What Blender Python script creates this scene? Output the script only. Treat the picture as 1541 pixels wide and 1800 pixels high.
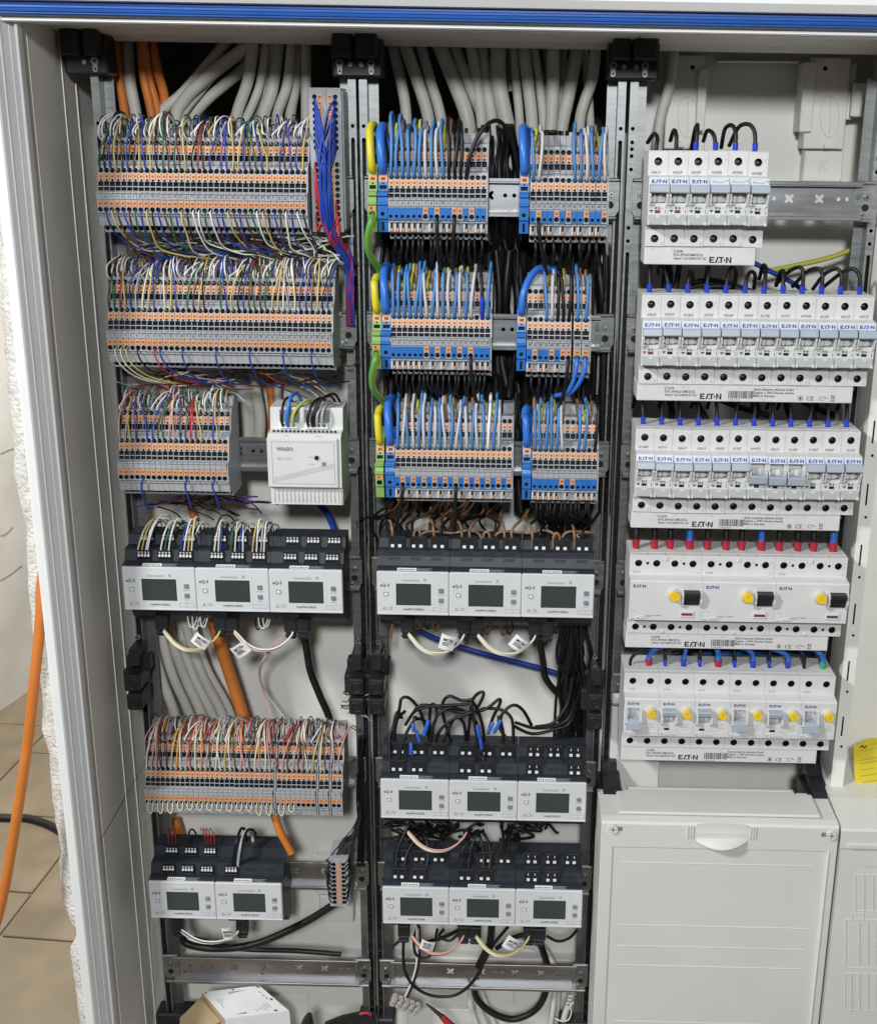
import bpy, math, random
from mathutils import Vector, Matrix
from mathutils.geometry import tessellate_polygon

# ---------------------------------------------------------------- scene, camera, light
for _o in list(bpy.data.objects):
    bpy.data.objects.remove(_o)
SC = bpy.context.scene
COL = SC.collection
S = 0.001                      # everything below is written in millimetres
random.seed(7)

# camera: measured from the photograph (row pitch 125 mm, module width 17.5 mm)
CAM = Vector((147.64, -1186.0, 62.74))
PITCH, YAW, ROLL = 0.30341, 0.020125, 0.010237
FPX, PPX, PPY, WPX, HPX = 2166.0, 858.56, 900.0, 1541.0, 1800.0
_r0 = Vector((math.cos(YAW), math.sin(YAW), 0)); _h = Vector((-math.sin(YAW), math.cos(YAW), 0))
_fw = _h * math.cos(PITCH) - Vector((0, 0, 1)) * math.sin(PITCH)
_up0 = _h * math.sin(PITCH) + Vector((0, 0, 1)) * math.cos(PITCH)
_rt = _r0 * math.cos(ROLL) + _up0 * math.sin(ROLL)
_up = -_r0 * math.sin(ROLL) + _up0 * math.cos(ROLL)
cd = bpy.data.cameras.new('camera'); cam = bpy.data.objects.new('camera', cd); COL.objects.link(cam)
cam.matrix_world = Matrix(((_rt.x, _up.x, -_fw.x, CAM.x * S), (_rt.y, _up.y, -_fw.y, CAM.y * S),
                           (_rt.z, _up.z, -_fw.z, CAM.z * S), (0, 0, 0, 1)))
cd.sensor_fit = 'HORIZONTAL'; cd.sensor_width = 36.0; cd.lens = 36.0 * FPX / WPX
cd.shift_x = (WPX / 2 - PPX) / WPX; cd.shift_y = 0.0
cd.clip_start = 0.02; cd.clip_end = 60
SC.camera = cam

def at(x, y, d):
    """point of the photograph (pixels) on the upright plane d mm in front of the mounting posts"""
    u = (x - PPX) / FPX; v = (y - PPY) / FPX
    r = _fw + _rt * u - _up * v
    t = (-d - CAM.y) / r.y
    return CAM + r * t
def at_x(x, y, X):
    u = (x - PPX) / FPX; v = (y - PPY) / FPX
    r = _fw + _rt * u - _up * v
    return CAM + r * ((X - CAM.x) / r.x)
def at_z(x, y, Z):
    u = (x - PPX) / FPX; v = (y - PPY) / FPX
    r = _fw + _rt * u - _up * v
    return CAM + r * ((Z - CAM.z) / r.z)

w = bpy.data.worlds.new('World'); SC.world = w; w.use_nodes = True
bg = w.node_tree.nodes['Background']; bg.inputs[0].default_value = (0.92, 0.96, 1.0, 1); bg.inputs[1].default_value = 0.045

def area(name, loc, target, power, size, col=(1, 1, 1), sizey=None):
    l = bpy.data.lights.new(name, 'AREA'); l.energy = power; l.color = col
    if sizey: l.shape = 'RECTANGLE'; l.size = size; l.size_y = sizey
    else: l.shape = 'DISK'; l.size = size
    o = bpy.data.objects.new(name, l); COL.objects.link(o)
    o.location = Vector(loc) * S
    o.rotation_euler = (Vector(target) - Vector(loc)).to_track_quat('-Z', 'Y').to_euler()
    return o
KEY = area('ceiling_lamp', (-1550, -1570, 1125), (100, 0, -400), 53, 0.34, (0.99, 1.0, 0.985))
FRONT = area('wall_lamp', (130, -2100, 640), (150, 0, -400), 30, 0.22, (0.95, 0.98, 1.0))
REAR = area('rear_room_lamp', (-650, 1250, 950), (-1150, 1900, -700), 95, 0.5, (1, 0.97, 0.92))
SC.view_settings.view_transform = 'Standard'; SC.view_settings.look = 'None'
SC.view_settings.exposure = 0.0; SC.view_settings.gamma = 1.0
SC.view_settings.use_curve_mapping = False
SC.render.engine = 'CYCLES'
SC.cycles.max_bounces = 6; SC.cycles.diffuse_bounces = 3; SC.cycles.glossy_bounces = 3; SC.cycles.transmission_bounces = 4
SC.cycles.caustics_reflective = False; SC.cycles.caustics_refractive = False

# ---------------------------------------------------------------- materials
MATS = {}
def mat(name, col, rough=0.5, metal=0.0, var=0.06, scale=60, bump=0.0, bscale=400, spec=0.5, trans=0.0, ior=1.45, emit=0, stretch=None, rvar=0.12, alpha=1.0, dirt=0.0):
    m = bpy.data.materials.new(name); m.use_nodes = True
    nt = m.node_tree; b = nt.nodes['Principled BSDF']
    b.inputs['Roughness'].default_value = rough; b.inputs['Metallic'].default_value = metal
    b.inputs['Specular IOR Level'].default_value = spec
    b.inputs['Transmission Weight'].default_value = trans; b.inputs['IOR'].default_value = ior
    tc = nt.nodes.new('ShaderNodeTexCoord'); mp = nt.nodes.new('ShaderNodeMapping')
    if stretch: mp.inputs['Scale'].default_value = stretch
    oi = nt.nodes.new('ShaderNodeObjectInfo'); ov = nt.nodes.new('ShaderNodeVectorMath'); ov.operation = 'MULTIPLY_ADD'
    ov.inputs[0].default_value = (1, 1, 1); ov.inputs[1].default_value = (3.1, 1.7, 2.3)
    nt.links.new(oi.outputs['Random'], ov.inputs[0]); nt.links.new(tc.outputs['Object'], ov.inputs[2])
    nt.links.new(ov.outputs[0], mp.inputs[0])
    n = nt.nodes.new('ShaderNodeTexNoise'); n.inputs['Scale'].default_value = scale; n.inputs['Detail'].default_value = 5
    nt.links.new(mp.outputs[0], n.inputs['Vector'])
    r = nt.nodes.new('ShaderNodeMapRange'); r.inputs[1].default_value = 0.3; r.inputs[2].default_value = 0.7
    r.inputs[3].default_value = 1 - var; r.inputs[4].default_value = 1 + var
    nt.links.new(n.outputs[0], r.inputs[0])
    mx = nt.nodes.new('ShaderNodeVectorMath'); mx.operation = 'SCALE'
    mx.inputs[0].default_value = col[:3]; nt.links.new(r.outputs[0], mx.inputs['Scale'])
    last = mx.outputs[0]
    if dirt:
        n2 = nt.nodes.new('ShaderNodeTexNoise'); n2.inputs['Scale'].default_value = scale * 0.35; n2.inputs['Detail'].default_value = 8
        nt.links.new(mp.outputs[0], n2.inputs['Vector'])
        r2 = nt.nodes.new('ShaderNodeMapRange'); r2.inputs[1].default_value = 0.52; r2.inputs[2].default_value = 0.75
        r2.inputs[3].default_value = 0; r2.inputs[4].default_value = dirt
        nt.links.new(n2.outputs[0], r2.inputs[0])
        mm = nt.nodes.new('ShaderNodeMix'); mm.data_type = 'RGBA'
        nt.links.new(r2.outputs[0], mm.inputs[0]); nt.links.new(last, mm.inputs[6]); mm.inputs[7].default_value = (col[0] * .55, col[1] * .5, col[2] * .42, 1)
        last = mm.outputs[2]
    nt.links.new(last, b.inputs['Base Color'])
    if rvar:
        rr = nt.nodes.new('ShaderNodeMapRange'); rr.inputs[3].default_value = max(0, rough - rvar); rr.inputs[4].default_value = min(1, rough + rvar)
        nt.links.new(n.outputs[0], rr.inputs[0]); nt.links.new(rr.outputs[0], b.inputs['Roughness'])
    if bump:
        nb = nt.nodes.new('ShaderNodeTexNoise'); nb.inputs['Scale'].default_value = bscale; nb.inputs['Detail'].default_value = 4
        nt.links.new(mp.outputs[0], nb.inputs['Vector'])
        bp = nt.nodes.new('ShaderNodeBump'); bp.inputs['Strength'].default_value = bump; bp.inputs['Distance'].default_value = 0.0006 if bump < .9 else 0.004
        nt.links.new(nb.outputs[0], bp.inputs['Height']); nt.links.new(bp.outputs[0], b.inputs['Normal'])
    if alpha < 1: b.inputs['Alpha'].default_value = alpha
    MATS[name] = m
    return m
M_BEIGE = mat('cabinet_plastic', (0.82, 0.805, 0.755), 0.45, var=.04, scale=14, bump=.12, bscale=900, dirt=.14)
M_FRAME = mat('frame_paint', (0.80, 0.81, 0.80), 0.35, var=.02, scale=20, bump=.06, bscale=1200, dirt=.06)
M_BLUE = mat('sealing_blue', (0.022, 0.095, 0.36), 0.4, var=.06, scale=30)
M_COVER = mat('cover_plastic', (0.70, 0.695, 0.66), 0.42, var=.025, scale=12, bump=.10, bscale=1500, dirt=.14)
M_BLKPL = mat('black_plastic', (0.018, 0.019, 0.021), 0.42, var=.15, scale=80)
M_STEEL = mat('zinc_steel', (0.30, 0.31, 0.31), 0.42, 0.85, var=.16, scale=60, stretch=(1, 1, 6), rvar=.10, dirt=.3)
M_RAIL = mat('rail_steel', (0.40, 0.405, 0.41), 0.38, 0.95, var=.10, scale=40, stretch=(.5, 4, 4), rvar=.08, dirt=.25)
M_SCREW = mat('screw_steel', (0.55, 0.54, 0.52), 0.34, 1.0, var=.1)
M_DARK = mat('socket_dark', (0.008, 0.008, 0.009), 0.7, var=.2, rvar=0)
M_GREY = mat('terminal_grey', (0.37, 0.38, 0.40), 0.42, var=.05, scale=90, bump=.06, bscale=1500, dirt=.1)
M_LGREY = mat('marker_grey', (0.36, 0.37, 0.39), 0.5, var=.05, scale=80, dirt=.2)
M_ORANGE = mat('lever_orange', (0.70, 0.31, 0.125), 0.42, var=.10, scale=200)
M_LSLOT_SHADE = mat('lever_slot_shade', (0.30, 0.10, 0.035), 0.5, var=.1)  # darker orange paints the shade inside the shallow lever slots
M_TBLUE = mat('terminal_blue', (0.025, 0.15, 0.47), 0.4, var=.06, scale=90)
M_TGREEN = mat('terminal_green', (0.22, 0.40, 0.10), 0.42, var=.06, scale=90)
M_WHITE = mat('device_white', (0.66, 0.66, 0.655), 0.38, var=.03, scale=60, bump=.05, bscale=2000, dirt=.09)
M_PANEL = mat('module_panel', (0.64, 0.65, 0.665), 0.35, var=.02, scale=40)
M_ANTH = mat('module_anthracite', (0.026, 0.031, 0.040), 0.40, var=.08, scale=60, dirt=.1)
M_ANTH2 = mat('module_anthracite_slot', (0.010, 0.011, 0.013), 0.6, var=.08, scale=60)
M_LCD = mat('lcd_glass', (0.046, 0.060, 0.058), 0.10, var=.03, scale=20, spec=.6, rvar=0.02)
M_FLAP = mat('label_flap', (0.50, 0.51, 0.52), 0.2, var=.03, spec=.6)
M_TOGGLE = mat('toggle_bluegrey', (0.38, 0.43, 0.50), 0.35, var=.03)
M_LOGOPL = mat('logo_plate', (0.62, 0.68, 0.76), 0.3, var=.02)
M_PRINT = mat('print_black', (0.02, 0.02, 0.022), 0.6, var=.0, rvar=0)
M_PRINTG = mat('print_grey', (0.24, 0.25, 0.27), 0.6, var=.0, rvar=0)
M_PRINTB = mat('print_blue', (0.012, 0.03, 0.22), 0.5, var=.0, rvar=0)
M_YELB = mat('button_yellow', (0.85, 0.60, 0.02), 0.35, var=.05)
M_RED = mat('flag_red', (0.35, 0.02, 0.02), 0.5)
M_PAPER = mat('paper_white', (0.80, 0.80, 0.80), 0.7, var=.03, bump=.1)
M_CARD = mat('carton_inside', (0.48, 0.36, 0.20), 0.8, var=.08, bump=.2)
M_YELTAG = mat('tag_yellow', (0.72, 0.58, 0.03), 0.5, var=.04)
M_CLEAR = mat('clear_plastic', (0.88, 0.82, 0.78), 0.10, var=.02, trans=.5)
M_BTN = mat('button_grey', (0.22, 0.23, 0.24), 0.45)
M_WALL = mat('plaster_far', (0.60, 0.585, 0.55), 0.8, var=.10, scale=6, bump=.6, bscale=60, dirt=.15)
M_STONE = mat('rough_plaster', (0.70, 0.685, 0.65), 0.95, var=.16, scale=45, bump=1.0, bscale=240, dirt=.12)
M_RECESS_SHADE = mat('recess_shade', (0.12, 0.115, 0.10), 0.7)  # dark colour standing in for the shade behind the incoming cables
M_TILE = mat('floor_tile', (0.165, 0.132, 0.088), 0.5, var=.16, scale=9, bump=.1, dirt=.6)
M_GROUT = mat('grout', (0.20, 0.15, 0.10), 0.9, var=.2, scale=80, bump=.5)
def wmat(n, c, r=.42): return mat('insul_' + n, c, r, var=.05, scale=40, spec=.45)
WC = dict(white=wmat('white', (.80, .79, .76)), blue=wmat('blue', (.02, .055, .34)), green=wmat('green', (.02, .15, .075)), yellow=wmat('yellow', (.60, .46, .14)),
          brown=wmat('brown', (.10, .045, .025)), black=wmat('black', (.009, .009, .010), .46), red=wmat('red', (.40, .03, .035)), violet=wmat('violet', (.10, .05, .32)),
          grey=wmat('grey', (.42, .42, .43)), pblue=wmat('pblue', (.07, .21, .48)), pgrey=wmat('pgrey', (.50, .50, .52)), pbrown=wmat('pbrown', (.27, .155, .09)),
          yg=wmat('yg', (.50, .50, .07)), pink=wmat('pink', (.62, .33, .28)), orange=wmat('orange', (.80, .28, .06)), cream=wmat('cream', (.74, .70, .50)),
          cable=mat('insul_cable', (.57, .555, .50), .5, var=.08, scale=25, bump=.15, bscale=120, dirt=.2), corange=mat('insul_corange', (.62, .19, .035), .5, var=.08, scale=25, bump=.15, bscale=150, dirt=.2), dblue=wmat('dblue', (.012, .05, .34)),
          fblue=wmat('fblue', (.035, .16, .58), .33), lcable=wmat('lcable', (.62, .61, .58), .45))
M_FERB = mat('ferrule_blue', (0.02, 0.05, 0.48), 0.35)
M_FERR = mat('ferrule_red', (0.38, 0.02, 0.04), 0.35)
M_FERG = mat('ferrule_green', (0.03, 0.36, 0.16), 0.35)
# green-yellow striped earth wire
def yg_mat():
    m = mat('insul_earth', (.62, .55, .03), .4); nt = m.node_tree; b = nt.nodes['Principled BSDF']
    tc = nt.nodes.new('ShaderNodeTexCoord'); sx = nt.nodes.new('ShaderNodeSeparateXYZ'); nt.links.new(tc.outputs['UV'], sx.inputs[0])
    cr = nt.nodes.new('ShaderNodeMath'); cr.operation = 'GREATER_THAN'; cr.inputs[1].default_value = .5; nt.links.new(sx.outputs[0], cr.inputs[0])
    mm = nt.nodes.new('ShaderNodeMix'); mm.data_type = 'RGBA'; mm.inputs[6].default_value = (.66, .56, .03, 1); mm.inputs[7].default_value = (.10, .30, .05, 1)
    nt.links.new(cr.outputs[0], mm.inputs[0]); nt.links.new(mm.outputs[2], b.inputs['Base Color'])
    return m
WC['earth'] = yg_mat()

# ---------------------------------------------------------------- mesh building
class MB:
    def __init__(s): s.v = []; s.f = []; s.m = []; s.sm = []; s.mats = []; s.uv = None
    def mi(s, m):
        if m not in s.mats: s.mats.append(m)
        return s.mats.index(m)
    def add(s, vs, fs, m, smooth=False):
        o = len(s.v); s.v += [tuple(v) for v in vs]; k = s.mi(m)
        for f in fs: s.f.append(tuple(i + o for i in f)); s.m.append(k); s.sm.append(smooth)
    def box(s, x0, x1, y0, y1, z0, z1, m):
        vs = [(x, y, z) for x in (x0, x1) for y in (y0, y1) for z in (z0, z1)]
        s.add(vs, [(0, 1, 3, 2), (4, 6, 7, 5), (0, 4, 5, 1), (2, 3, 7, 6), (0, 2, 6, 4), (1, 5, 7, 3)], m); return s
    def cbox(s, x0, x1, y0, y1, z0, z1, m, c=0.5):
        c = min(c, (x1 - x0) * .45, (y1 - y0) * .45, (z1 - z0) * .45)
        P = []
        idx = {}
        for a in (0, 1):
            for b_ in (0, 1):
                for d in (0, 1):
                    X = (x0, x1)[a]; Y = (y0, y1)[b_]; Z = (z0, z1)[d]
                    ix = X + (c if a == 0 else -c); iy = Y + (c if b_ == 0 else -c); iz = Z + (c if d == 0 else -c)
                    for k, p in enumerate(((X, iy, iz), (ix, Y, iz), (ix, iy, Z))):
                        idx[(a, b_, d, k)] = len(P); P.append(p)
        F = []
        for a in (0, 1): F.append([idx[(a, 0, 0, 0)], idx[(a, 0, 1, 0)], idx[(a, 1, 1, 0)], idx[(a, 1, 0, 0)]])
        for a in (0, 1): F.append([idx[(0, a, 0, 1)], idx[(1, a, 0, 1)], idx[(1, a, 1, 1)], idx[(0, a, 1, 1)]])
        for a in (0, 1): F.append([idx[(0, 0, a, 2)], idx[(0, 1, a, 2)], idx[(1, 1, a, 2)], idx[(1, 0, a, 2)]])
        for a in (0, 1):
            for b_ in (0, 1):
                F.append([idx[(a, b_, 0, 0)], idx[(a, b_, 1, 0)], idx[(a, b_, 1, 1)], idx[(a, b_, 0, 1)]])
                F.append([idx[(a, 0, b_, 0)], idx[(a, 1, b_, 0)], idx[(a, 1, b_, 2)], idx[(a, 0, b_, 2)]])
                F.append([idx[(0, a, b_, 1)], idx[(1, a, b_, 1)], idx[(1, a, b_, 2)], idx[(0, a, b_, 2)]])
                for d in (0, 1): F.append([idx[(a, b_, d, 0)], idx[(a, b_, d, 1)], idx[(a, b_, d, 2)]])
        ctr = Vector(((x0 + x1) / 2, (y0 + y1) / 2, (z0 + z1) / 2))
        G = []
        for f in F:
            p = [Vector(P[i]) for i in f]; n = (p[1] - p[0]).cross(p[2] - p[0]); fc = sum(p, Vector()) / len(p)
            G.append(f if n.dot(fc - ctr) > 0 else f[::-1])
        s.add(P, G, m); return s
    def prism(s, prof, x0, x1, m, caps=True, axis='x'):
        """profile [(z,d)] swept along x (d = mm towards the viewer)"""
        n = len(prof)
        if axis == 'x': vs = [(x0, -d, z) for z, d in prof] + [(x1, -d, z) for z, d in prof]
        else: vs = [(a, -d, x0) for a, d in prof] + [(a, -d, x1) for a, d in prof]
        s.add(vs, [(i, (i + 1) % n, n + (i + 1) % n, n + i) for i in range(n)], m)
        if caps:
            t = tessellate_polygon([[Vector((a, b, 0)) for a, b in prof]])
            s.add(vs, [tuple(q) for q in t] + [tuple(i + n for i in q[::-1]) for q in t], m)
        return s
    def plate(s, outer, holes, fr, m, depth=1.5, hm=None, edge=0.0, back=True, hd=None, hw=None):
        """flat plate: outline and holes as 2-D (u,v); fr maps (u,v,w) to a point, w>0 towards the viewer.
        hm: material of the hole bottoms (None = open), hd: hole depth"""
        loops = [[Vector((a, b, 0)) for a, b in outer]] + [[Vector((a, b, 0)) for a, b in h] for h in holes]
        t = tessellate_polygon(loops); flat = [p for l in loops for p in l]
        s.add([fr(p.x, p.y, 0) for p in flat], [tuple(q) for q in t], m)
        if edge:
            n = len(outer)
            s.add([fr(a, b, 0) for a, b in outer] + [fr(a, b, -edge) for a, b in outer], [(i, (i + 1) % n, n + (i + 1) % n, n + i) for i in range(n)], m)
        for k, h in enumerate(holes):
            n = len(h); dd = hd if hd else depth
            s.add([fr(a, b, 0) for a, b in h] + [fr(a, b, -dd) for a, b in h], [(i, (i + 1) % n, n + (i + 1) % n, n + i) for i in range(n)], hw or m)
            if hm: s.add([fr(a, b, -dd) for a, b in h], [tuple(range(n))], hm)
        return s
    def tube(s, pts, r, m, seg=8, sub=6, caps=True, rr=None, uvtwist=None):
        P = [Vector(p) for p in pts]
        if sub > 1 and len(P) > 2:
            Q = []; E = [P[0] * 2 - P[1]] + P + [P[-1] * 2 - P[-2]]
            for i in range(1, len(E) - 2):
                a, b, c, d = E[i - 1:i + 3]
                for k in range(sub):
                    t = k / sub
                    Q.append(.5 * ((2 * b) + (c - a) * t + (2 * a - 5 * b + 4 * c - d) * t * t + (3 * b - a - 3 * c + d) * t ** 3))
            Q.append(P[-1]); P = Q
        n = len(P); up = None; vs = []
        for i in range(n):
            t = (P[min(i + 1, n - 1)] - P[max(i - 1, 0)])
            if t.length < 1e-9: t = Vector((0, 0, 1))
            t.normalize()
            if up is None: up = t.orthogonal().normalized()
            else:
                up = up - t * up.dot(t)
                up = up.normalized() if up.length > 1e-6 else t.orthogonal().normalized()
            bi = t.cross(up); R = r if rr is None else r * (rr[0] + (rr[1] - rr[0]) * i / (n - 1))
            for k in range(seg):
                a = 2 * math.pi * k / seg
                vs.append(P[i] + up * (math.cos(a) * R) + bi * (math.sin(a) * R))
        fs = [(i * seg + k, i * seg + (k + 1) % seg, (i + 1) * seg + (k + 1) % seg, (i + 1) * seg + k) for i in range(n - 1) for k in range(seg)]
        s.add(vs, fs, m, True)
        if caps: s.add(vs[:seg], [tuple(range(seg))[::-1]], m); s.add(vs[-seg:], [tuple(range(seg))], m)
        return s
    def cyl(s, p0, p1, r, m, seg=12, r1=None): return s.tube([p0, p1], r, m, seg, 1, rr=(1, (r1 / r) if r1 else 1))
    def mesh(s, name):
        me = bpy.data.meshes.new(name)
        me.from_pydata([(a * S, b * S, c * S) for a, b, c in s.v], [], s.f)
        for m in s.mats: me.materials.append(m)
        me.polygons.foreach_set('material_index', s.m); me.polygons.foreach_set('use_smooth', s.sm)
        me.update(); return me
    def build(s, name, parent=None, loc=None): return put(name, s.mesh(name), parent, loc)

def put(name, me, parent=None, loc=None, rot=None):
    o = bpy.data.objects.new(name, me); COL.objects.link(o)
    if parent is not None: o.parent = parent
    if loc is not None: o.location = Vector(loc) * S
    if rot is not None: o.rotation_euler = rot
    return o
def thing(name, loc, label, cat, group=None, rot=None):
    o = bpy.data.objects.new(name, None); COL.objects.link(o); o.location = Vector(loc) * S
    o.empty_display_size = .01
    if rot: o.rotation_euler = rot
    return tag(o, label, cat, group)
def tag(o, label, cat, group=None):
    o['label'] = label; o['category'] = cat
    if group: o['group'] = group
    return o
def struct(o, kind='structure'): o['kind'] = kind; return o
def ordn(n): return '%d%s' % (n, 'th' if 10 <= n % 100 <= 20 else {1: 'st', 2: 'nd', 3: 'rd'}.get(n % 10, 'th'))
def circ(u, v, r, n=10, rv=None): return [(u + r * math.cos(2 * math.pi * k / n), v + (rv or r) * math.sin(2 * math.pi * k / n)) for k in range(n)]
def rect(u0, u1, v0, v1): return [(u0, v0), (u1, v0), (u1, v1), (u0, v1)]
def rrect(u0, u1, v0, v1, r, n=3):
    o = []
    for cx, cy, a0 in ((u1 - r, v1 - r, 0), (u0 + r, v1 - r, 90), (u0 + r, v0 + r, 180), (u1 - r, v0 + r, 270)):
        for k in range(n + 1):
            a = math.radians(a0 + 90 * k / n); o.append((cx + r * math.cos(a), cy + r * math.sin(a)))
    return o
def front(y): return lambda u, v, w_: (u, y - w_, v)         # a plate that faces the viewer, at depth y

# ---------------------------------------------------------------- lettering (flat print)
_TX = {}
def text_mesh(txt, size, m, align='LEFT', bold=0.0, shear=0.0, sx=1.0):
    key = (txt, size, m.name, align, bold, shear, sx)
    if key in _TX: return _TX[key]
    cu = bpy.data.curves.new('print', 'FONT'); cu.body = txt; cu.size = size; cu.align_x = align; cu.resolution_u = 2
    cu.offset = bold; cu.shear = shear; cu.space_line = .95
    o = bpy.data.objects.new('print', cu); COL.objects.link(o)
    me = bpy.data.meshes.new_from_object(o)
    for v in me.vertices: v.co = Vector((v.co.x * sx * S, 0, v.co.y * S))
    me.materials.clear(); me.materials.append(m)
    bpy.data.objects.remove(o); bpy.data.curves.remove(cu)
    _TX[key] = me
    return me
def text(name, txt, size, m, parent, loc, align='LEFT', bold=0.0, rot=None, sx=1.0, shear=0.0):
    return put(name, text_mesh(txt, size, m, align, bold, shear, sx), parent, loc, rot)
# ================================================================ the room beside the cabinet
FZ = -1550.0
fl = MB(); fl.add([(-4000, -4500, FZ - 6), (4000, -4500, FZ - 6), (4000, 5200, FZ - 6), (-4000, 5200, FZ - 6)], [(0, 1, 2, 3)], M_GROUT)
floor = struct(fl.build('floor'))
# tiles laid square to the far wall; the seam directions are read off the floor
pA, pB = at_z(0, 1645, FZ), at_z(100, 1515, FZ)
ang = math.atan2(pB.y - pA.y, pB.x - pA.x)
tu = Vector((math.cos(ang), math.sin(ang), 0)); tv = Vector((-tu.y, tu.x, 0))
tiles = []
tmb = MB(); tmb.cbox(-148, 148, -148, 148, -8, 0, M_TILE, 2.0); tile_me = tmb.mesh('floor_tile')
k = 0
for i in range(-9, 10):
    for j in range(-9, 8):
        c = Vector((pA.x, pA.y, FZ)) + tu * (i * 302 + (151 if j % 2 else 0)) + tv * (j * 302 + 151)
        d = c - CAM; fwd = d.dot(_fw)
        if fwd < 400: continue
        px = PPX + FPX * d.dot(_rt) / fwd; py = PPY - FPX * d.dot(_up) / fwd
        if -260 < px < 420 and 1080 < py < 2050:
            put('tile', tile_me, floor, c, (0, 0, ang)); k += 1
wa, wb = at_z(0, 1250, FZ), at_z(68, 1203, FZ)
wd = (wb - wa).normalized(); wp0 = wa - wd * 2500; wp1 = wa + wd * 3500; wn = Vector((-wd.y, wd.x, 0))
wm = MB()
for off in (0,):
    a, b = wp0, wp1
    wm.add([(a.x, a.y, FZ - 5), (b.x, b.y, FZ - 5), (b.x, b.y, 1800), (a.x, a.y, 1800),
            (a.x + wn.x * 80, a.y + wn.y * 80, FZ - 5), (b.x + wn.x * 80, b.y + wn.y * 80, FZ - 5), (b.x + wn.x * 80, b.y + wn.y * 80, 1800), (a.x + wn.x * 80, a.y + wn.y * 80, 1800)],
           [(0, 1, 2, 3), (5, 4, 7, 6), (3, 2, 6, 7), (0, 3, 7, 4), (1, 5, 6, 2)], M_WALL)
rwall = struct(wm.build('far_wall'))
# cracks in the far wall's plaster: shallow ragged ridges
def wall_pt(x, y):
    u = (x - PPX) / FPX; v = (y - PPY) / FPX; r = _fw + _rt * u - _up * v
    nn = Vector((wd.y, -wd.x, 0)); t = (wa - CAM).dot(nn) / r.dot(nn)
    return CAM + r * t + nn * (2 if r.dot(nn) < 0 else -2)
M_CRACK = mat('crack', (0.25, 0.23, 0.2), .95)
for ln in ([(0, 796), (20, 788), (39, 782)], [(0, 1019), (18, 1008), (38, 992)], [(0, 940), (8, 938), (22, 925)]):
    MB().tube([wall_pt(*p) for p in ln], 0.7, M_CRACK, 5, 4).build('crack', rwall)

# broken wall edge that the cabinet is set into
def ragged(px_left, y_top, y_bot, name, label_rows, seed):
    rnd = random.Random(seed); mb = MB(); rows = []
    n = 90 if y_bot - y_top > 500 else 20
    for i in range(n + 1):
        y = y_top + (y_bot - y_top) * i / n
        for (y0, x0), (y1, x1) in zip(label_rows, label_rows[1:]):
            if y0 <= y <= y1: xl = x0 + (x1 - x0) * (y - y0) / (y1 - y0); break
        e = min(i, n - i); rnd_in = 0 if e > 1 else (2 - e) * 2.5
        L = at(xl, y, 55); X0 = L.x + rnd_in + rnd.uniform(-.8, .8)
        row = []
        for kx, (X, Y) in enumerate(((X0 + 8, 160), (X0 + 1, 90), (X0 - .5, 20), (X0, -35), (X0 + 2.0, -50), (X0 + 8, -57), (X0 + 16, -59), (X0 + 26, -60), (X0 + 38, -58), (X0 + 60, -40))):
            amp = 1.1 if kx > 3 else .8
            X = min(X, -290 - 1.5 * (kx % 2))
            row.append((X + rnd.uniform(-amp, amp) * .7, Y + rnd.uniform(-amp, amp) * 1.2, L.z + rnd.uniform(-1, 1) * 1.5))
        rows.append(row)
    m = len(rows[0]); vs = [p for r in rows for p in r]
    mb.add(vs, [(i * m + k, i * m + k + 1, (i + 1) * m + k + 1, (i + 1) * m + k) for i in range(n) for k in range(m - 1)], M_STONE, True)
    mb.add(rows[0], [tuple(range(m))], M_STONE); mb.add(rows[-1], [tuple(range(m))[::-1]], M_STONE)
    return mb
wall_e = thing('wall_edge', (0, 0, 0), 'rough broken white plaster wall edge left of the cabinet', 'wall')
edge = [(60, -34), (300, -12), (560, -4), (660, 6), (740, 13), (830, 18), (900, 30), (925, 40), (970, 39), (1080, 46), (1190, 60), (1230, 70), (1290, 68), (1310, 77), (1460, 92), (1490, 101), (1530, 99), (1560, 102), (1634, 112), (1641, 121)]
ragged(None, 60, 1641, 's', edge, 3).build('stone', wall_e)
edge2 = [(1646, 122), (1690, 118), (1720, 123), (1785, 131), (1795, 134), (1900, 138)]
ragged(None, 1646, 1900, 's', edge2, 5).build('stone', wall_e)
tag(MB().tube([at(85, 960, 90), at(73, 1030, 90), at(71, 1090, 92), at(60, 1200, 94), at(48, 1310, 96), at(24, 1470, 98), at(2, 1590, 99), at(-30, 1700, 100)], 5.2, WC['corange'], 14, 8).build('orange_cable'),
    'orange cable hanging down in front of the broken wall edge', 'cable', None)
p = [at_z(x, y, FZ + 8) for x, y in ((-20, 1437), (15, 1438), (45, 1438), (70, 1444), (96, 1455), (130, 1475))]
tag(MB().tube(p, 9, WC['black'], 8, 5).build('floor_cable'), 'dark cable lying across the brown floor tiles', 'cable')

# ================================================================ cabinet shell
XW, YF, ZT, YB = -267.0, -106.0, 138.0, 78.0
cab = thing('distribution_cabinet', (0, 0, -1120), 'white distribution cabinet standing open with a blue strip along its top', 'cabinet')
def cpart(mb, name): o = mb.build(name, cab); o.location = (0, 0, 1.120); return o
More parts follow.
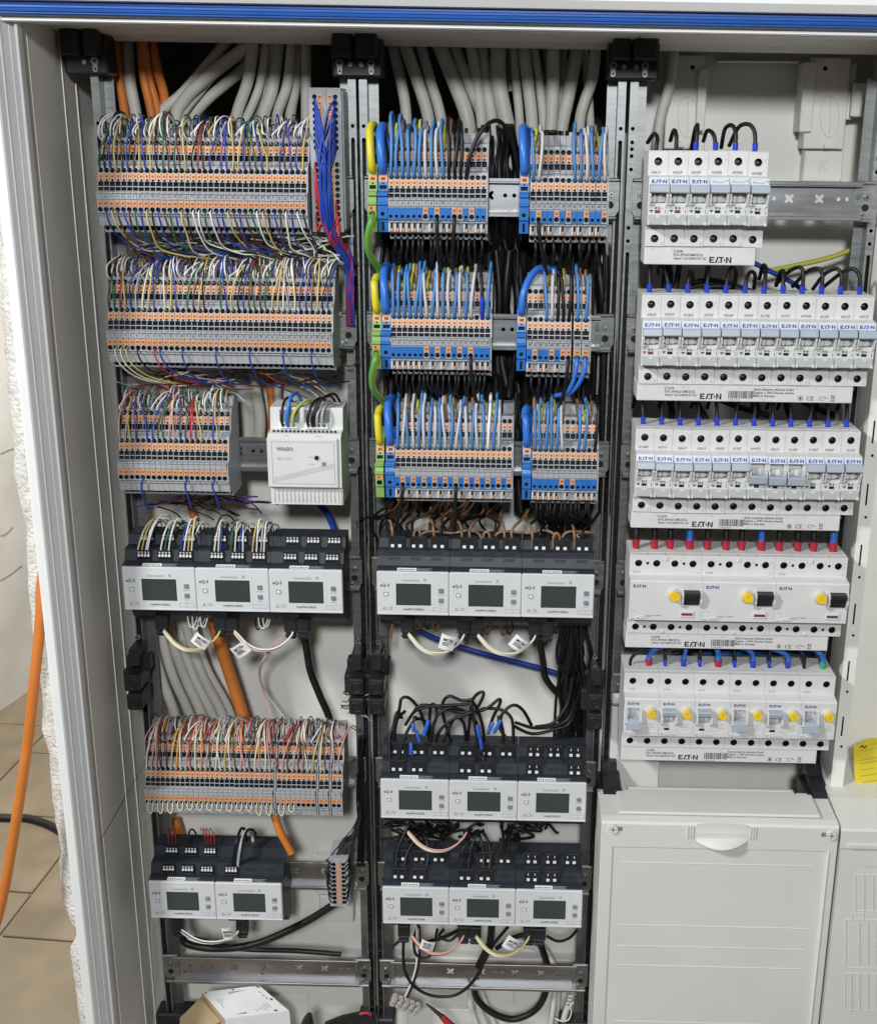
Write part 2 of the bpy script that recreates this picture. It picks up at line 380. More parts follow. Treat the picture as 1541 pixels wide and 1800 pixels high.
# left side panel, three upright fields with raised seams between them
mb = MB(); ys = [YF, -88, -30, -10, 22, 26, YB]; off = [0, .5, .5, 0, 0, -.8, -.8]
seam = -636
for z0, z1 in ((-1120, seam - .8), (seam + .8, 190)):
    for (a, oa), (b, ob) in zip(list(zip(ys, off)), list(zip(ys, off))[1:]):
        mb.add([(XW + oa, a, z0), (XW + ob, b, z0), (XW + ob, b, z1), (XW + oa, a, z1)], [(0, 1, 2, 3)], M_BEIGE)
    for yy in (-88, -10, 24):
        mb.cbox(XW - 1, XW + .9, yy - .6, yy + .6, z0, z1, M_BEIGE, .3)
mb.box(XW - 6, XW - 2.2, YF, YB, -1120, 190, M_BEIGE)
cpart(mb, 'side_panel')
mb = MB()
for z0, z1 in ((-800, -690), (-700, -655), (-960, -830)):
    pts = [(XW - 1.4, 48 + 13 * math.cos(a), (z0 + z1) / 2 + (z1 - z0) / 2 * math.sin(a)) for a in [2 * math.pi * k / 22 for k in range(23)]]
    mb.tube(pts, 1.0, M_BEIGE, 6, 2, caps=False)
cpart(mb, 'knockout_rib')
# front frame, left upright: bright outer lip, sloped return, thin inner bead
pl = [(-288, 106), (-288.5, 126), (-287.4, 130), (-285.5, 131.2), (-278.8, 131.2), (-277.4, 130), (-275.4, 124.2), (-274.4, 124.0), (-274.0, 121), (-271.4, 114), (-270.6, 113.6), (-268.4, 107), (-267.2, 107), (-266.8, 113.4), (-266.2, 114.2), (-264.4, 114.2), (-263.9, 113.4), (-264, 104), (-270, 100), (-288, 100)]
mb = MB(); mb.prism(pl, -1120, 145, M_FRAME, axis='z'); cpart(mb, 'front_frame')
# front frame, top
mb = MB()
pt = [(139, 106), (138.2, 121), (139.2, 122.6), (141, 122), (141.6, 118), (143, 118), (143, 124), (153, 124), (154, 134), (160, 139), (190, 140), (190, 106)]
mb.prism(pt, -283, 640, M_FRAME); mb.cbox(-308, -283, -140, -106, 156, 190, M_FRAME, 3); cpart(mb, 'top_frame').rotation_euler[1] = .0085
mb = MB(); yb = 126
bp = [(143.2, 124.2), (143.2, 127), (144.2, 128.4), (145.2, 128), (145.8, 129.2), (147.2, 129.6), (148.0, 128.8), (148.8, 129.6), (150.2, 129.2), (151, 128.2), (152.2, 128.2), (152.8, 127), (152.8, 124.2)]
rows = []
for x, sc in ((-283.5, .35), (-283, .7), (-281, .95), (-278, 1), (640, 1)):
    rows.append([(x, -(124.2 + (d - 124.2) * sc), 148 + (z - 148) * sc) for z, d in bp])
n = len(bp)
mb.add([p for r in rows for p in r], [(i * n + k, i * n + (k + 1) % n, (i + 1) * n + (k + 1) % n, (i + 1) * n + k) for i in range(len(rows) - 1) for k in range(n)], M_BLUE)
mb.add(rows[0], [tuple(range(n))], M_BLUE); cpart(mb, 'sealing_strip').rotation_euler[1] = .0085
# top panel: mouldings on the underside and the lip, in two lengths with a crack between them
tp = [(138.4, 106), (141, 50), (141.5, 30), (137.2, 10), (136.6, -2), (138.6, -4), (133.6, -16), (132.8, -22), (134, -25), (140, -26), (160, -26), (160, 106)]
mb = MB(); mb.prism(tp, -300, 250.6, M_BEIGE); mb.prism(tp, 251.8, 640, M_BEIGE); cpart(mb, 'top_panel').rotation_euler[1] = .0085
mb = MB(); mb.box(-300, 640, YB, YB + 4, -1120, 58, M_BEIGE); mb.box(256, 640, YB, YB + 4, 58, 230, M_BEIGE); mb.box(-300, 640, 20, 190, 226, 230, M_BEIGE)
mb.box(-300, 260, 186, 190, 30, 230, M_RECESS_SHADE); mb.box(-300, 260, YB + 4, 190, 54, 58, M_RECESS_SHADE)      # cable entry recess added behind the two wired fields, its shade painted dark
mb.box(-304, -300, 20, 190, 30, 230, M_BEIGE); mb.box(256, 260, YB + 4, 190, 30, 230, M_BEIGE); mb.box(-304, 640, 15, 19.5, 160, 230, M_BEIGE); mb.box(640, 644, 20, 190, 30, 230, M_BEIGE)  # unseen boards added to keep stray lamp light out of the recess and top
mb.box(-300, 640, YF, YB, -1124, -1120, M_BEIGE)
cpart(mb, 'back_panel')
mb = MB(); mb.box(640, 644, -106, YB, -1120, 190, M_BEIGE); cpart(mb, 'side_panel')
# moulded plates on the back wall of the meter field
def backplate(x0, y0, x1, y1, d, name, holes=(), extra=None):
    a = at(x0, y0, d); b = at(x1, y1, d); mb = MB()
    mb.cbox(min(a.x, b.x), max(a.x, b.x), -d, YB, min(a.z, b.z), max(a.z, b.z), M_BEIGE, 1.0)
    for hx, hy, hr in holes:
        c = at(hx, hy, d + .2); mb.cyl((c.x, c.y + .1, c.z), (c.x, c.y - .05, c.z), hr, M_DARK)
    return cpart(mb, name)
backplate(1175, 96, 1228, 262, -55, 'moulded_plate', [(1217, 118, 2.2)])
backplate(1228, 120, 1238, 230, -48, 'moulded_plate')
backplate(1262, 104, 1405, 110, -60, 'moulded_plate')
backplate(1424, 100, 1482, 262, -52, 'moulded_plate', [(1450, 120, 2.2)])
backplate(1414, 108, 1426, 232, -48, 'moulded_plate')
backplate(1484, 110, 1497, 210, -58, 'moulded_plate')
backplate(1500, 145, 1528, 205, -50, 'moulded_plate')
backplate(1415, 262, 1478, 320, -60, 'moulded_plate')
backplate(1190, 236, 1236, 300, -62, 'moulded_plate')
for x, y in ((1197, 253), (1453, 255)):
    c = at(x, y, -50); mb = MB(); mb.cyl((c.x, c.y + 8, c.z), (c.x, c.y - 1, c.z), 3.6, M_BEIGE, 14, 3.0); cpart(mb, 'boss')
for cx in (1208, 1458):                               # oval knock-outs with a centre seam
    mb = MB(); pts = [at(cx + 17 * math.cos(a), 205 + 36 * math.sin(a), -50.5 if cx < 1300 else -47.5) for a in [2 * math.pi * k / 24 for k in range(25)]]
    dd = -54.6 if cx < 1300 else -51.6
    pts = [at(cx + 17 * math.cos(a), 205 + 36 * math.sin(a), dd) for a in [2 * math.pi * k / 24 for k in range(25)]]
    mb.tube(pts, .5, M_BEIGE, 5, 1, caps=False); mb.tube([at(cx + 2, 170, dd), at(cx - 1, 240, dd)], .5, M_BEIGE, 5, 1); cpart(mb, 'knockout_rib')
for ch, x, y, sz, dd in (('D', 1199, 146, 9, -54.7), ('E', 1455, 148, 9, -51.7), ('K', 1437, 302, 16, -59.6)):
    c = at(x, y, dd); o = text('embossed_letter', ch, sz, M_COVER, cab, (c.x, c.y, c.z + 1120))
# white wiring column under the breakers, deeper than the posts
a = at(1088, 1330, 5); b = at(1160, 1330, 5)
mb = MB(); mb.cbox(a.x - 10, b.x, -5, YB, -700, -505, M_COVER, 1.0); cpart(mb, 'column')
# partition between the meter field and its neighbour, with slots
L0, R0 = at(1512, 700, 40), at(1535, 700, 40)
mb = MB(); XP0, XP1 = 483.5, 496.5
def strip(z0, z1, mb):
    hs = []
    z = z1 - 22
    while z > z0 + 30:
        hs.append(rect(488.5, 490.2, z - 22, z)); hs.append(circ(490.5, z - 34, 1.5, 8)); z -= 62
    mb.plate(rect(XP0, XP1, z0, z1), hs, front(-38), M_BEIGE, 3, M_DARK, hd=3, hw=M_DARK)
strip(-592, 132, mb); mb.box(XP0, XP0 + 1.5, -37.9, YB, -592, 132, M_BEIGE); mb.box(XP1 - 1.5, XP1, -37.9, YB, -592, 132, M_BEIGE)
cpart(mb, 'partition')
mb = MB(); mb.box(497, 640, 20, 24, -600, 132, M_BEIGE); mb.box(497, 640, -40, 20, -600, -596, M_BEIGE); cpart(mb, 'neighbour_back_panel')
# inner floor panel at the very bottom, moulded
mb = MB()
mb.cbox(-255, -3, 62, YB, -1115, -889, M_COVER, 2); mb.cbox(3, 240, 62, YB, -1115, -889, M_COVER, 2)
for x0, x1, z0, z1 in ((-150, -60, -935, -893), (-55, -20, -940, -895), (20, 60, -930, -892), (70, 160, -950, -895), (170, 230, -935, -893), (-140, -90, -968, -945), (30, 130, -985, -960)):
    mb.cbox(x0, x1, 58, 64, z0, z1, M_COVER, 1.5)
cpart(mb, 'lower_back_panel')
mb = MB()
for x0, x1, z0, z1 in ((-75, -30, -800, -755), (-72, -32, -838, -802)): mb.cbox(x0, x1, 55, YB, z0, z1, M_BEIGE, 1.5)
cpart(mb, 'moulded_plate')

# ================================================================ slotted posts
HOLEZ = (100, 84, 72, 60, 54, 48, 30, -31, -43, -56)
def post(X, z1, z0, side, label):
    t = thing('slotted_post', (X, 0, z0), label, 'post', 'slotted steel mounting posts')
    hs = []
    zs = set()
    for zr in (0, -125, -250, -375, -500, -603, -732, -860):
        for h in (62, 50, 44, 38, 26, -27, -39, -51, -63):
            z = zr + h
            if z0 + 4 < z < z1 - 4 and all(abs(z - q) > 5 for q in zs): zs.add(z); hs.append(circ(0, z - z0, 1.8, 9))
    mb = MB()
    mb.plate(rect(-3.7, 3.7, 0, z1 - z0), hs, front(0), M_STEEL, 1.4, None)
    mb.box(-3.7, -2.6, .01, 17, 0, z1 - z0, M_STEEL); mb.box(2.6, 3.7, .01, 17, 0, z1 - z0, M_STEEL)
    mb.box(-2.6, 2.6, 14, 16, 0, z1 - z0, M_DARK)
    fx = 3.7 if side > 0 else -3.7
    mb.box(min(fx, fx + side * 9), max(fx, fx + side * 9), 15, 16.5, 0, z1 - z0, M_STEEL)
    mb.build('channel', t)
post(-241, 108, -925, 1, 'slotted steel post at far left beside the cabinet side wall')
post(-5.1, 108, -925, -1, 'left one of the paired slotted steel posts between left and middle fields')
post(5.1, 108, -925, 1, 'right one of the paired slotted steel posts between left and middle fields')
post(241.3, 108, -925, -1, 'left one of the paired slotted steel posts between middle field and breakers')
post(252.3, 108, -600, 1, 'right one of the paired slotted steel posts between middle field and breakers')
post(478.5, 108, -600, -1, 'slotted steel post at far right beside the circuit breakers')
# ================================================================ mounting rails
def cross(u, v, s_=4.6):
    a = s_ * .36; pts = []
    for k in range(4):
        an = math.radians(45 + 90 * k); c, s2 = math.cos(an), math.sin(an)
        for r_, t_ in ((a * 1.05, -a * .95), (s_, -a * .8), (s_ * 1.18, 0), (s_, a * .8)):
            pts.append((u + r_ * c - t_ * s2, v + r_ * s2 + t_ * c))
    return pts
RAILC = {}
def rail(x0, x1, z, label):
    t = thing('mounting_rail', ((x0 + x1) / 2, 0, z), label, 'rail', 'steel mounting rails')
    h = (x1 - x0) / 2
    key = round(h, 1)
    if key not in RAILC:
        mb = MB(); hs = []
        for u in (-h * .36, -h * .02, h * .34, h * .62): hs.append(cross(u, 1.5))
        for u in (-h * .84, -h * .72, -h * .6, h * .12, h * .20, h * .80, h * .88): hs.append(circ(u, 1.5, 1.7 if u < 0 else 2.0, 8))
        hs.append(circ(-h * .9, -7, 2.0, 8)); hs.append(circ(-h * .06, -7.5, 1.8, 8))
        mb.plate(rect(-h, h, -13, 13), hs, front(-2.2), M_RAIL, 1.2, None)
        for sg in (-1, 1):
            za, zb = sorted((sg * 13, sg * 14.2)); mb.box(-h, h, -9, -2.2, za, zb, M_RAIL)
            za, zb = sorted((sg * 14.0, sg * 17.5)); mb.cbox(-h, h, -9.6, -8.2, za, zb, M_RAIL, .4)
        r_me = mb.mesh('web')
        mb = MB(); mb.plate([(-9, -16), (6, -16), (9, -11), (9, 14), (6, 17), (-9, 17)], [circ(1, -6, 3.4, 10)], front(-3.6), M_STEEL, 1.2, M_DARK, edge=1.2)
        mb.cbox(-9, 9, -7.4, -3.6, 15.5, 18.3, M_STEEL, .8); mb.cbox(-9, 7, -7.4, -3.6, -18.8, -16, M_STEEL, .8); mb.cbox(-8, -6, -6.5, -3.6, 2, 10, M_STEEL, .5)
        e_me = mb.mesh('end_plate')
        mb = MB(); mb.cyl((0, -3.6, 0), (0, -6.4, 0), 2.9, M_SCREW, 12, 2.3); mb.box(-1.7, 1.7, -6.6, -6.3, -.35, .35, M_DARK); mb.box(-.35, .35, -6.6, -6.3, -1.7, 1.7, M_DARK)
        RAILC[key] = (r_me, e_me, mb.mesh('screw'))
    r_me, e_me, s_me = RAILC[key]
    put('web', r_me, t)
    for sg in (-1, 1):
        e = put('end_plate', e_me, t, (sg * (h + 4), 0, 0), (0, 0, 0)); e.scale = (sg, 1, 1)
        put('screw', s_me, e, (1.5, 0, 3.5)); put('screw', s_me, e, (-1.5, 0, -12)).scale = (.5, 1, .5)
rows7 = ((0, 'top'), (-125, 'second'), (-250, 'third'), (-375, 'fourth'), (-603, 'fifth'), (-732, 'sixth'), (-860, 'empty bottom'))
for z, nm in rows7: rail(-230, -18, z, '%s steel mounting rail of the left field' % nm)
for z, nm in rows7: rail(18, 229, z, '%s steel mounting rail of the middle field' % nm)
for z, nm in ((0, 'top'), (-125, 'second'), (-250, 'third'), (-375, 'fourth'), (-500, 'fifth')): rail(267, 465, z, '%s steel mounting rail behind the circuit breakers' % nm)

# ================================================================ black plastic post brackets
def keyhole(parent, x, d, z, flip=1, m=None):
    mb = MB(); m = m or M_STEEL
    o = circ(0, 0, 3.4, 14); mb.plate(o, [], front(-d - 1.6), m, edge=1.6)
    mb.plate([(-2.3, -2 * flip), (2.3, -2 * flip), (2.1, -8 * flip), (1.2, -9.6 * flip), (-1.2, -9.6 * flip), (-2.1, -8 * flip)], [circ(0, -7 * flip, 1.1, 8)], front(-d - 1.4), m, 1.2, M_DARK, edge=1.4)
    mb.box(-2.2, 2.2, -d - 1.75, -d - 1.5, -.5, .5, M_DARK); mb.box(-.5, .5, -d - 1.75, -d - 1.5, -2.2, 2.2, M_DARK)
    mb.build('keyhole_plug', parent, (x, 0, z))
def top_bracket(X, w0, w1, plugs, screws, label):
    t = thing('post_bracket', (X, 0, 108), label, 'bracket', 'black plastic post brackets')
    mb = MB(); mb.cbox(w0, w1, -8, 20, -4, 34, M_BLKPL, 2); mb.cbox(w0 + 3, -1, -24, -8, 12, 36, M_BLKPL, 2); mb.cbox(1.2, w1 - 3, -25, -8, 12, 36, M_BLKPL, 2)
    mb.build('block', t)
    for x in plugs: keyhole(t, x, 8, 8)
    for x in screws:
        m2 = MB(); m2.cyl((0, -8, 0), (0, -9.6, 0), 2.2, M_STEEL, 10); m2.build('screw', t, (x, 0, 7))
top_bracket(0, -22, 24, (-14.5, 14), (-5, 5), 'black post bracket at top between left and middle fields')
top_bracket(246.8, -20, 26, (-15, 13.5), (-5.5, 5.5), 'black post bracket at top between middle field and breakers')
top_bracket(-243, -22, 18, (6.5,), (-3,), 'black post bracket at top left corner of the cabinet')
def mid_bracket(X, Z, cols, label, name='cable_bracket'):
    t = thing(name, (X, 0, Z), label, 'bracket', 'black plastic post brackets')
    mb = MB()
    for cx in cols:
        mb.cbox(cx - 5.5, cx + 5.5, -24, 5, 12, 32, M_BLKPL, 1.5)
        for zz in (-2, -24):
            mb.cbox(cx - 8, cx + 8, -34, 2, zz - 9, zz + 9, M_BLKPL, 1.6)
            mb.tube([(cx + 5.4 * math.cos(a), -34.2, zz + 5.4 * math.sin(a)) for a in [2 * math.pi * k / 14 for k in range(15)]], .9, M_BLKPL, 5, 1, caps=False)
            mb.cyl((cx, -33.5, zz), (cx, -34.6, zz), 4.2, M_DARK, 12)
        mb.cbox(cx - 14, cx - 7, -20, 2, -18, 6, M_BLKPL, 1.2); mb.cbox(cx - 12, cx + 12, -12, 2, 2, 20, M_BLKPL, 1.5)
    mb.build('block', t)
    for cx in cols:
        m2 = MB(); m2.cyl((0, -5, 0), (0, -8, 0), 3.2, M_SCREW, 12, 2.6); m2.box(-1.9, 1.9, -8.2, -7.9, -.4, .4, M_DARK); m2.box(-.4, .4, -8.2, -7.9, -1.9, 1.9, M_DARK); m2.build('screw', t, (cx, 0, 38))
mid_bracket(0, -488, (-10, 10.5), 'black double bracket halfway down between left and middle fields')
mid_bracket(-238, -488, (-3,), 'black bracket halfway down beside the left cabinet wall')
mid_bracket(241, -500, (-5,), 'black bracket halfway down between middle field and breakers')
def low_bracket(X, plugs, label):
    t = thing('post_bracket', (X, 0, -960), label, 'bracket', 'black plastic post brackets')
    mb = MB(); mb.cbox(-21, 21, -6, 20, 0, 36, M_BLKPL, 2)
    for x in plugs[1]:
        mb.tube([(x + 4.6 * math.cos(a), -7, 18 + 4.6 * math.sin(a)) for a in [math.pi * k / 10 for k in range(11)]], 1.2, M_BTN, 6, 1)
        mb.cyl((x, -6, 17), (x, -7.5, 17), 2.2, M_SCREW, 10)
    mb.build('block', t)
    for x in plugs[0]: keyhole(t, x, 7, 17, -1, M_PAPER)
low_bracket(0, ((-14, 15), (-5.4, 5.4)), 'black bracket at the bottom between left and middle fields')
low_bracket(-236, ((12,), (0,)), 'black bracket at the bottom left beside the carton')
low_bracket(232, ((-7,), (7,)), 'black bracket at the bottom beside the white cover')
# ================================================================ terminal blocks
PROF = [(60, 2), (60, 16), (51.5, 22), (50.5, 29), (30, 36), (28, 40.5), (25.5, 45), (4, 50), (2.8, 55), (-3.2, 56), (-15, 55.5), (-16.2, 53.5), (-26, 52), (-26.5, 41), (-33, 39), (-33, 2)]
def seg_frame(a, b):
    """(u across, v = height z, w outwards) on the sloped profile segment a-b"""
    (za, da), (zb, db) = a, b
    L = math.hypot(zb - za, db - da); nz, nd = -(db - da) / L, (zb - za) / L
    if nd < 0: nz, nd = -nz, -nd
    def fr(u, v, w_):
        t = (v - za) / (zb - za); d = da + (db - da) * t
        return (u, -(d + nd * w_), v + nz * w_)
    return fr
def block_mesh(wd, body, kind):
    """kind: 'S' signal block, 'N' blue-striped block, 'L' block with lower lever"""
    mb = MB(); h = wd / 2 - .09; n = len(PROF)
    holed = {3: [circ(0, 45.6, 2.25), circ(0, 36.9, 1.1, 7), rect(-2.25, 2.25, 30.5, 35.5)],
             6: [circ(0, 21.9, 2.25), circ(0, 13.4, 1.1, 7), rect(-2.25, 2.25, 8.3, 12.3), rect(-2.25, 2.25, 4.3, 7.5)]}
    if kind == 'S': holed[9] = [circ(0, -11.8, 2.25)]
    elif kind == 'L': holed[9] = [circ(0, -11.8, 2.3)]
    else: holed[9] = [circ(0, -11.8, 1.55)]
    holed[13] = [circ(0, -29.6, 1.9)]
    if kind == 'N': holed[11] = [rect(-.3, 1.5, -25, -17)]
    if kind == 'L': holed[11] = [rect(-1.6, 1.6, -23.5, -18.5)]
    for i in range(n - 1):
        a, b = PROF[i], PROF[i + 1]
        if i in holed:
            z0, z1 = sorted((a[0], b[0]))
            dd = 4.5 if i != 11 else 1.6
            mb.plate(rect(-h, h, z0, z1), holed[i], seg_frame(a, b), body, hm=(M_DARK if not (i == 11 and kind == 'L') else body), hd=dd, hw=(M_DARK if i != 11 else body))
        else:
            mb.add([(-h, -a[1], a[0]), (h, -a[1], a[0]), (h, -b[1], b[0]), (-h, -b[1], b[0])], [(0, 1, 2, 3)], body)
    t = tessellate_polygon([[Vector((a, b, 0)) for a, b in PROF]])
    for x in (-h, h): mb.add([(x, -d, z) for z, d in PROF], [tuple(q) for q in t], body)
    # little ribs: ledge under the sockets stands proud
    mb.cbox(-h, h, -43.2, -39, 27.4, 29.4, body, .3); mb.cbox(-h, h, -58.2, -53, 2.3, 3.9, body, .3)
    mb.cbox(-h, h, -55.4, -52, -17.4, -16.2, body, .3)
    # raised rim round the upper wire holes
    return mb.mesh('housing')
def lever_mesh(seg, z0, z1, wd, m=M_ORANGE):
    a, b = PROF[seg], PROF[seg + 1]; fr0 = seg_frame(a, b); h = wd / 2 - .55; mb = MB()
    fr = lambda u, v, w_: fr0(u, v, w_ + .45)
    mb.plate(rect(-h, h, z0, z1), [rect(-h * .5, h * .62, z0 + 1.5, z0 + 3.3)], fr, m, .5, M_LSLOT_SHADE, edge=.5, hd=.42)
    return mb.mesh('lever')
def marker_mesh(wd):
    mb = MB(); mb.cbox(-wd / 2 + .05, wd / 2 - .05, -57.0, -55.4, -2.9, 2.2, M_LGREY, .25); return mb.mesh('marker')
def tip_mesh():
    mb = MB(); mb.cbox(-.2, 1.4, -53.4, -51, -25.2, -22.4, M_ORANGE, .2); mb.cbox(-2.3, -.9, -53.6, -51.4, -25.5, -16.6, M_WHITE, .3); return mb.mesh('knife_tip')
def stripe_mesh(wd):
    mb = MB(); a, b = PROF[9], PROF[10]; fr0 = seg_frame(a, b); fr = lambda u, v, w_: fr0(u, v, w_ + .3)
    mb.plate(rect(-wd / 2 + .05, wd / 2 - .05, -14.8, -4.0), [circ(0, -11.8, 1.5)], fr, M_TBLUE, .3, None, edge=.3); return mb.mesh('stripe')
WB = 5.2
BM = {k: block_mesh(WB, M_GREY, k) for k in 'SNL'}
LV = {'A': lever_mesh(3, 37.6, 42.9, WB), 'B': lever_mesh(6, 14.2, 19.2, WB), 'C': lever_mesh(9, -9.0, -4.2, WB)}
MK = marker_mesh(WB); TIP = tip_mesh(); STR = stripe_mesh(WB)
mb = MB(); mb.prism([(z + (.8 if z > 0 else -.8), d + .6) for z, d in PROF], -.55, .55, M_GREY); END = mb.mesh('end_plate')
mb = MB(); mb.prism([(z + .6, d + .4) for z, d in PROF], -.35, .35, M_DARK); SEP = mb.mesh('partition')
BLOCKS = {}
def blocks(key, xs, z0, kinds, rowname, numbers=None, levers='ABC', widths=None, endp=True):
    BLOCKS[key] = (xs, z0)
    rnd = random.Random(key)
    for i, x in enumerate(xs):
        kd = kinds[i]
        t = thing('terminal_block', (x, -rnd.uniform(0, .35), z0 + rnd.uniform(-.12, .12)), '%s grey terminal block from the left in the %s' % (ordn(i + 1), rowname), 'terminal', 'terminal blocks of the %s' % rowname)
        if widths and widths[i] != WB: t.scale = (widths[i] / WB, 1, 1)
        put('housing', BM[kd], t); put('lever', LV['A'], t); put('lever', LV['B'], t); put('marker', MK, t)
        if kd in 'SL': put('lever', LV['C'], t)
        if kd == 'N': put('stripe', STR, t); put('knife', TIP, t)
        if numbers: text('marker_number', str(numbers[i]), 3.7, M_PRINT, t, (rnd.uniform(-.3, .3), -57.06, -1.2 + rnd.uniform(-.4, .4)), 'CENTER', .06, (0, rnd.uniform(-.2, .2), 0), .72, .2)
    if endp:
        tag(put('end_cover', END, None, (xs[-1] + (widths[-1] if widths else WB) / 2 + .65, 0, z0)), 'thin grey end cover closing the right end of the %s' % rowname, 'end cover', 'terminal row end covers')
def lin(x0, x1, n): return [x0 + (x1 - x0) * i / (n - 1) for i in range(n)]
R11, R12, R13, R15 = 'topmost left row', 'second left row', 'short left row', 'lowest left row'
blocks('f1r1', lin(-226.8, -43.8, 36), 0, 'S' * 36, R11, range(1, 37))
blocks('f1r2', lin(-228.2, -24.6, 40), -125, 'S' * 40, R12, range(1, 41))
blocks('f1r3', lin(-228.0, -128.0, 20), -250, 'S' * 20, R13)
xs = []; x = -228.2
for i in range(38):
    xs.append(x); x += 5.17 + (3.0 if i in (25, 33, 35) else 0)
blocks('f1r5', xs, -603, 'S' * 38, R15)
for i in (25, 33, 35):
    tag(put('end_bracket', END, None, (xs[i] + 4.1, 0, -603)), 'grey separator after the %s block of the lowest left row' % ordn(i + 1), 'end cover', 'terminal row end covers').scale = (1.3, 1, 1.02)
def kinds(n, L): return ''.join('L' if i in L else 'N' for i in range(n))
Q11, Q12, Q21, Q22, Q31, Q32 = 'wide top middle row', 'narrow top middle row', 'wide second middle row', 'narrow second middle row', 'wide third middle row', 'narrow third middle row'
ZF2 = -3.0
blocks('f2r1', lin(34.6, 117.4, 17), ZF2, kinds(17, (6, 8, 11, 12, 14)), Q11, range(1, 18))
blocks('f2r1b', lin(161.5, 225.3, 13), ZF2 - 1.5, kinds(13, (1, 4, 6, 9, 12)), Q12, range(33, 46))
blocks('f2r2', lin(35.2, 122.2, 18), -125 + ZF2, kinds(18, (6, 8, 10, 12, 14)), Q21, range(1, 19))
x2 = [160.9 + 5.15 * i for i in range(8)] + [205.0, 212.6]
blocks('f2r2b', x2, -125 + ZF2 - 1, kinds(10, (1, 4, 6, 7, 8, 9)), Q22, range(40, 50), widths=[WB] * 8 + [7.2, 7.2])
blocks('f2r3', lin(37.6, 144.0, 22), -250 + ZF2, kinds(22, range(1, 22, 2)), Q31, None)
blocks('f2r3b', lin(168.3, 225.2, 12), -250 + ZF2, kinds(12, (5, 7)), Q32, None)
# wide in-feed blocks (green earth, blue neutral)
def infeed(x, z0, wd, m, label, lower):
    t = thing('infeed_terminal', (x, 0, z0), label, 'terminal', 'wide in-feed terminal blocks'); h = wd / 2 - .1
    pr = [(30, 2), (30, 36), (27.5, 44), (8, 49), (6.5, 54), (-1, 57), (-16, 56), (-17.5, 54), (-28, 52.5), (-28, 2)]
    mb = MB()
    for i in range(len(pr) - 1):
        a, b = pr[i], pr[i + 1]; hs = []
        if i == 2: hs = [circ(0, 24.4, h * .9, 12, 2.6), circ(0, 14.2, .9, 7), rect(-h * .75, h * .75, 9.2, 12.6)]
        if i == 5: hs = [circ(0, -12.2, h * .72, 10, 2.4)] if lower != 'slot' else [circ(0, -11.8, 1.9, 8)]
        if i == 7: hs = [rect(-1.1, 1.3, -27, -19)] if lower == 'slot' else []
        if hs: mb.plate(rect(-h, h, b[0], a[0]), hs, seg_frame(a, b), m, hm=M_DARK, hd=4 if i != 7 else 1.5, hw=M_DARK if i != 7 else m)
        else: mb.add([(-h, -a[1], a[0]), (h, -a[1], a[0]), (h, -b[1], b[0]), (-h, -b[1], b[0])], [(0, 1, 2, 3)], m)
    tt = tessellate_polygon([[Vector((a, b, 0)) for a, b in pr]])
    for xx in (-h, h): mb.add([(xx, -d, z) for z, d in pr], [tuple(q) for q in tt], m)
    mb.cbox(-h - .4, h + .4, -58, -52, 3.6, 6.0, m, .6); mb.cbox(-h - .4, h + .4, -58.4, -54, -4.2, -1.6, m, .6)
    mb.build('housing', t)
    fr0 = seg_frame(pr[2], pr[3]); fr = lambda u, v, w_: fr0(u, v, w_ + .5)
    m2 = MB(); m2.plate(rect(-h + .6, h - .6, 15.4, 21.2), [rect(-1.8, 2.0, 16.8, 19.4)], fr, M_ORANGE, .5, M_LSLOT_SHADE, edge=.6, hd=.5); m2.build('lever', t)
    if lower != 'slot':
        fr0b = seg_frame(pr[5], pr[6]); frb = lambda u, v, w_: fr0b(u, v, w_ + .5)
        m3 = MB(); m3.plate(rect(-h + .7, h - .7, -9, -5), [rect(-1.6, .4, -8.2, -6)], frb, M_ORANGE, .5, M_LSLOT_SHADE, edge=.6, hd=.5); m3.build('lever', t)
    return t
for z0, nm, xg in ((0, Q11, 18.0), (-125, Q21, 19.6), (-250, Q31, 20.4)):
    infeed(xg, z0 - 1, 8.2, M_TGREEN, 'green earth in-feed block at the left end of the %s' % nm, 'hole')
for z0, nm, xb in ((0, Q11, 27.3), (-125, Q21, 28.4), (-250, Q31, 30.4)):
    infeed(xb, z0 - 1, 9.0, M_TBLUE, 'blue neutral in-feed block at the left end of the %s' % nm, 'slot')
for z0, nm, xb in ((0, Q12, 153.6), (-125, Q22, 153.4), (-250, Q32, 160.6)):
    infeed(xb, z0 - 1, 8.6, M_TBLUE, 'blue neutral in-feed block at the left end of the %s' % nm, 'slot')
tag(put('partition_plate', SEP, None, (161.5 + 5.317 * 10.5, 0, ZF2 - 1.5)), 'thin black partition plate inside the narrow top middle row', 'end cover')

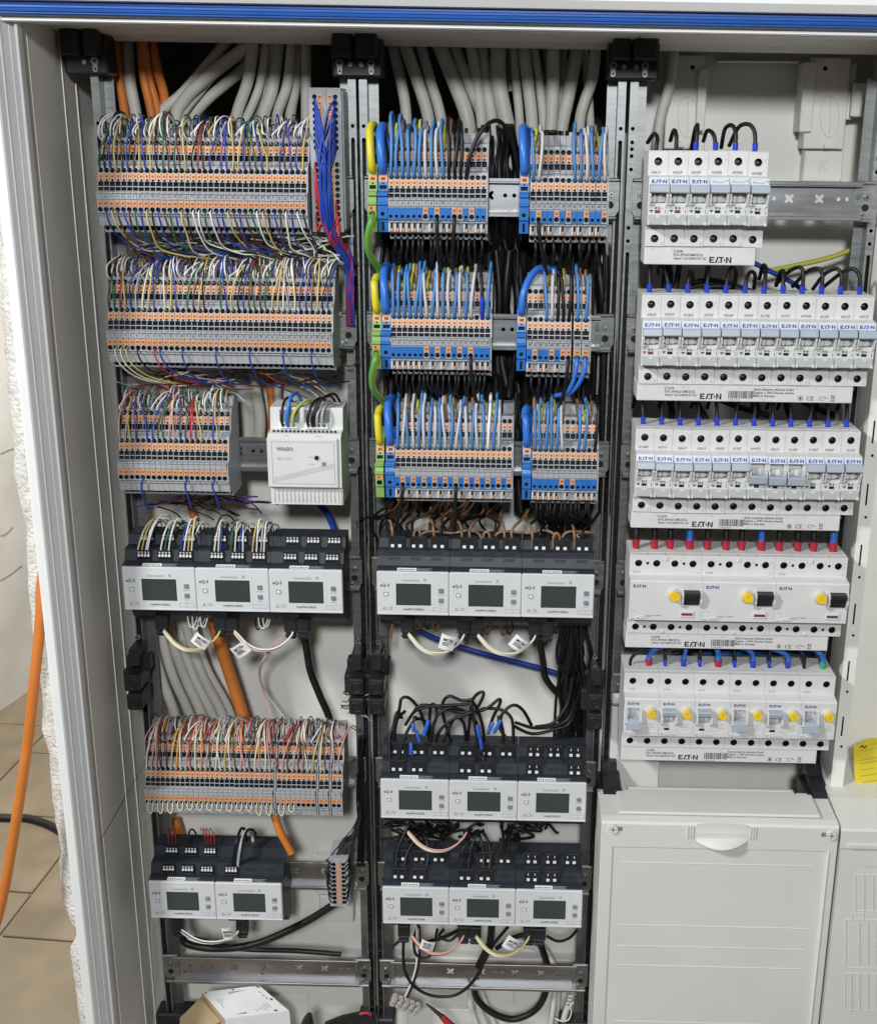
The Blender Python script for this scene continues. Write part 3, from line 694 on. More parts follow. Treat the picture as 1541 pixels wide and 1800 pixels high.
# upright distribution strips
def dist_strip(name, loc, n, wd, pitch, label, rows_gap=None, rotx=0, rotz=0):
    t = thing(name, loc, label, 'terminal', None, (rotx, 0, rotz)); L = pitch * n + 8
    h = wd / 2; mb = MB(); hs = []
    zz = []
    for i in range(n):
        z = -5 - pitch * (i + .5)
        if rows_gap and i >= rows_gap[0]: z -= rows_gap[1]
        zz.append(z)
    L = -zz[-1] + pitch
    for z in zz:
        hs.append(circ(-h + 5.0, z, 2.2, 8)); hs.append(circ(h - 5.0, z, 2.2, 8))
    mb.plate(rect(-h, h, -L, 0), hs, front(-40), M_GREY, 4, M_DARK, edge=36, hd=4, hw=M_DARK)
    mb.cbox(-1.4, 1.4, -40.8, -38, -L + 1.5, -1.5, M_LGREY, .4)
    mb.cbox(h - 1, h + 1.2, -34, -4, -L + 2, -2, M_GREY, .6)
    mb.build('housing', t)
    lm = MB(); lm.plate(rect(-2.2, 2.2, -pitch / 2 + .35, pitch / 2 - .35), [rect(-1.2, 1.3, -1.0, .8)], front(-40.6), M_ORANGE, .5, M_LSLOT_SHADE, edge=.7, hd=.5)
    lme = lm.mesh('lever')
    for z in zz:
        for sg in (-1, 1): put('lever', lme, t, (sg * (h - 9.6), 0, z))
    return zz
STZ = dist_strip('distribution_block', (-24.0, 0, 94), 20, 28.5, 5.4, 'tall grey distribution block full of blue and red wires', (9, 9))
M_SM = dist_strip('distribution_block', (-31.5, -8, -683), 10, 20, 5.2, 'small tilted grey distribution block with black wires near the bottom', None, 0, 0)
# ================================================================ printed marks
def logo_mesh(h, m, key={}):
    k = (h, m.name)
    if k in key: return key[k]
    mb = MB(); polys = []
    R = lambda a, b, c, d: polys.append([(a, b), (c, b), (c, d), (a, d)])
    R(0, 0, .30, 1); R(.30, .78, .92, 1); R(.30, .40, .80, .6); R(.30, 0, .92, .22)
    polys.append([(1.02, 0), (1.34, 0), (1.74, 1), (1.42, 1)]); polys.append([(1.55, 0), (1.86, 0), (1.86, .26), (1.66, .26)])
    R(1.72, .78, 2.62, 1); R(2.04, 0, 2.34, .78)
    polys.append(circ(2.78, .45, .17, 10))
    R(3.06, 0, 3.34, 1); R(3.80, 0, 4.08, 1); polys.append([(3.34, 1), (3.80, .30), (3.80, 0), (3.34, .68)])
    for p in polys: mb.add([(a * h, 0, b * h) for a, b in p], [tuple(range(len(p)))], m)
    key[k] = mb.mesh('logo'); return key[k]
def bars(w_, h, m, seed=1):
    mb = MB(); r = random.Random(seed); x = 0
    while x < w_:
        b = r.choice((.25, .25, .5, .75)); mb.add([(x, 0, 0), (x + b, 0, 0), (x + b, 0, h), (x, 0, h)], [(0, 1, 2, 3)], m); x += b + r.choice((.3, .3, .5, .8))
    return mb.mesh('barcode')
def lines_mesh(items, m, name='print_lines'):
    """thin printed strokes: (u0,v0,u1,v1,width)"""
    mb = MB()
    for u0, v0, u1, v1, wd in items:
        d = Vector((u1 - u0, v1 - v0)); n = Vector((-d.y, d.x)).normalized() * wd / 2
        mb.add([(u0 + n.x, 0, v0 + n.y), (u1 + n.x, 0, v1 + n.y), (u1 - n.x, 0, v1 - n.y), (u0 - n.x, 0, v0 - n.y)], [(0, 1, 2, 3)], m)
    return mb.mesh(name)

# ================================================================ circuit breakers
ZB1, ZB0 = 43.8, -38.0
def breaker_body(wd, holes_x, r=3.55, hz=(35.2, -31.2), low_half=False):
    mb = MB(); g = .10; x0, x1 = g, wd - g
    for z0, z1, zc in ((23.6, ZB1, hz[0]), (ZB0, -19.5, hz[1])):
        mb.plate(rect(x0, x1, z0, z1), [circ(x, zc, r, 14) for x in holes_x], front(-58), M_WHITE, hm=M_DARK, hd=9, hw=M_DARK)
    mb.add([(x0, -58, 23.6), (x1, -58, 23.6), (x1, -70.6, 22.4), (x0, -70.6, 22.4)], [(0, 1, 2, 3)], M_WHITE)
    mb.add([(x0, -58, -19.5), (x1, -58, -19.5), (x1, -71, -18.6), (x0, -71, -18.6)], [(3, 2, 1, 0)], M_WHITE)
    mb.add([(x0, -70.6, 22.4), (x1, -70.6, 22.4), (x1, -72, 20.8), (x0, -72, 20.8)], [(0, 1, 2, 3)], M_WHITE)
    # top face with wire entry slots, bottom, sides
    hs = [rect(x - 2.6, x + 2.6, 33, 41) for x in holes_x]
    mb.plate(rect(x0, x1, 14, 58), hs, lambda u, v, w_: (u, -v, ZB1 + w_), M_WHITE, hm=M_DARK, hd=5, hw=M_WHITE)
    mb.add([(x0, -58, ZB0), (x1, -58, ZB0), (x1, -14, ZB0), (x0, -14, ZB0)], [(0, 1, 2, 3)], M_WHITE)
    prof = [(ZB1, 14), (ZB1, 58), (23.6, 58), (22.4, 70.6), (20.8, 72), (-18.6, 72), (-19.5, 58), (ZB0, 58), (ZB0, 14)]
    t = tessellate_polygon([[Vector((a, b, 0)) for a, b in prof]])
    for x in (x0, x1): mb.add([(x, -d, z) for z, d in prof], [tuple(q) for q in t], M_WHITE)
    # ridges along the upper edge
    mb.cbox(x0, x1, -52, -50.6, ZB1, ZB1 + .5, M_WHITE, .2)
    # bright counterbore rim round the screw holes
    for x in holes_x:
        for zc in hz:
            mb.tube([(x + (r + .15) * math.cos(a), -58.02, zc + (r + .15) * math.sin(a)) for a in [2 * math.pi * k / 14 for k in range(15)]], .28, M_WHITE, 4, 1, caps=False)
            mb.cyl((x, -49, zc), (x, -50.5, zc), 2.6, M_BLKPL, 10); mb.box(x - 2, x + 2, -50.8, -50.3, zc - .4, zc + .4, M_BTN)
    return mb
# ---- single-pole breaker
def mcb_mesh():
    b = breaker_body(17.5, [8.75]); x0, x1 = .1, 17.4
    # front: frame with the toggle opening
    b.plate(rect(x0, x1, -18.6, 20.8), [rect(2.2, 15.3, .3, 17.6)], front(-72), M_WHITE, hm=M_WHITE, hd=7)
    return b.mesh('body')
MCB = mcb_mesh()
mb = MB(); mb.add([(0.9, -72.3, 22.0), (16.6, -72.3, 22.0), (16.6, -74.5, 16.2), (.9, -74.5, 16.2)], [(0, 3, 2, 1)], M_LOGOPL)
mb.add([(0.9, -72.3, 22.0), (.9, -74.5, 16.2), (.9, -71, 16.2)], [(0, 1, 2)], M_LOGOPL); mb.add([(16.6, -72.3, 22.0), (16.6, -74.5, 16.2), (16.6, -71, 16.2)], [(2, 1, 0)], M_LOGOPL)
mb.add([(0.9, -74.5, 16.2), (16.6, -74.5, 16.2), (16.6, -71, 16.1), (.9, -71, 16.1)], [(0, 3, 2, 1)], M_LOGOPL)
PLATE = mb.mesh('name_plate')
mb = MB(); mb.prism([(16.6, 71), (16.4, 77.6), (15.4, 78.6), (10.4, 80.2), (9.4, 79.4), (9.0, 71)], .8, 16.9, M_TOGGLE); TOG_UP = mb.mesh('toggle')
mb = MB(); mb.prism([(5.0, 71), (4.6, 79.2), (3.6, 80.2), (-2.6, 79.0), (-3.4, 78), (-3.6, 71)], .8, 16.9, M_TOGGLE); TOG_DN = mb.mesh('toggle')
mb = MB()
for xa, xb in ((.7, 2.1), (15.4, 16.8)): mb.prism([(9.5, 71), (9.2, 77), (7.0, 77.6), (-1.5, 74.4), (-2.2, 71)], xa, xb, M_WHITE)
mb.cbox(4.4, 7.6, -69.2, -65, .6, 9, M_WHITE, .5); mb.cbox(8.0, 13.2, -68.8, -65, .6, 9, M_WHITE, .8); mb.box(2.3, 15.2, -66, -65.2, .4, 1.0, M_DARK)
GUARD = mb.mesh('toggle_guard')
mb = MB(); mb.cbox(.5, 16.7, -74.2, -71.9, -18.2, -9.4, M_FLAP, .5); mb.cbox(.3, 2.2, -75.6, -72, -18.4, -15.6, M_WHITE, .5); mb.cbox(14.6, 17.0, -75.6, -72, -18.4, -15.6, M_WHITE, .5)
mb.plate([(6.2, -9.4), (7.2, -11.6), (8.8, -12.4), (10.4, -11.6), (11.4, -9.4)], [], front(-74.35), M_WHITE, edge=.4)
FLAP = mb.mesh('label_flap')
mb = MB(); mb.box(6.2, 10.8, -72.5, -71.9, -8.0, -5.6, M_DARK); FLAGK = mb.mesh('status_flag')
mb = MB(); mb.box(6.2, 10.8, -72.5, -71.9, -8.0, -5.6, M_DARK); mb.box(6.6, 10.4, -72.7, -72.4, -7.6, -6.0, M_RED); FLAGR = mb.mesh('status_flag')
P1 = lines_mesh([(1.2, -1.4, 6.0, -1.4, .5), (15.6, -1.6, 15.6, -4.0, .45), (15.6, -5.2, 15.6, -8.6, .45), (1.4, -5.9, 4.8, -5.9, .9), (2.4, -7.0, 4.0, -7.0, .9)], M_PRINT)
def mcb(x, z, code, i, rowname, logo='E', down=False, red=False):
    extra = ', its toggle down' if down else ''
    t = thing('circuit_breaker', (x, random.uniform(-.5, .4), z + random.uniform(-.35, .35)), '%s white single breaker from the left in the %s%s' % (ordn(i + 1), rowname, extra), 'breaker', 'single circuit breakers')
    put('body', MCB, t); pl = put('name_plate', PLATE, t)
    put('toggle', TOG_DN if down else TOG_UP, t, (0, 0, random.uniform(-.4, .3))); put('toggle_guard', GUARD, t); put('label_flap', FLAP, t); put('status_flag', FLAGR if red else FLAGK, t)
    ang = math.atan2(2.2, 5.8)
    if logo == 'E': put('logo', logo_mesh(3.2, M_PRINTB), pl, (2.3, -74.2, 17.3), (-ang, 0, 0))
    else:
        text('logo', 'M', 3.2, M_PRINTG, pl, (2.2, -74.15, 17.5), rot=(-ang, 0, 0)); text('logo', 'OELLER', 2.3, M_PRINTG, pl, (4.6, -74.15, 17.5), rot=(-ang, 0, 0))
        lm = MB(); lm.tube([(1.3 * math.cos(a), 0, 1.3 * math.sin(a)) for a in [2 * math.pi * k / 12 for k in range(13)]], .18, M_PRINTG, 4, 1, caps=False); lm.build('logo_ring', pl, (14.6, -73.7, 18.8))
    text('date_code', code, 3.7, M_PRINT, t, (4.6 + random.uniform(-2.0, 1.5), -58.12, 24.6), sx=.85)
    text('terminal_number', '1', 3.2, M_PRINTG, t, (14.4, -58.12, 36)); text('terminal_number', '2', 3.2, M_PRINTG, t, (14.2, -58.12, -36.4))
    text('type_number', '236033', 2.9, M_PRINTG, t, (4.4, -58.12, -23.4), sx=.85)
    put('print', P1, t, (0, -72.1, 0)); text('rating', 'PXL-', 2.1, M_PRINTG, t, (1.2, -72.1, -4.5)); text('rating', 'B16', 3.2, M_PRINT, t, (6.2, -72.1, -4.8), bold=.10); text('rating', '/1', 1.8, M_PRINT, t, (12.4, -72.1, -4.5))
BX = 262.0
for i, c in enumerate('AR61F AR62F AR50F AK80B AK80B AK80B'.split()): mcb(BX + 17.5 * i, 0, c, i, 'short top breaker row', 'E' if i < 3 else 'M', red=i < 2)
for i, c in enumerate('AP62F AR92F AO86F AR92F AR64F AR82F AL70B AL56F AM43B AL56F AR92F AR92F'.split()): mcb(BX + 17.5 * i, -125, c, i, 'second breaker row', red=(i == 0))
for i, c in enumerate('AO86F AP71F AR61F AR61F AR82F AL56F AM47B AP51F AL56F AO86F AR86F AL56F'.split()): mcb(BX + 17.5 * i, -250, c, i, 'third breaker row', down=i in (6, 7, 8))
# ---- four-pole residual current devices
HX4 = [8.75, 26.25, 43.75, 61.25]
def rcd_body():
    b = breaker_body(70, HX4); b.plate(rect(.1, 69.9, -18.6, 20.8), [rect(51.6, 67.4, -1.5, 13.2)], front(-72), M_WHITE, hm=M_DARK, hd=5)
    for x in (17.5, 52.5):
        for zc in (35.2, -31.2): b.cyl((x, -57.6, zc), (x, -58.15, zc), 1.5, M_DARK, 8)
    b.cbox(33, 37, -59.2, -58, 37.6, 42.4, M_WHITE, .6); b.cbox(33, 37, -59, -58, -37.4, -34.6, M_WHITE, .5)
    for x in (17.5, 35, 52.5): b.cbox(x - .12, x + .12, -58.06, -50, 43.4, 43.95, M_DARK, .05)
    return b.mesh('body')
RCD = rcd_body()
def ybutton(r):
    mb = MB(); mb.cyl((0, -72, 0), (0, -76.5, 0), r + .9, M_WHITE, 20, r + .5); mb.cyl((0, -76.4, 0), (0, -81, 0), r, M_YELB, 20, r - .5)
    mb.box(-.35, .35, -81.15, -80.9, -1.6, 1.8, M_ORANGE); mb.box(-1.4, 1.4, -81.15, -80.9, 1.6, 2.2, M_ORANGE); return mb.mesh('test_button')
YB4, YB2 = ybutton(5.2), ybutton(4.6)
mb = MB(); mb.prism([(13.0, 68), (12.6, 79), (11.4, 80.5), (8.6, 80.3), (7.8, 76.5), (4.5, 75), (-1.2, 74), (-1.4, 68)], 52.0, 67.0, M_BLKPL)
RTOG = mb.mesh('toggle')
mb = MB()
for xa, xb in ((49.6, 51.6), (67.4, 69.2)): mb.prism([(13.4, 71.5), (13.2, 77), (3, 78), (-2.5, 75.5), (-3.5, 71.5)], xa, xb, M_WHITE)
RG = mb.mesh('toggle_guard')
mb = MB(); mb.cbox(49.4, 63, -73.2, -71.9, -14.8, -8, M_WHITE, .5); mb.box(50.9, 61.4, -73.4, -73.1, -12.6, -10.3, M_DARK); mb.box(51.4, 60.8, -73.5, -73.3, -12.0, -11.0, M_RED); RW = mb.mesh('status_window')
RPR = lines_mesh([(1.5, -9.0, 9, -9.0, .25), (9, -9.0, 14, -10.6, .2), (1.0, -16.8, 14.5, -13.4, 1.2)], M_PAPER); RPR2 = lines_mesh([(15.5, -13.6, 24, -13.6, .5), (15.5, -14.9, 22, -14.9, .5), (25, -13.4, 31, -13.4, .8), (1.2, -9.0, 9, -9.0, .25), (1.0, -17.6, 5, -17.6, .4)], M_PRINTG)
for i in range(3):
    t = thing('residual_current_device', (BX + 70 * i, 0, -375), '%s white four-pole protective switch with yellow button and black toggle' % ('left', 'middle', 'right')[i], 'breaker', 'residual current devices in the fourth row')
    put('body', RCD, t); put('toggle', RTOG, t); put('toggle_guard', RG, t); put('status_window', RW, t); put('test_button', YB4, t, (42.6, 0, 9.2))
    put('logo', logo_mesh(2.9, M_PRINTB), t, (3.4, -72.15, 15.2)); put('print', RPR, t, (0, -72.12, 0)); put('print', RPR2, t, (0, -72.14, 0))
    text('date_code', 'BT69B', 3.0, M_PRINTG, t, (4, -58.15, 25.2), sx=.85); text('terminal_number', 'N', 2.8, M_PRINTG, t, (65.5, -58.15, 25)); text('ce_mark', 'CE', 4.0, M_PAPER, t, (31.5, -58.15, 25.2))
    for k, x in enumerate((12.6, 30.4, 48.2, 66)): text('terminal_number', '1357'[k], 2.6, M_PRINTG, t, (x + .6, -58.15, 37)); text('terminal_number', '2468'[k], 2.4, M_PRINTG, t, (x + .4, -58.15, -36.6))
    text('type_number', 'PXF-  40/4/003-A', 2.3, M_PRINTG, t, (2, -72.15, -17.9))
# ---- two-pole combined devices
def rcbo_body():
    b = breaker_body(35, [8.75, 26.25]); b.plate(rect(.1, 34.9, -18.6, 20.8), [rect(3.2, 15.2, -3.5, 11.8)], front(-72), M_WHITE, hm=M_WHITE, hd=6)
    return b.mesh('body')
RCBO = rcbo_body()
mb = MB()
for xa, xb in ((1.2, 3.0), (15.4, 17.2)): mb.prism([(12.2, 71.5), (12, 76), (-2, 78), (-5, 74.5), (-5.4, 71.5)], xa, xb, M_WHITE)
mb.cbox(6.0, 11, -69.5, -65, -3, 11, M_FLAP, .8)
CG = mb.mesh('toggle_guard')
mb = MB(); mb.prism([(2.0, 68), (1.6, 76), (-1, 80), (-7.6, 81), (-8.4, 79.6), (-4, 68)], 2.6, 15.8, M_TOGGLE); CT_DN = mb.mesh('toggle')
mb = MB(); mb.prism([(13, 71.8), (12.6, 79), (11.2, 80.4), (7.4, 79.4), (5.8, 76), (5.0, 68), (11.5, 68)], 2.6, 15.8, M_TOGGLE); CT_UP = mb.mesh('toggle')
mb = MB(); mb.box(5.5, 10.6, -72.4, -71.9, -11.4, -9.2, M_DARK); CF = mb.mesh('status_flag')
CPR = lines_mesh([(1.2, -14.8, 10.5, -11.8, 1.1), (24, -13.8, 32.5, -12.4, 1.0)], M_PAPER)
CPR2 = lines_mesh([(23, -4.0, 31.5, -4.0, .25), (23, -4, 23, -7.6, .25), (24, -8.6, 31, -8.6, .4), (19, -4.5, 21, -4.5, .8), (17.8, -9.5, 17.8, -12.5, .3), (1.4, -15.4, 5, -15.4, .4)], M_PRINTG)
for i in range(6):
    dn = i in (0, 3, 5)
    t = thing('combined_breaker', (BX + 35 * i, 0, -500), '%s white two-pole breaker with yellow button in the bottom breaker row, toggle %s' % (ordn(i + 1), 'down' if dn else 'up'), 'breaker', 'two-pole breakers in the bottom row')
    put('body', RCBO, t); put('toggle', CT_DN if dn else CT_UP, t); put('toggle_guard', CG, t); put('status_flag', CF, t); put('test_button', YB2, t, (26.6, 0, 9.0))
    put('logo', logo_mesh(2.7, M_PRINTB), t, (3.6, -72.15, 15.6)); put('print', CPR, t, (0, -72.12, 0)); put('print', CPR2, t, (0, -72.14, 0))
    text('date_code', 'AS75B', 3.0, M_PRINTG, t, (4.2, -58.15, 25.2), sx=.85); text('rating', 'B16', 2.0, M_PRINTG, t, (25.8, -72.15, -6.9)); text('type_number', 'PKL  B16/1N/003-A', 2.2, M_PRINTG, t, (1.6, -72.15, -17.9))
# ---- busbar covers under each row
def bus_cover(x0, x1, z, label, art, first, nlab, step=17.5, z1=-38.6, z0=-54.5, lab=None):
    t = thing('busbar_cover', (x0, 0, z), label, 'busbar cover', 'white busbar covers'); L = x1 - x0
    mb = MB(); mb.cbox(0, L, -56.5, -20, z0, z1, M_WHITE, .6); mb.build('shell', t); y = -56.6
    for i in range(nlab): text('phase_label', lab or 'L%d' % (i % 3 + 1), 2.0, M_PRINTG, t, (first + step * i, y, z1 - 1.6), rot=(0, math.pi / 2, 0))
    if L > 150:
        text('print', art + '\nEVG-3PHAS/12MODUL\n10mm\u00b2 Un=240/415V AC', 3.35, M_PRINT, t, (25.5, y, z1 - 5.0), bold=.05, sx=.86); put('logo', logo_mesh(5.4, M_PRINT), t, (58.5, y, z0 + 2.0)).scale = (.9, 1, 1)
        put('barcode', bars(23, 7.0, M_PRINT, 3), t, (84.5, y, z0 + 3.2)); text('print', '4 015082 156396', 1.6, M_PRINT, t, (84.5, y, z0 + 1.2))
        text('print', 'Eaton Industries (Austria) GmbH\nEugenia 1, 3943 Schrems, Austria\nMade in Germany', 3.2, M_PRINT, t, (108, y, z1 - 5.0), bold=.05, sx=.86)
        mb = MB(); mb.tube([(2.1 * math.cos(a), 0, 2.1 * math.sin(a)) for a in [2 * math.pi * k / 14 for k in range(15)]], .22, M_PRINT, 4, 1, caps=False); mb.box(-.8, .8, -.05, .05, -1.2, 1.0, M_PRINT); mb.build('approval_mark', t, (151.5, y, z0 + 4.2))
        text('ce_mark', 'CE', 5.6, M_PRINT, t, (157, y, z0 + 2.2), bold=.02)
        put('disposal_mark', lines_mesh([(0, 4, 6, 4.6, .4), (0, 4, .6, 1.4, .4), (.6, 1.4, 4, 1.2, .4), (4, 3, 8, 3.2, .4), (10.5, 5.6, 14.5, 5.2, .5), (11, 5.4, 11.5, 2, .4), (14, 5.2, 13.4, 2, .4), (10.4, 1.6, 14.6, 5.4, .35), (14.4, 1.6, 10.6, 5.4, .35), (10.4, .6, 14.4, .6, .8)], M_PRINT), t, (169, y, z0 + 1.4))
    else:
        text('print', art + '\nEVG-3PHAS/6MODUL\n10mm\u00b2 Un=240/415V AC', 3.35, M_PRINT, t, (26, y, z1 - 5.0), bold=.05, sx=.86); put('logo', logo_mesh(5.4, M_PRINT), t, (58.5, y, z0 + 2.0)).scale = (.9, 1, 1)
bus_cover(262.4, 362, 0, 'short white busbar cover below the top breakers', '215640', 7, 6)
bus_cover(261.6, 461, -125, 'long white busbar cover below the second breaker row', '215639', 7, 12)
bus_cover(261.6, 461, -250, 'long white busbar cover below the third breaker row', '215639', 7, 12)
bus_cover(261.6, 461, -375, 'long white busbar cover below the four-pole switches', '215643', 7, 12, lab=None)
bus_cover(262.4, 461, -500, 'long white busbar cover below the bottom breaker row', '121081', 7, 0)

# ================================================================ bus modules with displays
def pin4():
    mb = MB(); mb.cbox(0, 14, -3, 0, -1.5, 6.5, M_ANTH2, .4)
    for k in range(4):
        x = 1.0 + 3.2 * k; mb.cbox(x, x + 2.3, -4.2, -2.5, .4, 2.8, M_PAPER, .3); mb.cbox(x + .3, x + 2.0, -3.6, -2.5, 3.2, 5.4, M_PAPER, .3); mb.box(x + .5, x + 1.4, -3.7, -3.5, 3.6, 4.7, M_DARK)
    mb.cbox(-.5, 14.5, -4.5, 0, -6.5, -2.2, M_ANTH2, .5)
    return mb.mesh('pin_connector')
def pair2(empty):
    mb = MB(); mb.cbox(0, 17, -4, 0, -2, 11.5, M_BLKPL, .5)
    for x in (4.0, 11.2):
        mb.cbox(x - 1.7, x + 1.7, -5.2, -3.5, -.2, 2.8, M_PAPER, .3); mb.box(x - 1.2, x + 1.2, -4.15, -3.9, 4.2, 8.6, M_DARK)
        if empty: mb.cbox(x - .5, x + .3, -4.6, -3.9, 6.2, 8.8, M_PAPER, .15)
    return mb.mesh('terminal_pair')
PIN4 = pin4(); PAIR = pair2(False); PAIRE = pair2(True)
def vent(n=6):
    mb = MB()
    for k in range(n): mb.add([(1.9 * k, 0, 0), (1.9 * k + 1.0, 0, 0), (1.9 * k + 1.5, 0, 3.2), (1.9 * k + .5, 0, 3.2)], [(0, 1, 2, 3)], M_DARK)
    return mb.mesh('vent_slots')
VENT = vent()
HOUS = {}
def hm_housing(w_, two):
    k = (w_, two)
    if k in HOUS: return HOUS[k]
    up = [(22.2, 56.5), (24.0, 52.5), (25.2, 47), (35.5, 44), (36.5, 42), (37, 31), (46.5, 28.5), (47, 27), (47.5, 6)] if two else \
         [(22.2, 56.5), (24.0, 52.5), (25.0, 47.5), (34, 45), (38.5, 41), (39, 33), (48, 31), (48.5, 6)]
    lo = [(-45, 6), (-45, 26), (-38, 34), (-28, 40), (-25, 52), (-22.6, 56.5)]
    mb = MB(); mb.prism(up + lo, .2, w_ - .2, M_ANTH)
    mb.cbox(w_ - .6, w_ + .05, -50, -20, -20, 20, M_ANTH, .3)
    HOUS[k] = mb.mesh('housing'); return HOUS[k]
PAN = {}
def hm_panel(w_):
    if w_ in PAN: return PAN[w_]
    mb = MB(); mb.cbox(.15, w_ - .15, -58.6, -54, -22.5, 22.5, M_PANEL, .9); mb.cbox(.15, w_ - .15, -59.0, -57.5, -22.7, -20.4, M_PANEL, .6)
    mb.plate(rrect(15.5, 56.5, -12.6, 17.2, 2.5), [rect(19.2, 53, -12, 10.2)], front(-58.72), M_PANEL, .12, edge=.12)
    PAN[w_] = mb.mesh('front_panel'); return PAN[w_]
mb = MB(); mb.plate(rect(19.3, 52.9, -11.9, 10.1), [], front(-58.75), M_LCD); mb.plate(rect(19.0, 53.2, -12.2, 10.4), [rect(19.6, 52.6, -11.6, 9.8)], front(-58.9), M_BLKPL, .4, edge=.4); LCD = mb.mesh('display')
def outline(u0, u1, v0, v1, r, wd, m, name):
    mb = MB(); mb.plate(rrect(u0, u1, v0, v1, r), [rrect(u0 + wd, u1 - wd, v0 + wd, v1 - wd, max(.1, r - wd))], front(0), m, .1, None); return mb.mesh(name)
mb = MB(); mb.plate(rrect(-3, 3, -3, 3, 1), [rrect(-2.6, 2.6, -2.6, 2.6, .8)], front(-58.9), M_PANEL, .2, edge=.3); mb.plate(rrect(-2.1, 2.1, -2.1, 2.1, .6), [rrect(-1.45, 1.45, -1.45, 1.45, .4)], front(-59.05), M_PRINTG, .2); mb.plate(rrect(-1.45, 1.45, -1.45, 1.45, .4), [], front(-59.1), M_PAPER)
SYSB = mb.mesh('system_button')
mb = MB(); mb.cbox(-2.4, 2.4, -60.2, -58.4, -2.4, 2.4, M_BTN, .7); SELB = mb.mesh('select_button')
LBLB = outline(0, 14.2, 0, 4.4, .3, .25, M_PRINTG, 'label_box'); LBL2 = lines_mesh([(7.1, 0, 7.1, 4.4, .25)], M_PRINTG, 'label_box')
ICON = lines_mesh([(0, 0, 3.6, 0, .45), (0, 0, 1.8, 3, .45), (3.6, 0, 1.8, 3, .45), (1.8, .8, 1.8, 2.0, .4), (5.4, .1, 9, .1, .3), (5.4, .1, 5.4, 2.9, .3), (5.4, 2.9, 9, 2.9, .3), (7.2, .1, 7.2, 2.9, .3), (9, .1, 9, 2.9, .3), (8.4, 1.0, 10.2, 1.0, .35), (8.4, 2.0, 10.2, 2.0, .35)], M_PRINTG, 'icons')
mb = MB(); mb.cbox(0, 4.2, -.8, 0, 0, 3.2, M_PAPER, .1); STK = None
def sticker(w_, dark):
    mb = MB(); mb.add([(0, 0, 0), (w_, 0, 0), (w_, 0, 4.0), (0, 0, 4.0)], [(0, 1, 2, 3)], M_PAPER)
    r = random.Random(int(w_ * 7)); x = 1
    while x < w_ - 2: mb.add([(x, -.05, .8), (x + 1.2, -.05, .8), (x + 1.5, -.05, 2.6), (x + .4, -.05, 2.4)], [(0, 1, 2, 3)], M_PRINT); x += r.uniform(1.5, 2.6)
    return mb.mesh('sticker')
STK1 = sticker(19, 0); STK2 = lines_mesh([(0, 3.2, 15, 3.2, .45), (0, 2.0, 12, 2.0, .45), (0, .8, 14, .8, .45)], M_LGREY, 'sticker_print')
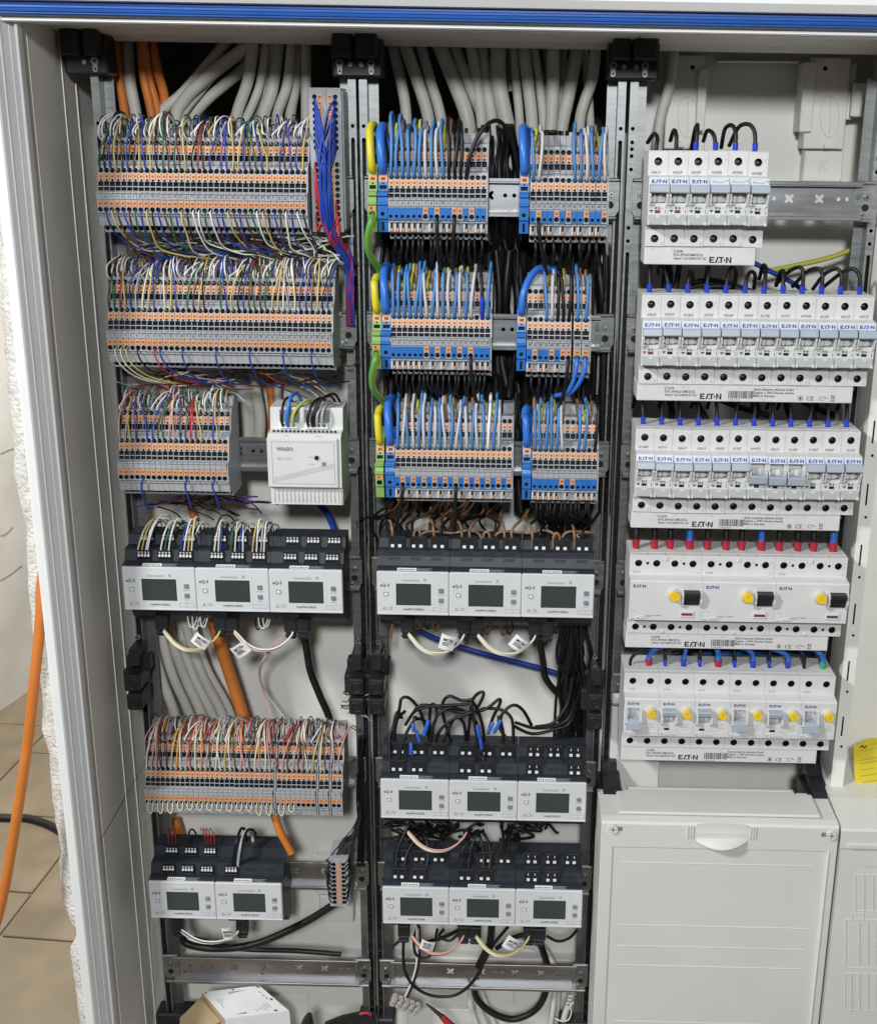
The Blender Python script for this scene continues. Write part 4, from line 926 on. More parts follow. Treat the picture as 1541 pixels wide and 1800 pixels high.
def bus_module(x, z, w_, kind, model, label, rown):
    t = thing('bus_module', (x, 0, z), label, 'module', rown); two = kind != 'BL'
    put('housing', hm_housing(w_, two), t); p = put('front_panel', hm_panel(w_), t)
    put('display', LCD, t); put('system_button', SYSB, t, (9, 0, -.8)); put('select_button', SELB, t, (63, 0, 3.6)); put('select_button', SELB, t, (63, 0, -6.5))
    Y = -58.75
    text('maker_print', 'eQ-3', 4.4, M_PRINT, p, (3.4, Y, 7.0), bold=.10); text('brand_print', 'homematic', 3.8, M_PRINTG, p, (25, Y, 12.6), bold=.05)
    put('brand_print', lines_mesh([(0, .6, 0, 2.8, .5), (1, .6, 1, 2.8, .5), (2, .6, 2, 2.8, .5), (-.2, .6, 2.2, .6, .4), (-.2, 2.8, 2.2, 2.8, .4)], M_PRINTG), p, (46.4, Y, 12.6))
    text('model_print', model, 3.1, M_PRINT, p, (36, Y, -17.6), 'CENTER', .05)
    text('button_print', 'Channel', 2.1, M_PRINTG, p, (63, Y, -1.6), 'CENTER'); text('button_print', 'Select', 2.1, M_PRINTG, p, (63, Y, -11.7), 'CENTER')
    put('label_box', LBLB, p, (55.4, Y, -18.8)); put('label_box', LBL2, p, (55.4, Y, -18.8)); put('icons', ICON, p, (5.6, Y, -17.2))
    sa = math.atan2(4.0, 1.8)
    put('sticker', STK1, t, (20, -56.2, 22.9), (-sa, 0, 0)); put('sticker', STK2, t, (39.5, -56.2, 22.9), (-sa, 0, 0))
    tilt = math.atan2(3, 10)
    if kind == 'DRI':
        for xx in (13, 33.6, 54.4):
            put('pin_connector', PIN4, t, (xx, -45.0, 29.5)); put('pin_connector', PIN4, t, (xx, -28.8, 41.5))
    elif kind == 'AP':
        put('pin_connector', PIN4, t, (9, -45.0, 29.5))
        for xx in (30, 52): put('vent_slots', VENT, t, (xx, -45.9, 30), (-tilt, 0, 0))
        for xx in (18, 38, 55): put('vent_slots', VENT, t, (xx, -29.8, 41), (-tilt, 0, 0))
    elif kind == 'BL':
        for xx in (10, 31, 52):
            put('terminal_pair', PAIR, t, (xx, -32.2, 40.5)); put('vent_slots', VENT, t, (xx + 1, -46.3, 30.2), (-tilt, 0, 0)); put('vent_slots', VENT, t, (xx + 1, -43.5, 36.2), (-.75, 0, 0)).scale = (1, 1, .45)
    else:
        up, lo, emp = kind
        for xx in up: put('terminal_pair', PAIRE if emp else PAIR, t, (xx, -28.8, 39.4))
        for xx in lo: put('terminal_pair', PAIRE if emp else PAIR, t, (xx, -44.4, 27.6))
        for xx in (9, 30, 51):
            if xx not in lo and all(abs(xx - q) > 8 for q in lo): put('vent_slots', VENT, t, (xx + 1, -46.1, 29.2), (-tilt, 0, 0))
    # bus sockets underneath
    mb = MB()
    mb.cbox(8, 26, -44, -22, -35.5, -22, M_BLKPL, 1); mb.cbox(w_ - 26, w_ - 6, -46, -30, -28.5, -22.4, M_ANTH2, .8)
    for k in range(7): mb.box(w_ - 24 + 2.4 * k, w_ - 22.8 + 2.4 * k, -46.3, -45.9, -27.6, -26.2, M_GREY)
    mb.build('bus_socket', t)
    return t
g4 = 'display modules in the fourth row of the left field'; g4b = 'display modules in the fourth row of the middle field'
for k, nm in enumerate(('left', 'middle', 'right')):
    bus_module(-234.5 + 72.4 * k, -375.2, 72.4, 'DRI', 'HmIPW-DRI32', '%s display module below the power supply in the left field%s' % (nm, ', without wires' if k == 2 else ''), g4)
    bus_module(16 + 71 * k, -375.5, 71, 'BL', 'HmIPW-DRBL4', '%s display module with brown jumper wires in the middle field' % nm, g4b)
U3 = (9, 30, 51)
for k, (nm, md, kd) in enumerate((('left', 'HmIPW-DRD3', (U3, (9, 30), False)), ('middle', 'HmIPW-DRD3', (U3, (9, 30), False)), ('right', 'HmIP-DRDI3', (U3, (8, 51), True)))):
    bus_module(16 + 71 * k, -603.7, 71, kd, md, '%s display module under the tangle of thick black wires%s' % (nm, ', unwired' if k == 2 else ''), 'display modules in the fifth row of the middle field')
for k, (nm, kd) in enumerate((('left', (U3, (9, 30), False)), ('middle', (U3, (9, 30), False)), ('right', (U3, (9, 30), True)))):
    bus_module(16 + 71 * k, -732.5, 71, kd, 'HmIPW-DRS8', '%s display module of the bottom middle row%s' % (nm, ', unwired' if k == 2 else ''), 'display modules in the bottom row of the middle field')
bus_module(-234.3, -732, 71.5, 'DRI', 'HmIPW-DRI32', 'bottom left display module with red wires at its back', 'display modules in the bottom row of the left field')
bus_module(-162.8, -732, 71.5, 'AP', 'HmIPW-DRAP', 'bottom left-field display module with grey and black wires on top', 'display modules in the bottom row of the left field')

# ================================================================ power supply
t = thing('power_supply', (-85, 0, -245), 'white power supply unit with vent slots on the third left rail', 'power supply')
W = 69.5
mb = MB()
mb.prism([(50, 4), (50, 38), (48.5, 39.5), (31, 41), (29.5, 42), (28, 54), (25, 57.6), (-23.8, 58), (-25.5, 52.5), (-43, 51), (-43, 4)], 0, W, M_WHITE)
mb.build('housing', t)
mb = MB(); mb.cbox(-.6, W - 2.4, -60, -57, -24, 25.0, M_WHITE, 1.2); mb.plate(rrect(4, W - 6, -20, 21.5, .6), [rrect(4.4, W - 6.4, -19.6, 21.1, .4)], front(-60.08), M_PRINTG, .1); f = mb.build('front_panel', t)
mb = MB(); mb.plate(rect(1.5, W - 1.5, -42.4, -25.6), [rect(3.4 + 3.85 * k, 5.6 + 3.85 * k, -41, -27) for k in range(17)], front(-53), M_WHITE, 2.5, M_DARK, edge=2, hd=6); mb.build('vent_grille', t)
mb = MB(); mb.box(39.6, 64.6, -46.2, -45.6, -41, -34, M_YELTAG); mb.build('inner_label', t)
mb = MB()
for k in range(16): mb.cyl((5 + 3.9 * k, -49.5, 29.4), (5 + 3.9 * k, -51, 29.6), 1.2, M_DARK, 8)
mb.build('screw_holes', t)
for x0, x1, n in ((10, 27, 3), (34, 56, 4)):
    mb = MB(); mb.cbox(x0, x1, -44.5, -41, 30.5, 36, M_PAPER, .5); mb.plate(rect(x0 - 1, x1 + 1, 30, 48), [], front(-40.6), M_BTN, edge=.2)
    for k in range(n): mb.cyl((x0 + 3 + 5 * k, -44.3, 34), (x0 + 3 + 5 * k, -44.8, 34), 1.5, M_DARK, 8)
    mb.build('connector', t)
text('maker_print', 'WAGO', 4.6, M_PRINTG, f, (8.6, -60.15, 12.8), bold=.35, sx=1.05); text('model_print', '787-1212', 3.8, M_PRINTG, f, (8.6, -60.15, 3.4))
mb = MB(); mb.cyl((46.5, -59.9, 6), (46.5, -60.3, 6), 2.3, M_DARK, 12); mb.tube([(46.7 + 2.9 * math.cos(a), -60.2, 6 + 2.9 * math.sin(a)) for a in [-1.6 + 3.2 * k / 8 for k in range(9)]], .45, M_WHITE, 5, 1); mb.box(51.2, 55.4, -60.2, -59.9, -2, 2, M_BTN); mb.build('adjuster', f)
put('print', lines_mesh([(4.2, -14.5 - k * 1.1, W - 6.2, 1.0 - k * 1.1, .22) for k in range(5)], M_PRINTG), f, (0, -60.12, 0))
text('small_print', '+V adj', 1.9, M_PRINTG, f, (38, -60.15, 6)); text('small_print', 'DC OK', 1.9, M_PRINTG, f, (38, -60.15, -1))
text('small_print', 'INPUT', 1.6, M_PRINTG, t, (16, -57.8, 26.1)); text('small_print', 'OUTPUT', 1.6, M_PRINTG, t, (45, -57.8, 26.1))

# ================================================================ covers of the meter field
FC = -110.0
t = thing('meter_field_cover', (241, 0, -1080), 'large closed light grey cover with a handle below the breakers', 'cover'); Z = lambda z: z + 1080
mb = MB(); X1 = 234.5
mb.prism([(0, 40), (0, 110), (Z(-596), 110), (Z(-594), 108), (Z(-592.5), 100), (Z(-592.5), 60), (Z(-597), 56), (Z(-598), 40)], 0, X1, M_COVER)
mb.build('body', t)
mb = MB(); mb.cbox(18, X1 - 16, -100, -58, Z(-592), Z(-588.5), M_COVER, 1.5); mb.cbox(32, X1 - 30, -55, -38, Z(-600), Z(-594.5), M_COVER, 1.5)
for y in (-50, -43): mb.cbox(34, X1 - 34, y - .5, y + .5, Z(-595), Z(-594.1), M_COVER, .2)
mb.build('top_step', t)
mb = MB()
a, b = 11.5, X1 - 6.5; zt = Z(-621)
mb.plate(rect(.8, X1 - .8, 2, Z(-596.5)), [rect(a, b - 3, 20, zt)], front(FC - 1.6), M_COVER, 1.6, edge=1.5)
mb.cbox(b - 2.8, b - 1.6, FC - 3.2, FC - 1.2, 20, zt + .5, M_PAPER, .4)
mb.build('rim', t)
for y in (1519, 1629, 1666, 1700, 1799):
    z = at(1240, y, 110).z
    m2 = MB(); m2.cbox(21, X1 - 22, FC - .55, FC + .2, Z(z) - .5, Z(z) + .5, M_COVER, .25); m2.build('moulded_line', t)
c = at(1268, 1465, 112)
mb = MB(); hx = c.x - 241; hz = Z(c.z)
for k in range(9):
    pass
pts = []; N = 16
for i in range(N + 1):
    s_ = i / N; x = -25 + 50 * s_; sag = 7.5 * (1 - (2 * s_ - 1) ** 2)
    pts.append((x, sag))
vs = []
for x, sag in pts: vs += [(hx + x, FC - 2, hz + 10 + sag * .15), (hx + x, FC - 1.4 + 0, hz - 6 + 0), (hx + x, FC - 3 - sag * 1.1, hz - 8 - sag * .55), (hx + x, FC - 3.2 - sag * 1.15, hz - 10 - sag * .6), (hx + x, FC - 2, hz - 11.5 - sag * .6)]
mb.add(vs, [(i * 5 + k, i * 5 + k + 1, (i + 1) * 5 + k + 1, (i + 1) * 5 + k) for i in range(N) for k in range(4)], M_COVER, True)
mb.build('handle', t)
for sx in (-34, -31.4, -28.8, 27.8, 30.4, 33): MB().cbox(hx + sx, hx + sx + 1.2, FC - 3, FC - 1, hz - 6.5, hz + 7.5, M_COVER, .4).build('grip_rib', t)
for px, py, sg in ((1077, 1458, 1), (1461, 1469, -1)):
    c = at(px, py, 113); m2 = MB(); m2.box(2 * sg if sg > 0 else -9.5, 9.5 if sg > 0 else 2 * sg, -112.0, -111.5, -2.2, 2.2, M_BTN); m2.cyl((0, -111, 0), (0, -114.2, 0), 5.2, M_COVER, 18, 4.9)
    m2.box(-3, 3, -114.4, -114.0, -.45, .45, M_BTN); m2.box(-.45, .45, -114.4, -114.0, -3, 3, M_BTN); m2.build('cover_screw', t, (c.x - 241, 0, Z(c.z)))
t = thing('neighbour_cover', (477.6, 0, -1080), 'light grey cover with moulded outlines cut off at the right edge', 'cover')
mb = MB(); mb.prism([(0, -20), (0, 108), (Z(-618), 108), (Z(-617.5), 111), (Z(-599), 110.5), (Z(-597), 108), (Z(-590), 62), (Z(-590), -20)], 0, 150, M_COVER); mb.cbox(8, 150, -112.4, -109, Z(-617.5), Z(-612.5), M_COVER, .5)
mb.build('body', t)
mb = MB()
def ol(x0, y0, x1, y1, r=.45):
    q = [at(x0, y0, 108.2), at(x1, y0 + (x1 - x0) * .02, 108.2), at(x1, y1 + (x1 - x0) * .02, 108.2), at(x0, y1, 108.2)]
    q = [(p.x - 477.6, p.y, Z(p.z)) for p in q]
    for i in range(4): mb.tube([q[i], q[(i + 1) % 4]], r, M_COVER, 5, 1)
    mb.__dict__.setdefault('q', []).append(q)
ol(1503, 1538, 1620, 1602); ol(1486, 1617, 1640, 1702); ol(1485, 1712, 1620, 1776); ol(1497, 1606, 1518, 1616)
for x in (1518, 1534, 1550): ol(x, 1538, x + 1.5, 1602, .3)
for x in (1510, 1525, 1540): ol(x, 1622, x + 1.5, 1697, .3)
for x in (1496, 1510, 1525, 1540): ol(x, 1712, x + 1.5, 1776, .3)
mb.build('moulded_outline', t)
c = at(1512, 1524, 108.4); text('embossed_text', 'Das Leben', 5.0, M_COVER, t, (c.x - 477.6, c.y - .3, Z(c.z)), bold=.05)
def cover_bracket(px, py, label):
    c = at(px, py, 40); t = thing('cover_bracket', (c.x, 0, c.z), label, 'bracket', 'black plastic post brackets')
    mb = MB(); prof = [(22, 0), (22, 12), (14, 22), (10, 46), (-8, 92), (-26, 94), (-26, 78), (-12, 40), (-20, 10), (-20, 0)]
    mb.prism(prof, -8, 8, M_BLKPL); mb.cbox(-13, -7, -60, 0, -14, 4, M_BLKPL, 1.5); mb.cbox(7, 12, -50, 0, -14, 8, M_BLKPL, 1.5)
    mb.cbox(-6, 6, -95.5, -90, -24, -10, M_DARK, 1); mb.build('arm', t)
    m2 = MB(); m2.cyl((0, -6, 0), (0, -9.5, 0), 3.2, M_SCREW, 12, 2.6); m2.box(-2, 2, -9.8, -9.4, -.4, .4, M_DARK); m2.box(-.4, .4, -9.8, -9.4, -2, 2, M_DARK); m2.build('screw', t, (0, -6, 17))
cover_bracket(1072, 1395, 'black bracket holding the upper left corner of the large cover')
cover_bracket(1437, 1400, 'black bracket holding the upper right corner of the large cover')
# ================================================================ wires
NW = {}
def wire(name, pts, r, c, label, group, seg=7, sub=6, cat='wire', extra=None):
    mb = MB(); m = WC[c] if isinstance(c, str) else c
    mb.tube(pts, r, m, seg, sub)
    if c in ('earth',):
        me = mb.mesh(name); o = put(name, me)
        uvl = me.uv_layers.new(name='UVMap'); n = seg
        for p in me.polygons:
            for li, vi in zip(p.loop_indices, p.vertices):
                k = vi % n; uvl.data[li].uv = (((k / n) + .003 * (vi // n)) % 1.0, 0)
    else: o = mb.build(name)
    tag(o, label, cat, group); NW[name] = NW.get(name, 0) + 1
    if extra: extra(o)
    return o
W3 = lambda x, d, z: (x, -d, z)
def sig_row(key, rowname, white_p, cols, peak, rnd, lean=3.0, skip_a=0.0, skip_b=0.0, colsA=None):
    xs, z0 = BLOCKS[key]
    left = 0
    for i, x in enumerate(xs):
        if left == 0: left = rnd.choice((3, 4, 4, 5, 6)); gc = x + WB * left * rnd.uniform(.2, .8); gp = rnd.uniform(-3, 4); gs = rnd.uniform(-3, 3)
        left -= 1
        cl = (gc - x) * .55 + gs * .6 + rnd.uniform(-lean, lean) * .55
        pk = peak + gp + rnd.uniform(-3, 3)
        if rnd.random() > skip_a:
            c = colsA[i % len(colsA)] if colsA else ('white' if rnd.random() < white_p else rnd.choice(cols))
            j = rnd.uniform(-1.4, 1.4)
            b = rnd.uniform(-3.2, -.2)
            wire('signal_wire', [W3(x, 29, 44.6 + z0), W3(x + j * .2, 35, 47 + z0), W3(x + b, 41 + rnd.uniform(-1, 3), 53 + z0), W3(x + b + cl * .3, 39 + rnd.uniform(-2, 4), pk - 7 + z0), W3(x + cl * .7, 31, pk - 1 + z0), W3(x + cl + 1.5, 22, pk - 1.5 + z0), W3(x + cl * 1.3 + 3, 13, pk - 9 + z0), W3(x + cl * 1.4 + 4, 2, 48 + z0)], .68, c,
                 'thin %s wire looping from the rear of the %s block, %s' % (c, ordn(i + 1), rowname), 'thin wires of the %s' % rowname)
        if rnd.random() > skip_b:
            c = cols[i % len(cols)] if rnd.random() < .75 else rnd.choice(cols)
            j = rnd.uniform(-2.4, 2.4); pk2 = pk + rnd.uniform(-2, 3)
            wire('signal_wire', [W3(x, 44, 21 + z0), W3(x + j * .1, 50.5, 24.5 + z0), W3(x + j * .5, 50.5 + rnd.uniform(-1, 1.5), 35 + z0), W3(x + j + cl * .3, 48 + rnd.uniform(-1.5, 2.5), 47 + z0), W3(x + j + cl * .7, 42, 58 + z0), W3(x + j * .6 + cl, 33, pk2 - 2 + z0), W3(x + cl * 1.2 + 1.5, 22, pk2 - 1 + z0), W3(x + cl * 1.4 + 3, 12, pk2 - 9 + z0), W3(x + cl * 1.4 + 4, 2, 46 + z0)], .68, c,
                 'thin %s wire in the front hole of the %s block, %s' % (c, ordn(i + 1), rowname), 'thin wires of the %s' % rowname)
seqA = ['green', 'violet', 'blue', 'yellow', 'brown', 'blue', 'brown', 'green', 'blue', 'yellow', 'black', 'blue', 'brown', 'green', 'blue', 'yellow', 'black', 'red', 'brown', 'green']
sig_row('f1r1', R11, .86, seqA, 66, random.Random(11), 3.0, .02, .04)
seqB = ['brown', 'green', 'yellow', 'yellow', 'blue', 'grey', 'cream', 'yellow', 'blue', 'brown', 'cream', 'yellow', 'blue', 'red', 'green', 'blue', 'yellow', 'black', 'blue', 'brown', 'green', 'blue', 'yellow', 'black', 'blue', 'brown', 'green']
sig_row('f1r2', R12, .82, seqB, 66, random.Random(22), 3.4, .03, .05)
seqC = ['pink', 'green', 'yellow', 'violet', 'grey', 'green', 'yellow', 'brown', 'green', 'blue', 'pink', 'blue', 'brown', 'red', 'green', 'yellow', 'orange', 'blue', 'brown', 'green']
sig_row('f1r3', R13, .62, seqC, 64, random.Random(33), 3.4, .04, .04)
seqD = ['cream', 'brown', 'pink', 'pink', 'brown', 'cream', 'orange', 'cream', 'pink', 'red', 'cream', 'orange', 'pink', 'brown', 'red', 'cream', 'yellow']
rnd = random.Random(44)
sig_row('f1r5', R15, .34, seqD, 65, rnd, 3.6, .08, .06)
# wires leaving the lower holes of the topmost row, gathered to the right
xs, z0 = BLOCKS['f1r1']; rnd = random.Random(5)
for i, x in enumerate(xs):
    if i < 1: continue
    c = seqA[(i + 1) % 20] if rnd.random() < .8 else 'white'
    lean = rnd.uniform(1, 6); dz = rnd.uniform(-8, 3)
    tgt = min(x + rnd.uniform(16, 40), -40 + rnd.uniform(-8, 8))
    wire('signal_wire' if NW['signal_wire'] < 300 else 'lower_signal_wire', [W3(x, 51, -11.3 + z0), W3(x + .2, 57.6, -14 + z0), W3(x + lean * .5, 58 + rnd.uniform(-1, 1), -22 + z0), W3(x + lean, 54, -31 + z0), W3(x + lean * 2.2, 44 + rnd.uniform(-3, 3), -42 + dz + z0), W3((x + tgt) / 2 + 5, 36, -49 + dz + z0), W3(tgt, 28, -50 + dz * 1.3 + z0), W3(tgt + 14, 16, -56 + dz + z0)], .7, c,
         'thin %s wire leaving downwards from the %s block, topmost left row' % (c, ordn(i + 1)), 'wires below the topmost left row')
# wires from the lower holes of the second and third rows
xs, z0 = BLOCKS['f1r2']
for i, c in ((1, 'cream'), (2, 'cream'), (3, 'yellow'), (5, 'black'), (8, 'red'), (9, 'blue'), (13, 'blue'), (19, 'blue'), (25, 'blue'), (31, 'blue'), (36, 'blue')):
    x = xs[i]; b = rnd.uniform(1, 5) + (8 if i < 10 else 0)
    wire('jumper_wire', [W3(x, 51, -11.3 + z0), W3(x - .4, 57.8, -14.5 + z0), W3(x - .6 + b * .2, 58.2, -22 + z0), W3(x + b * .6, 55, -31 + z0), W3(x + b * 1.6, 44, -42 + z0), W3(x + b * 3 + 4, 30, -50 + z0), W3(x + b * 4 + 10, 14, -52 + z0)], .75, c, '%s jumper wire in the %s lower hole of the second left row' % (c, ordn(i + 1)), 'jumper wires of the left field')
xs, z0 = BLOCKS['f1r3']
for i in (4, 12, 17):
    x = xs[i]; wire('jumper_wire', [W3(x, 51, -11.3 + z0), W3(x, 57.6, -14 + z0), W3(x - 1.5, 58.4, -20 + z0), W3(x - 2 + i * .2, 57, -30 + z0), W3(x - 1 + i * .2, 50, -44 + z0), W3(x + 3, 40, -48 + z0)], .85, 'blue', 'blue jumper wire in the %s lower hole of the short left row' % ordn(i + 1), 'jumper wires of the left field')
# little cream bridges along the lowest row
xs, z0 = BLOCKS['f1r5']
for k, i in enumerate((0, 2, 4, 6, 8, 10, 12, 14, 16, 18, 20, 22, 24, 26, 28)):
    xa, xb = xs[i] + .6, xs[i] + 5.6; dp = (11 if k < 3 or k in (11, 12, 13) else 7) + random.uniform(-.8, .8)
    wire('bridge_wire', [W3(xa, 51, -11.4 + z0), W3(xa, 56.5, -12.5 + z0), W3(xa - .1, 58, -13 - dp * .55 + z0), W3((xa + xb) / 2 - .6, 58.4, -12.5 - dp + z0), W3((xa + xb) / 2 + .8, 58.4, -12.5 - dp + z0), W3(xb + .1, 58, -13 - dp * .55 + z0), W3(xb, 56.5, -12.5 + z0), W3(xb, 51, -11.4 + z0)], .62, 'cream', '%s small cream wire bridge below the lowest left row' % ordn(k + 1), 'wire bridges of the lowest left row', 6, 5)

# ---------------- power wires of the middle field
def pw(key, rowname, front_c, back_c, peak, rnd, r=1.5):
    xs, z0 = BLOCKS[key]
    names = {'pblue': 'blue', 'pgrey': 'grey', 'black': 'black', 'pbrown': 'brown', 'yg': 'green-yellow', 'earth': 'green-yellow', 'white': 'white'}
    for i, x in enumerate(xs):
        c = front_c[i] if i < len(front_c) else None
        cl = rnd.uniform(-2.6, 2.6) + 1.2 * math.sin(i * 1.9)
        b = back_c[i] if i < len(back_c) else None
        if b:
            pk = peak + rnd.uniform(-5, 3); j = rnd.uniform(-2.2, 2.2)
            wire('power_wire', [W3(x, 29, 44.4 + z0), W3(x, 34.5, 48 + z0), W3(x + j * .5, 38, 57 + z0), W3(x + j, 34, pk - 5 + z0), W3(x + j, 26, pk + z0), W3(x + j, 15, pk - 3 + z0), W3(x + j * 1.3, 6, pk - 14 + z0), W3(x + j, -6, 46 + z0)], r * .92, b, '%s power wire in the %s rear hole of the %s' % (names[b], ordn(i + 1), rowname), 'power wires of the %s' % rowname, 8)
        if c:
            pk = peak + rnd.uniform(-5, 6); j = rnd.uniform(-1.9, 1.9)
            wire('power_wire', [W3(x, 43.5, 20.8 + z0), W3(x, 49.5, 25 + z0), W3(x + j * .4, 51.5, 34 + z0), W3(x + j + cl * .3, 50, 47 + z0), W3(x + j + cl * .8, 45, 61 + z0), W3(x + cl, 37, pk - 4 + z0), W3(x + cl, 27, pk + 1 + z0), W3(x + cl, 14, pk - 3 + z0), W3(x + cl, 4, pk - 16 + z0), W3(x + cl, -8, 46 + z0)], r, c, '%s power wire in the %s front hole of the %s' % (names[c], ordn(i + 1), rowname), 'power wires of the %s' % rowname, 8)
B, G, K, N_, Y = 'pblue', 'pgrey', 'black', 'pbrown', 'yg'
pw('f2r1', Q11, [B, B, B, B, B, B, G, B, G, B, K, K, K], [N_, Y, N_, B, N_, Y, N_, Y, N_, Y, N_, K, K], 70, random.Random(71))
pw('f2r1b', Q12, [B, G, None, None, None, None, None, B, B, G, B, B, G], [Y, N_, None, None, None, None, None, N_, B, G, N_, Y, K], 66, random.Random(72))
pw('f2r2', Q21, [B, B, B, B, B, B, G, B, G, B, G, B, G, B, G, None, None, B], [N_, Y, N_, Y, N_, Y, Y, N_, N_, N_, Y, N_, Y, Y, None, K, None, Y], 66, random.Random(73))
pw('f2r2b', Q22, [None, None, None, B, G, K, K, K, B, B], [None, None, None, N_, Y, None, Y, None, N_, N_], 64, random.Random(74))
pw('f2r3', Q31, [B, G, B, G, B, G, B, G, B, G, B, G, B, G, B, G, B, 'white', B, G], [N_, Y, N_, None, Y, N_, N_, Y, None, N_, Y, N_, None, N_, N_, None, Y, N_, Y, K], 66, random.Random(75))
pw('f2r3b', Q32, [B, B, B, B, B, G, None, None, B, B, None, K], [N_, Y, N_, Y, None, N_, None, None, N_, Y, N_, N_], 66, random.Random(76))
# black wire with a blue sleeve in the second row
x, z0 = BLOCKS['f2r2'][0][16], BLOCKS['f2r2'][1]
o = wire('power_wire', [W3(x, 43.5, 20.8 + z0), W3(x, 50, 25 + z0), W3(x, 51.5, 36 + z0), W3(x - .6, 50, 50 + z0), W3(x - 2, 42, 64 + z0), W3(x - 5, 30, 72 + z0), W3(x - 8, 14, 66 + z0), W3(x - 8, 0, 46 + z0)], 1.5, K, 'black power wire with a blue sleeve in the wide second middle row', 'power wires of the wide second middle row', 8)
MB().tube([W3(x, 47, 22.5 + z0), W3(x, 50.4, 27 + z0), W3(x, 51.6, 35 + z0), W3(x - .2, 51.2, 42 + z0)], 2.2, M_FERB, 10, 4).build('sleeve', o)
# thick black lead arching to the right out of the top row
x, z0 = BLOCKS['f2r1'][0][13], BLOCKS['f2r1'][1]
wire('power_wire', [W3(x, 43.5, 20.8 + z0), W3(x + .5, 50, 26 + z0), W3(x + 3, 52, 40 + z0), W3(x + 10, 50, 57 + z0), W3(x + 19, 46, 68 + z0), W3(x + 28, 38, 70.5 + z0), W3(x + 36, 26, 62 + z0), W3(x + 43, 10, 42 + z0), W3(x + 48, -4, 10 + z0)], 1.9, K, 'thick black lead arching right from the wide top middle row', 'power wires of the wide top middle row', 10)
# thick in-feed leads
def feed(x, z0, c, up, r, label, back=None):
    wire('infeed_lead', [W3(x, 40, 23 + z0), W3(x, 50.5, 28 + z0), W3(x - .8, 52, 38 + z0), W3(x - 1.6, 49, 50 + z0), W3(x - 2.4, 42, up - 5 + z0), W3(x - 1.5, 31, up + z0), W3(x + 1, 18, up - 3 + z0), W3(x + 4, 4, up - 16 + z0), W3(x + 6, -12, up - 45 + z0)], r, c, label, 'thick in-feed leads', 14, 7)
for z0, nm, xg, xb, ug, ub in ((0, Q11, 18.0, 27.3, 64, 63), (-125, Q21, 19.6, 28.4, 54, 64), (-250, Q31, 20.4, 30.4, 54, 64)):
    feed(xg, z0 - 1, 'earth', ug, 3.6, 'thick green-yellow lead entering the %s from above' % nm); feed(xb, z0 - 1, 'fblue', ub, 3.9, 'thick blue lead entering the %s from above' % nm)
feed(153.6, -1, 'fblue', 63, 3.9, 'thick blue lead entering the narrow top middle row from above')
wire('infeed_lead', [W3(153.4, 40, -104), W3(153.4, 50.5, -98), W3(154, 51, -86), W3(157, 48, -76), W3(162, 42, -67), W3(170, 32, -62), W3(182, 20, -64), W3(192, 6, -72)], 3.4, 'fblue', 'thick blue lead bending right above the narrow second middle row', 'thick in-feed leads', 14, 7)
feed(160.6, -251, 'fblue', 56, 3.7, 'thick blue lead entering the narrow third middle row from above')
for z0, nm, x in ((0, Q11, 18.0), (-125, Q21, 19.6)):
    wire('infeed_lead', [W3(x, 46, -13 + z0), W3(x, 58, -17 + z0), W3(x - 2.6, 60, -26 + z0), W3(x - 4.4, 58, -36 + z0), W3(x - 4.2, 52, -47 + z0), W3(x - 1, 44, -56 + z0), W3(x + 3, 34, -64 + z0), W3(x + 6, 24, -76 + z0)], 3.2, 'earth', 'thick green-yellow lead leaving the %s downwards' % nm, 'thick in-feed leads', 14, 7)
# black wires leaving lower holes in the middle field
for key, i, dx in (('f2r1', 8, .6), ('f2r1', 11, -1), ('f2r1b', 1, 3), ('f2r2', 14, 2), ('f2r2b', 7, -2), ('f2r3', 1, -3), ('f2r3', 11, -.5)):
    x, z0 = BLOCKS[key][0][i], BLOCKS[key][1]
    wire('lower_power_wire', [W3(x, 50, -11.5 + z0), W3(x, 57.5, -14.5 + z0), W3(x + dx * .3, 59, -24 + z0), W3(x + dx, 57, -36 + z0), W3(x + dx * 2, 50, -50 + z0), W3(x + dx * 3, 38, -62 + z0)], 1.7, K, 'black wire leaving the %s lower hole of the %s' % (ordn(i + 1), {'f2r1': Q11, 'f2r1b': Q12, 'f2r2': Q21, 'f2r2b': Q22, 'f2r3': Q31}[key]), 'black wires below the middle rows', 8)
for k, i in enumerate((8, 9)):
    x, z0 = BLOCKS['f2r2b'][0][i], BLOCKS['f2r2b'][1]
    wire('lower_power_wire', [W3(x, 50, -11.5 + z0), W3(x, 58, -14.5 + z0), W3(x - 1, 60, -24 + z0), W3(x - 4 - k * 2, 58, -36 + z0), W3(x - 9 - k * 4, 50, -46 + z0), W3(x - 18 - k * 4, 38, -51 + z0)], 2.1, 'fblue', '%s bright blue wire curling down from the narrow second middle row' % ('left', 'right')[k], 'black wires below the middle rows', 10)
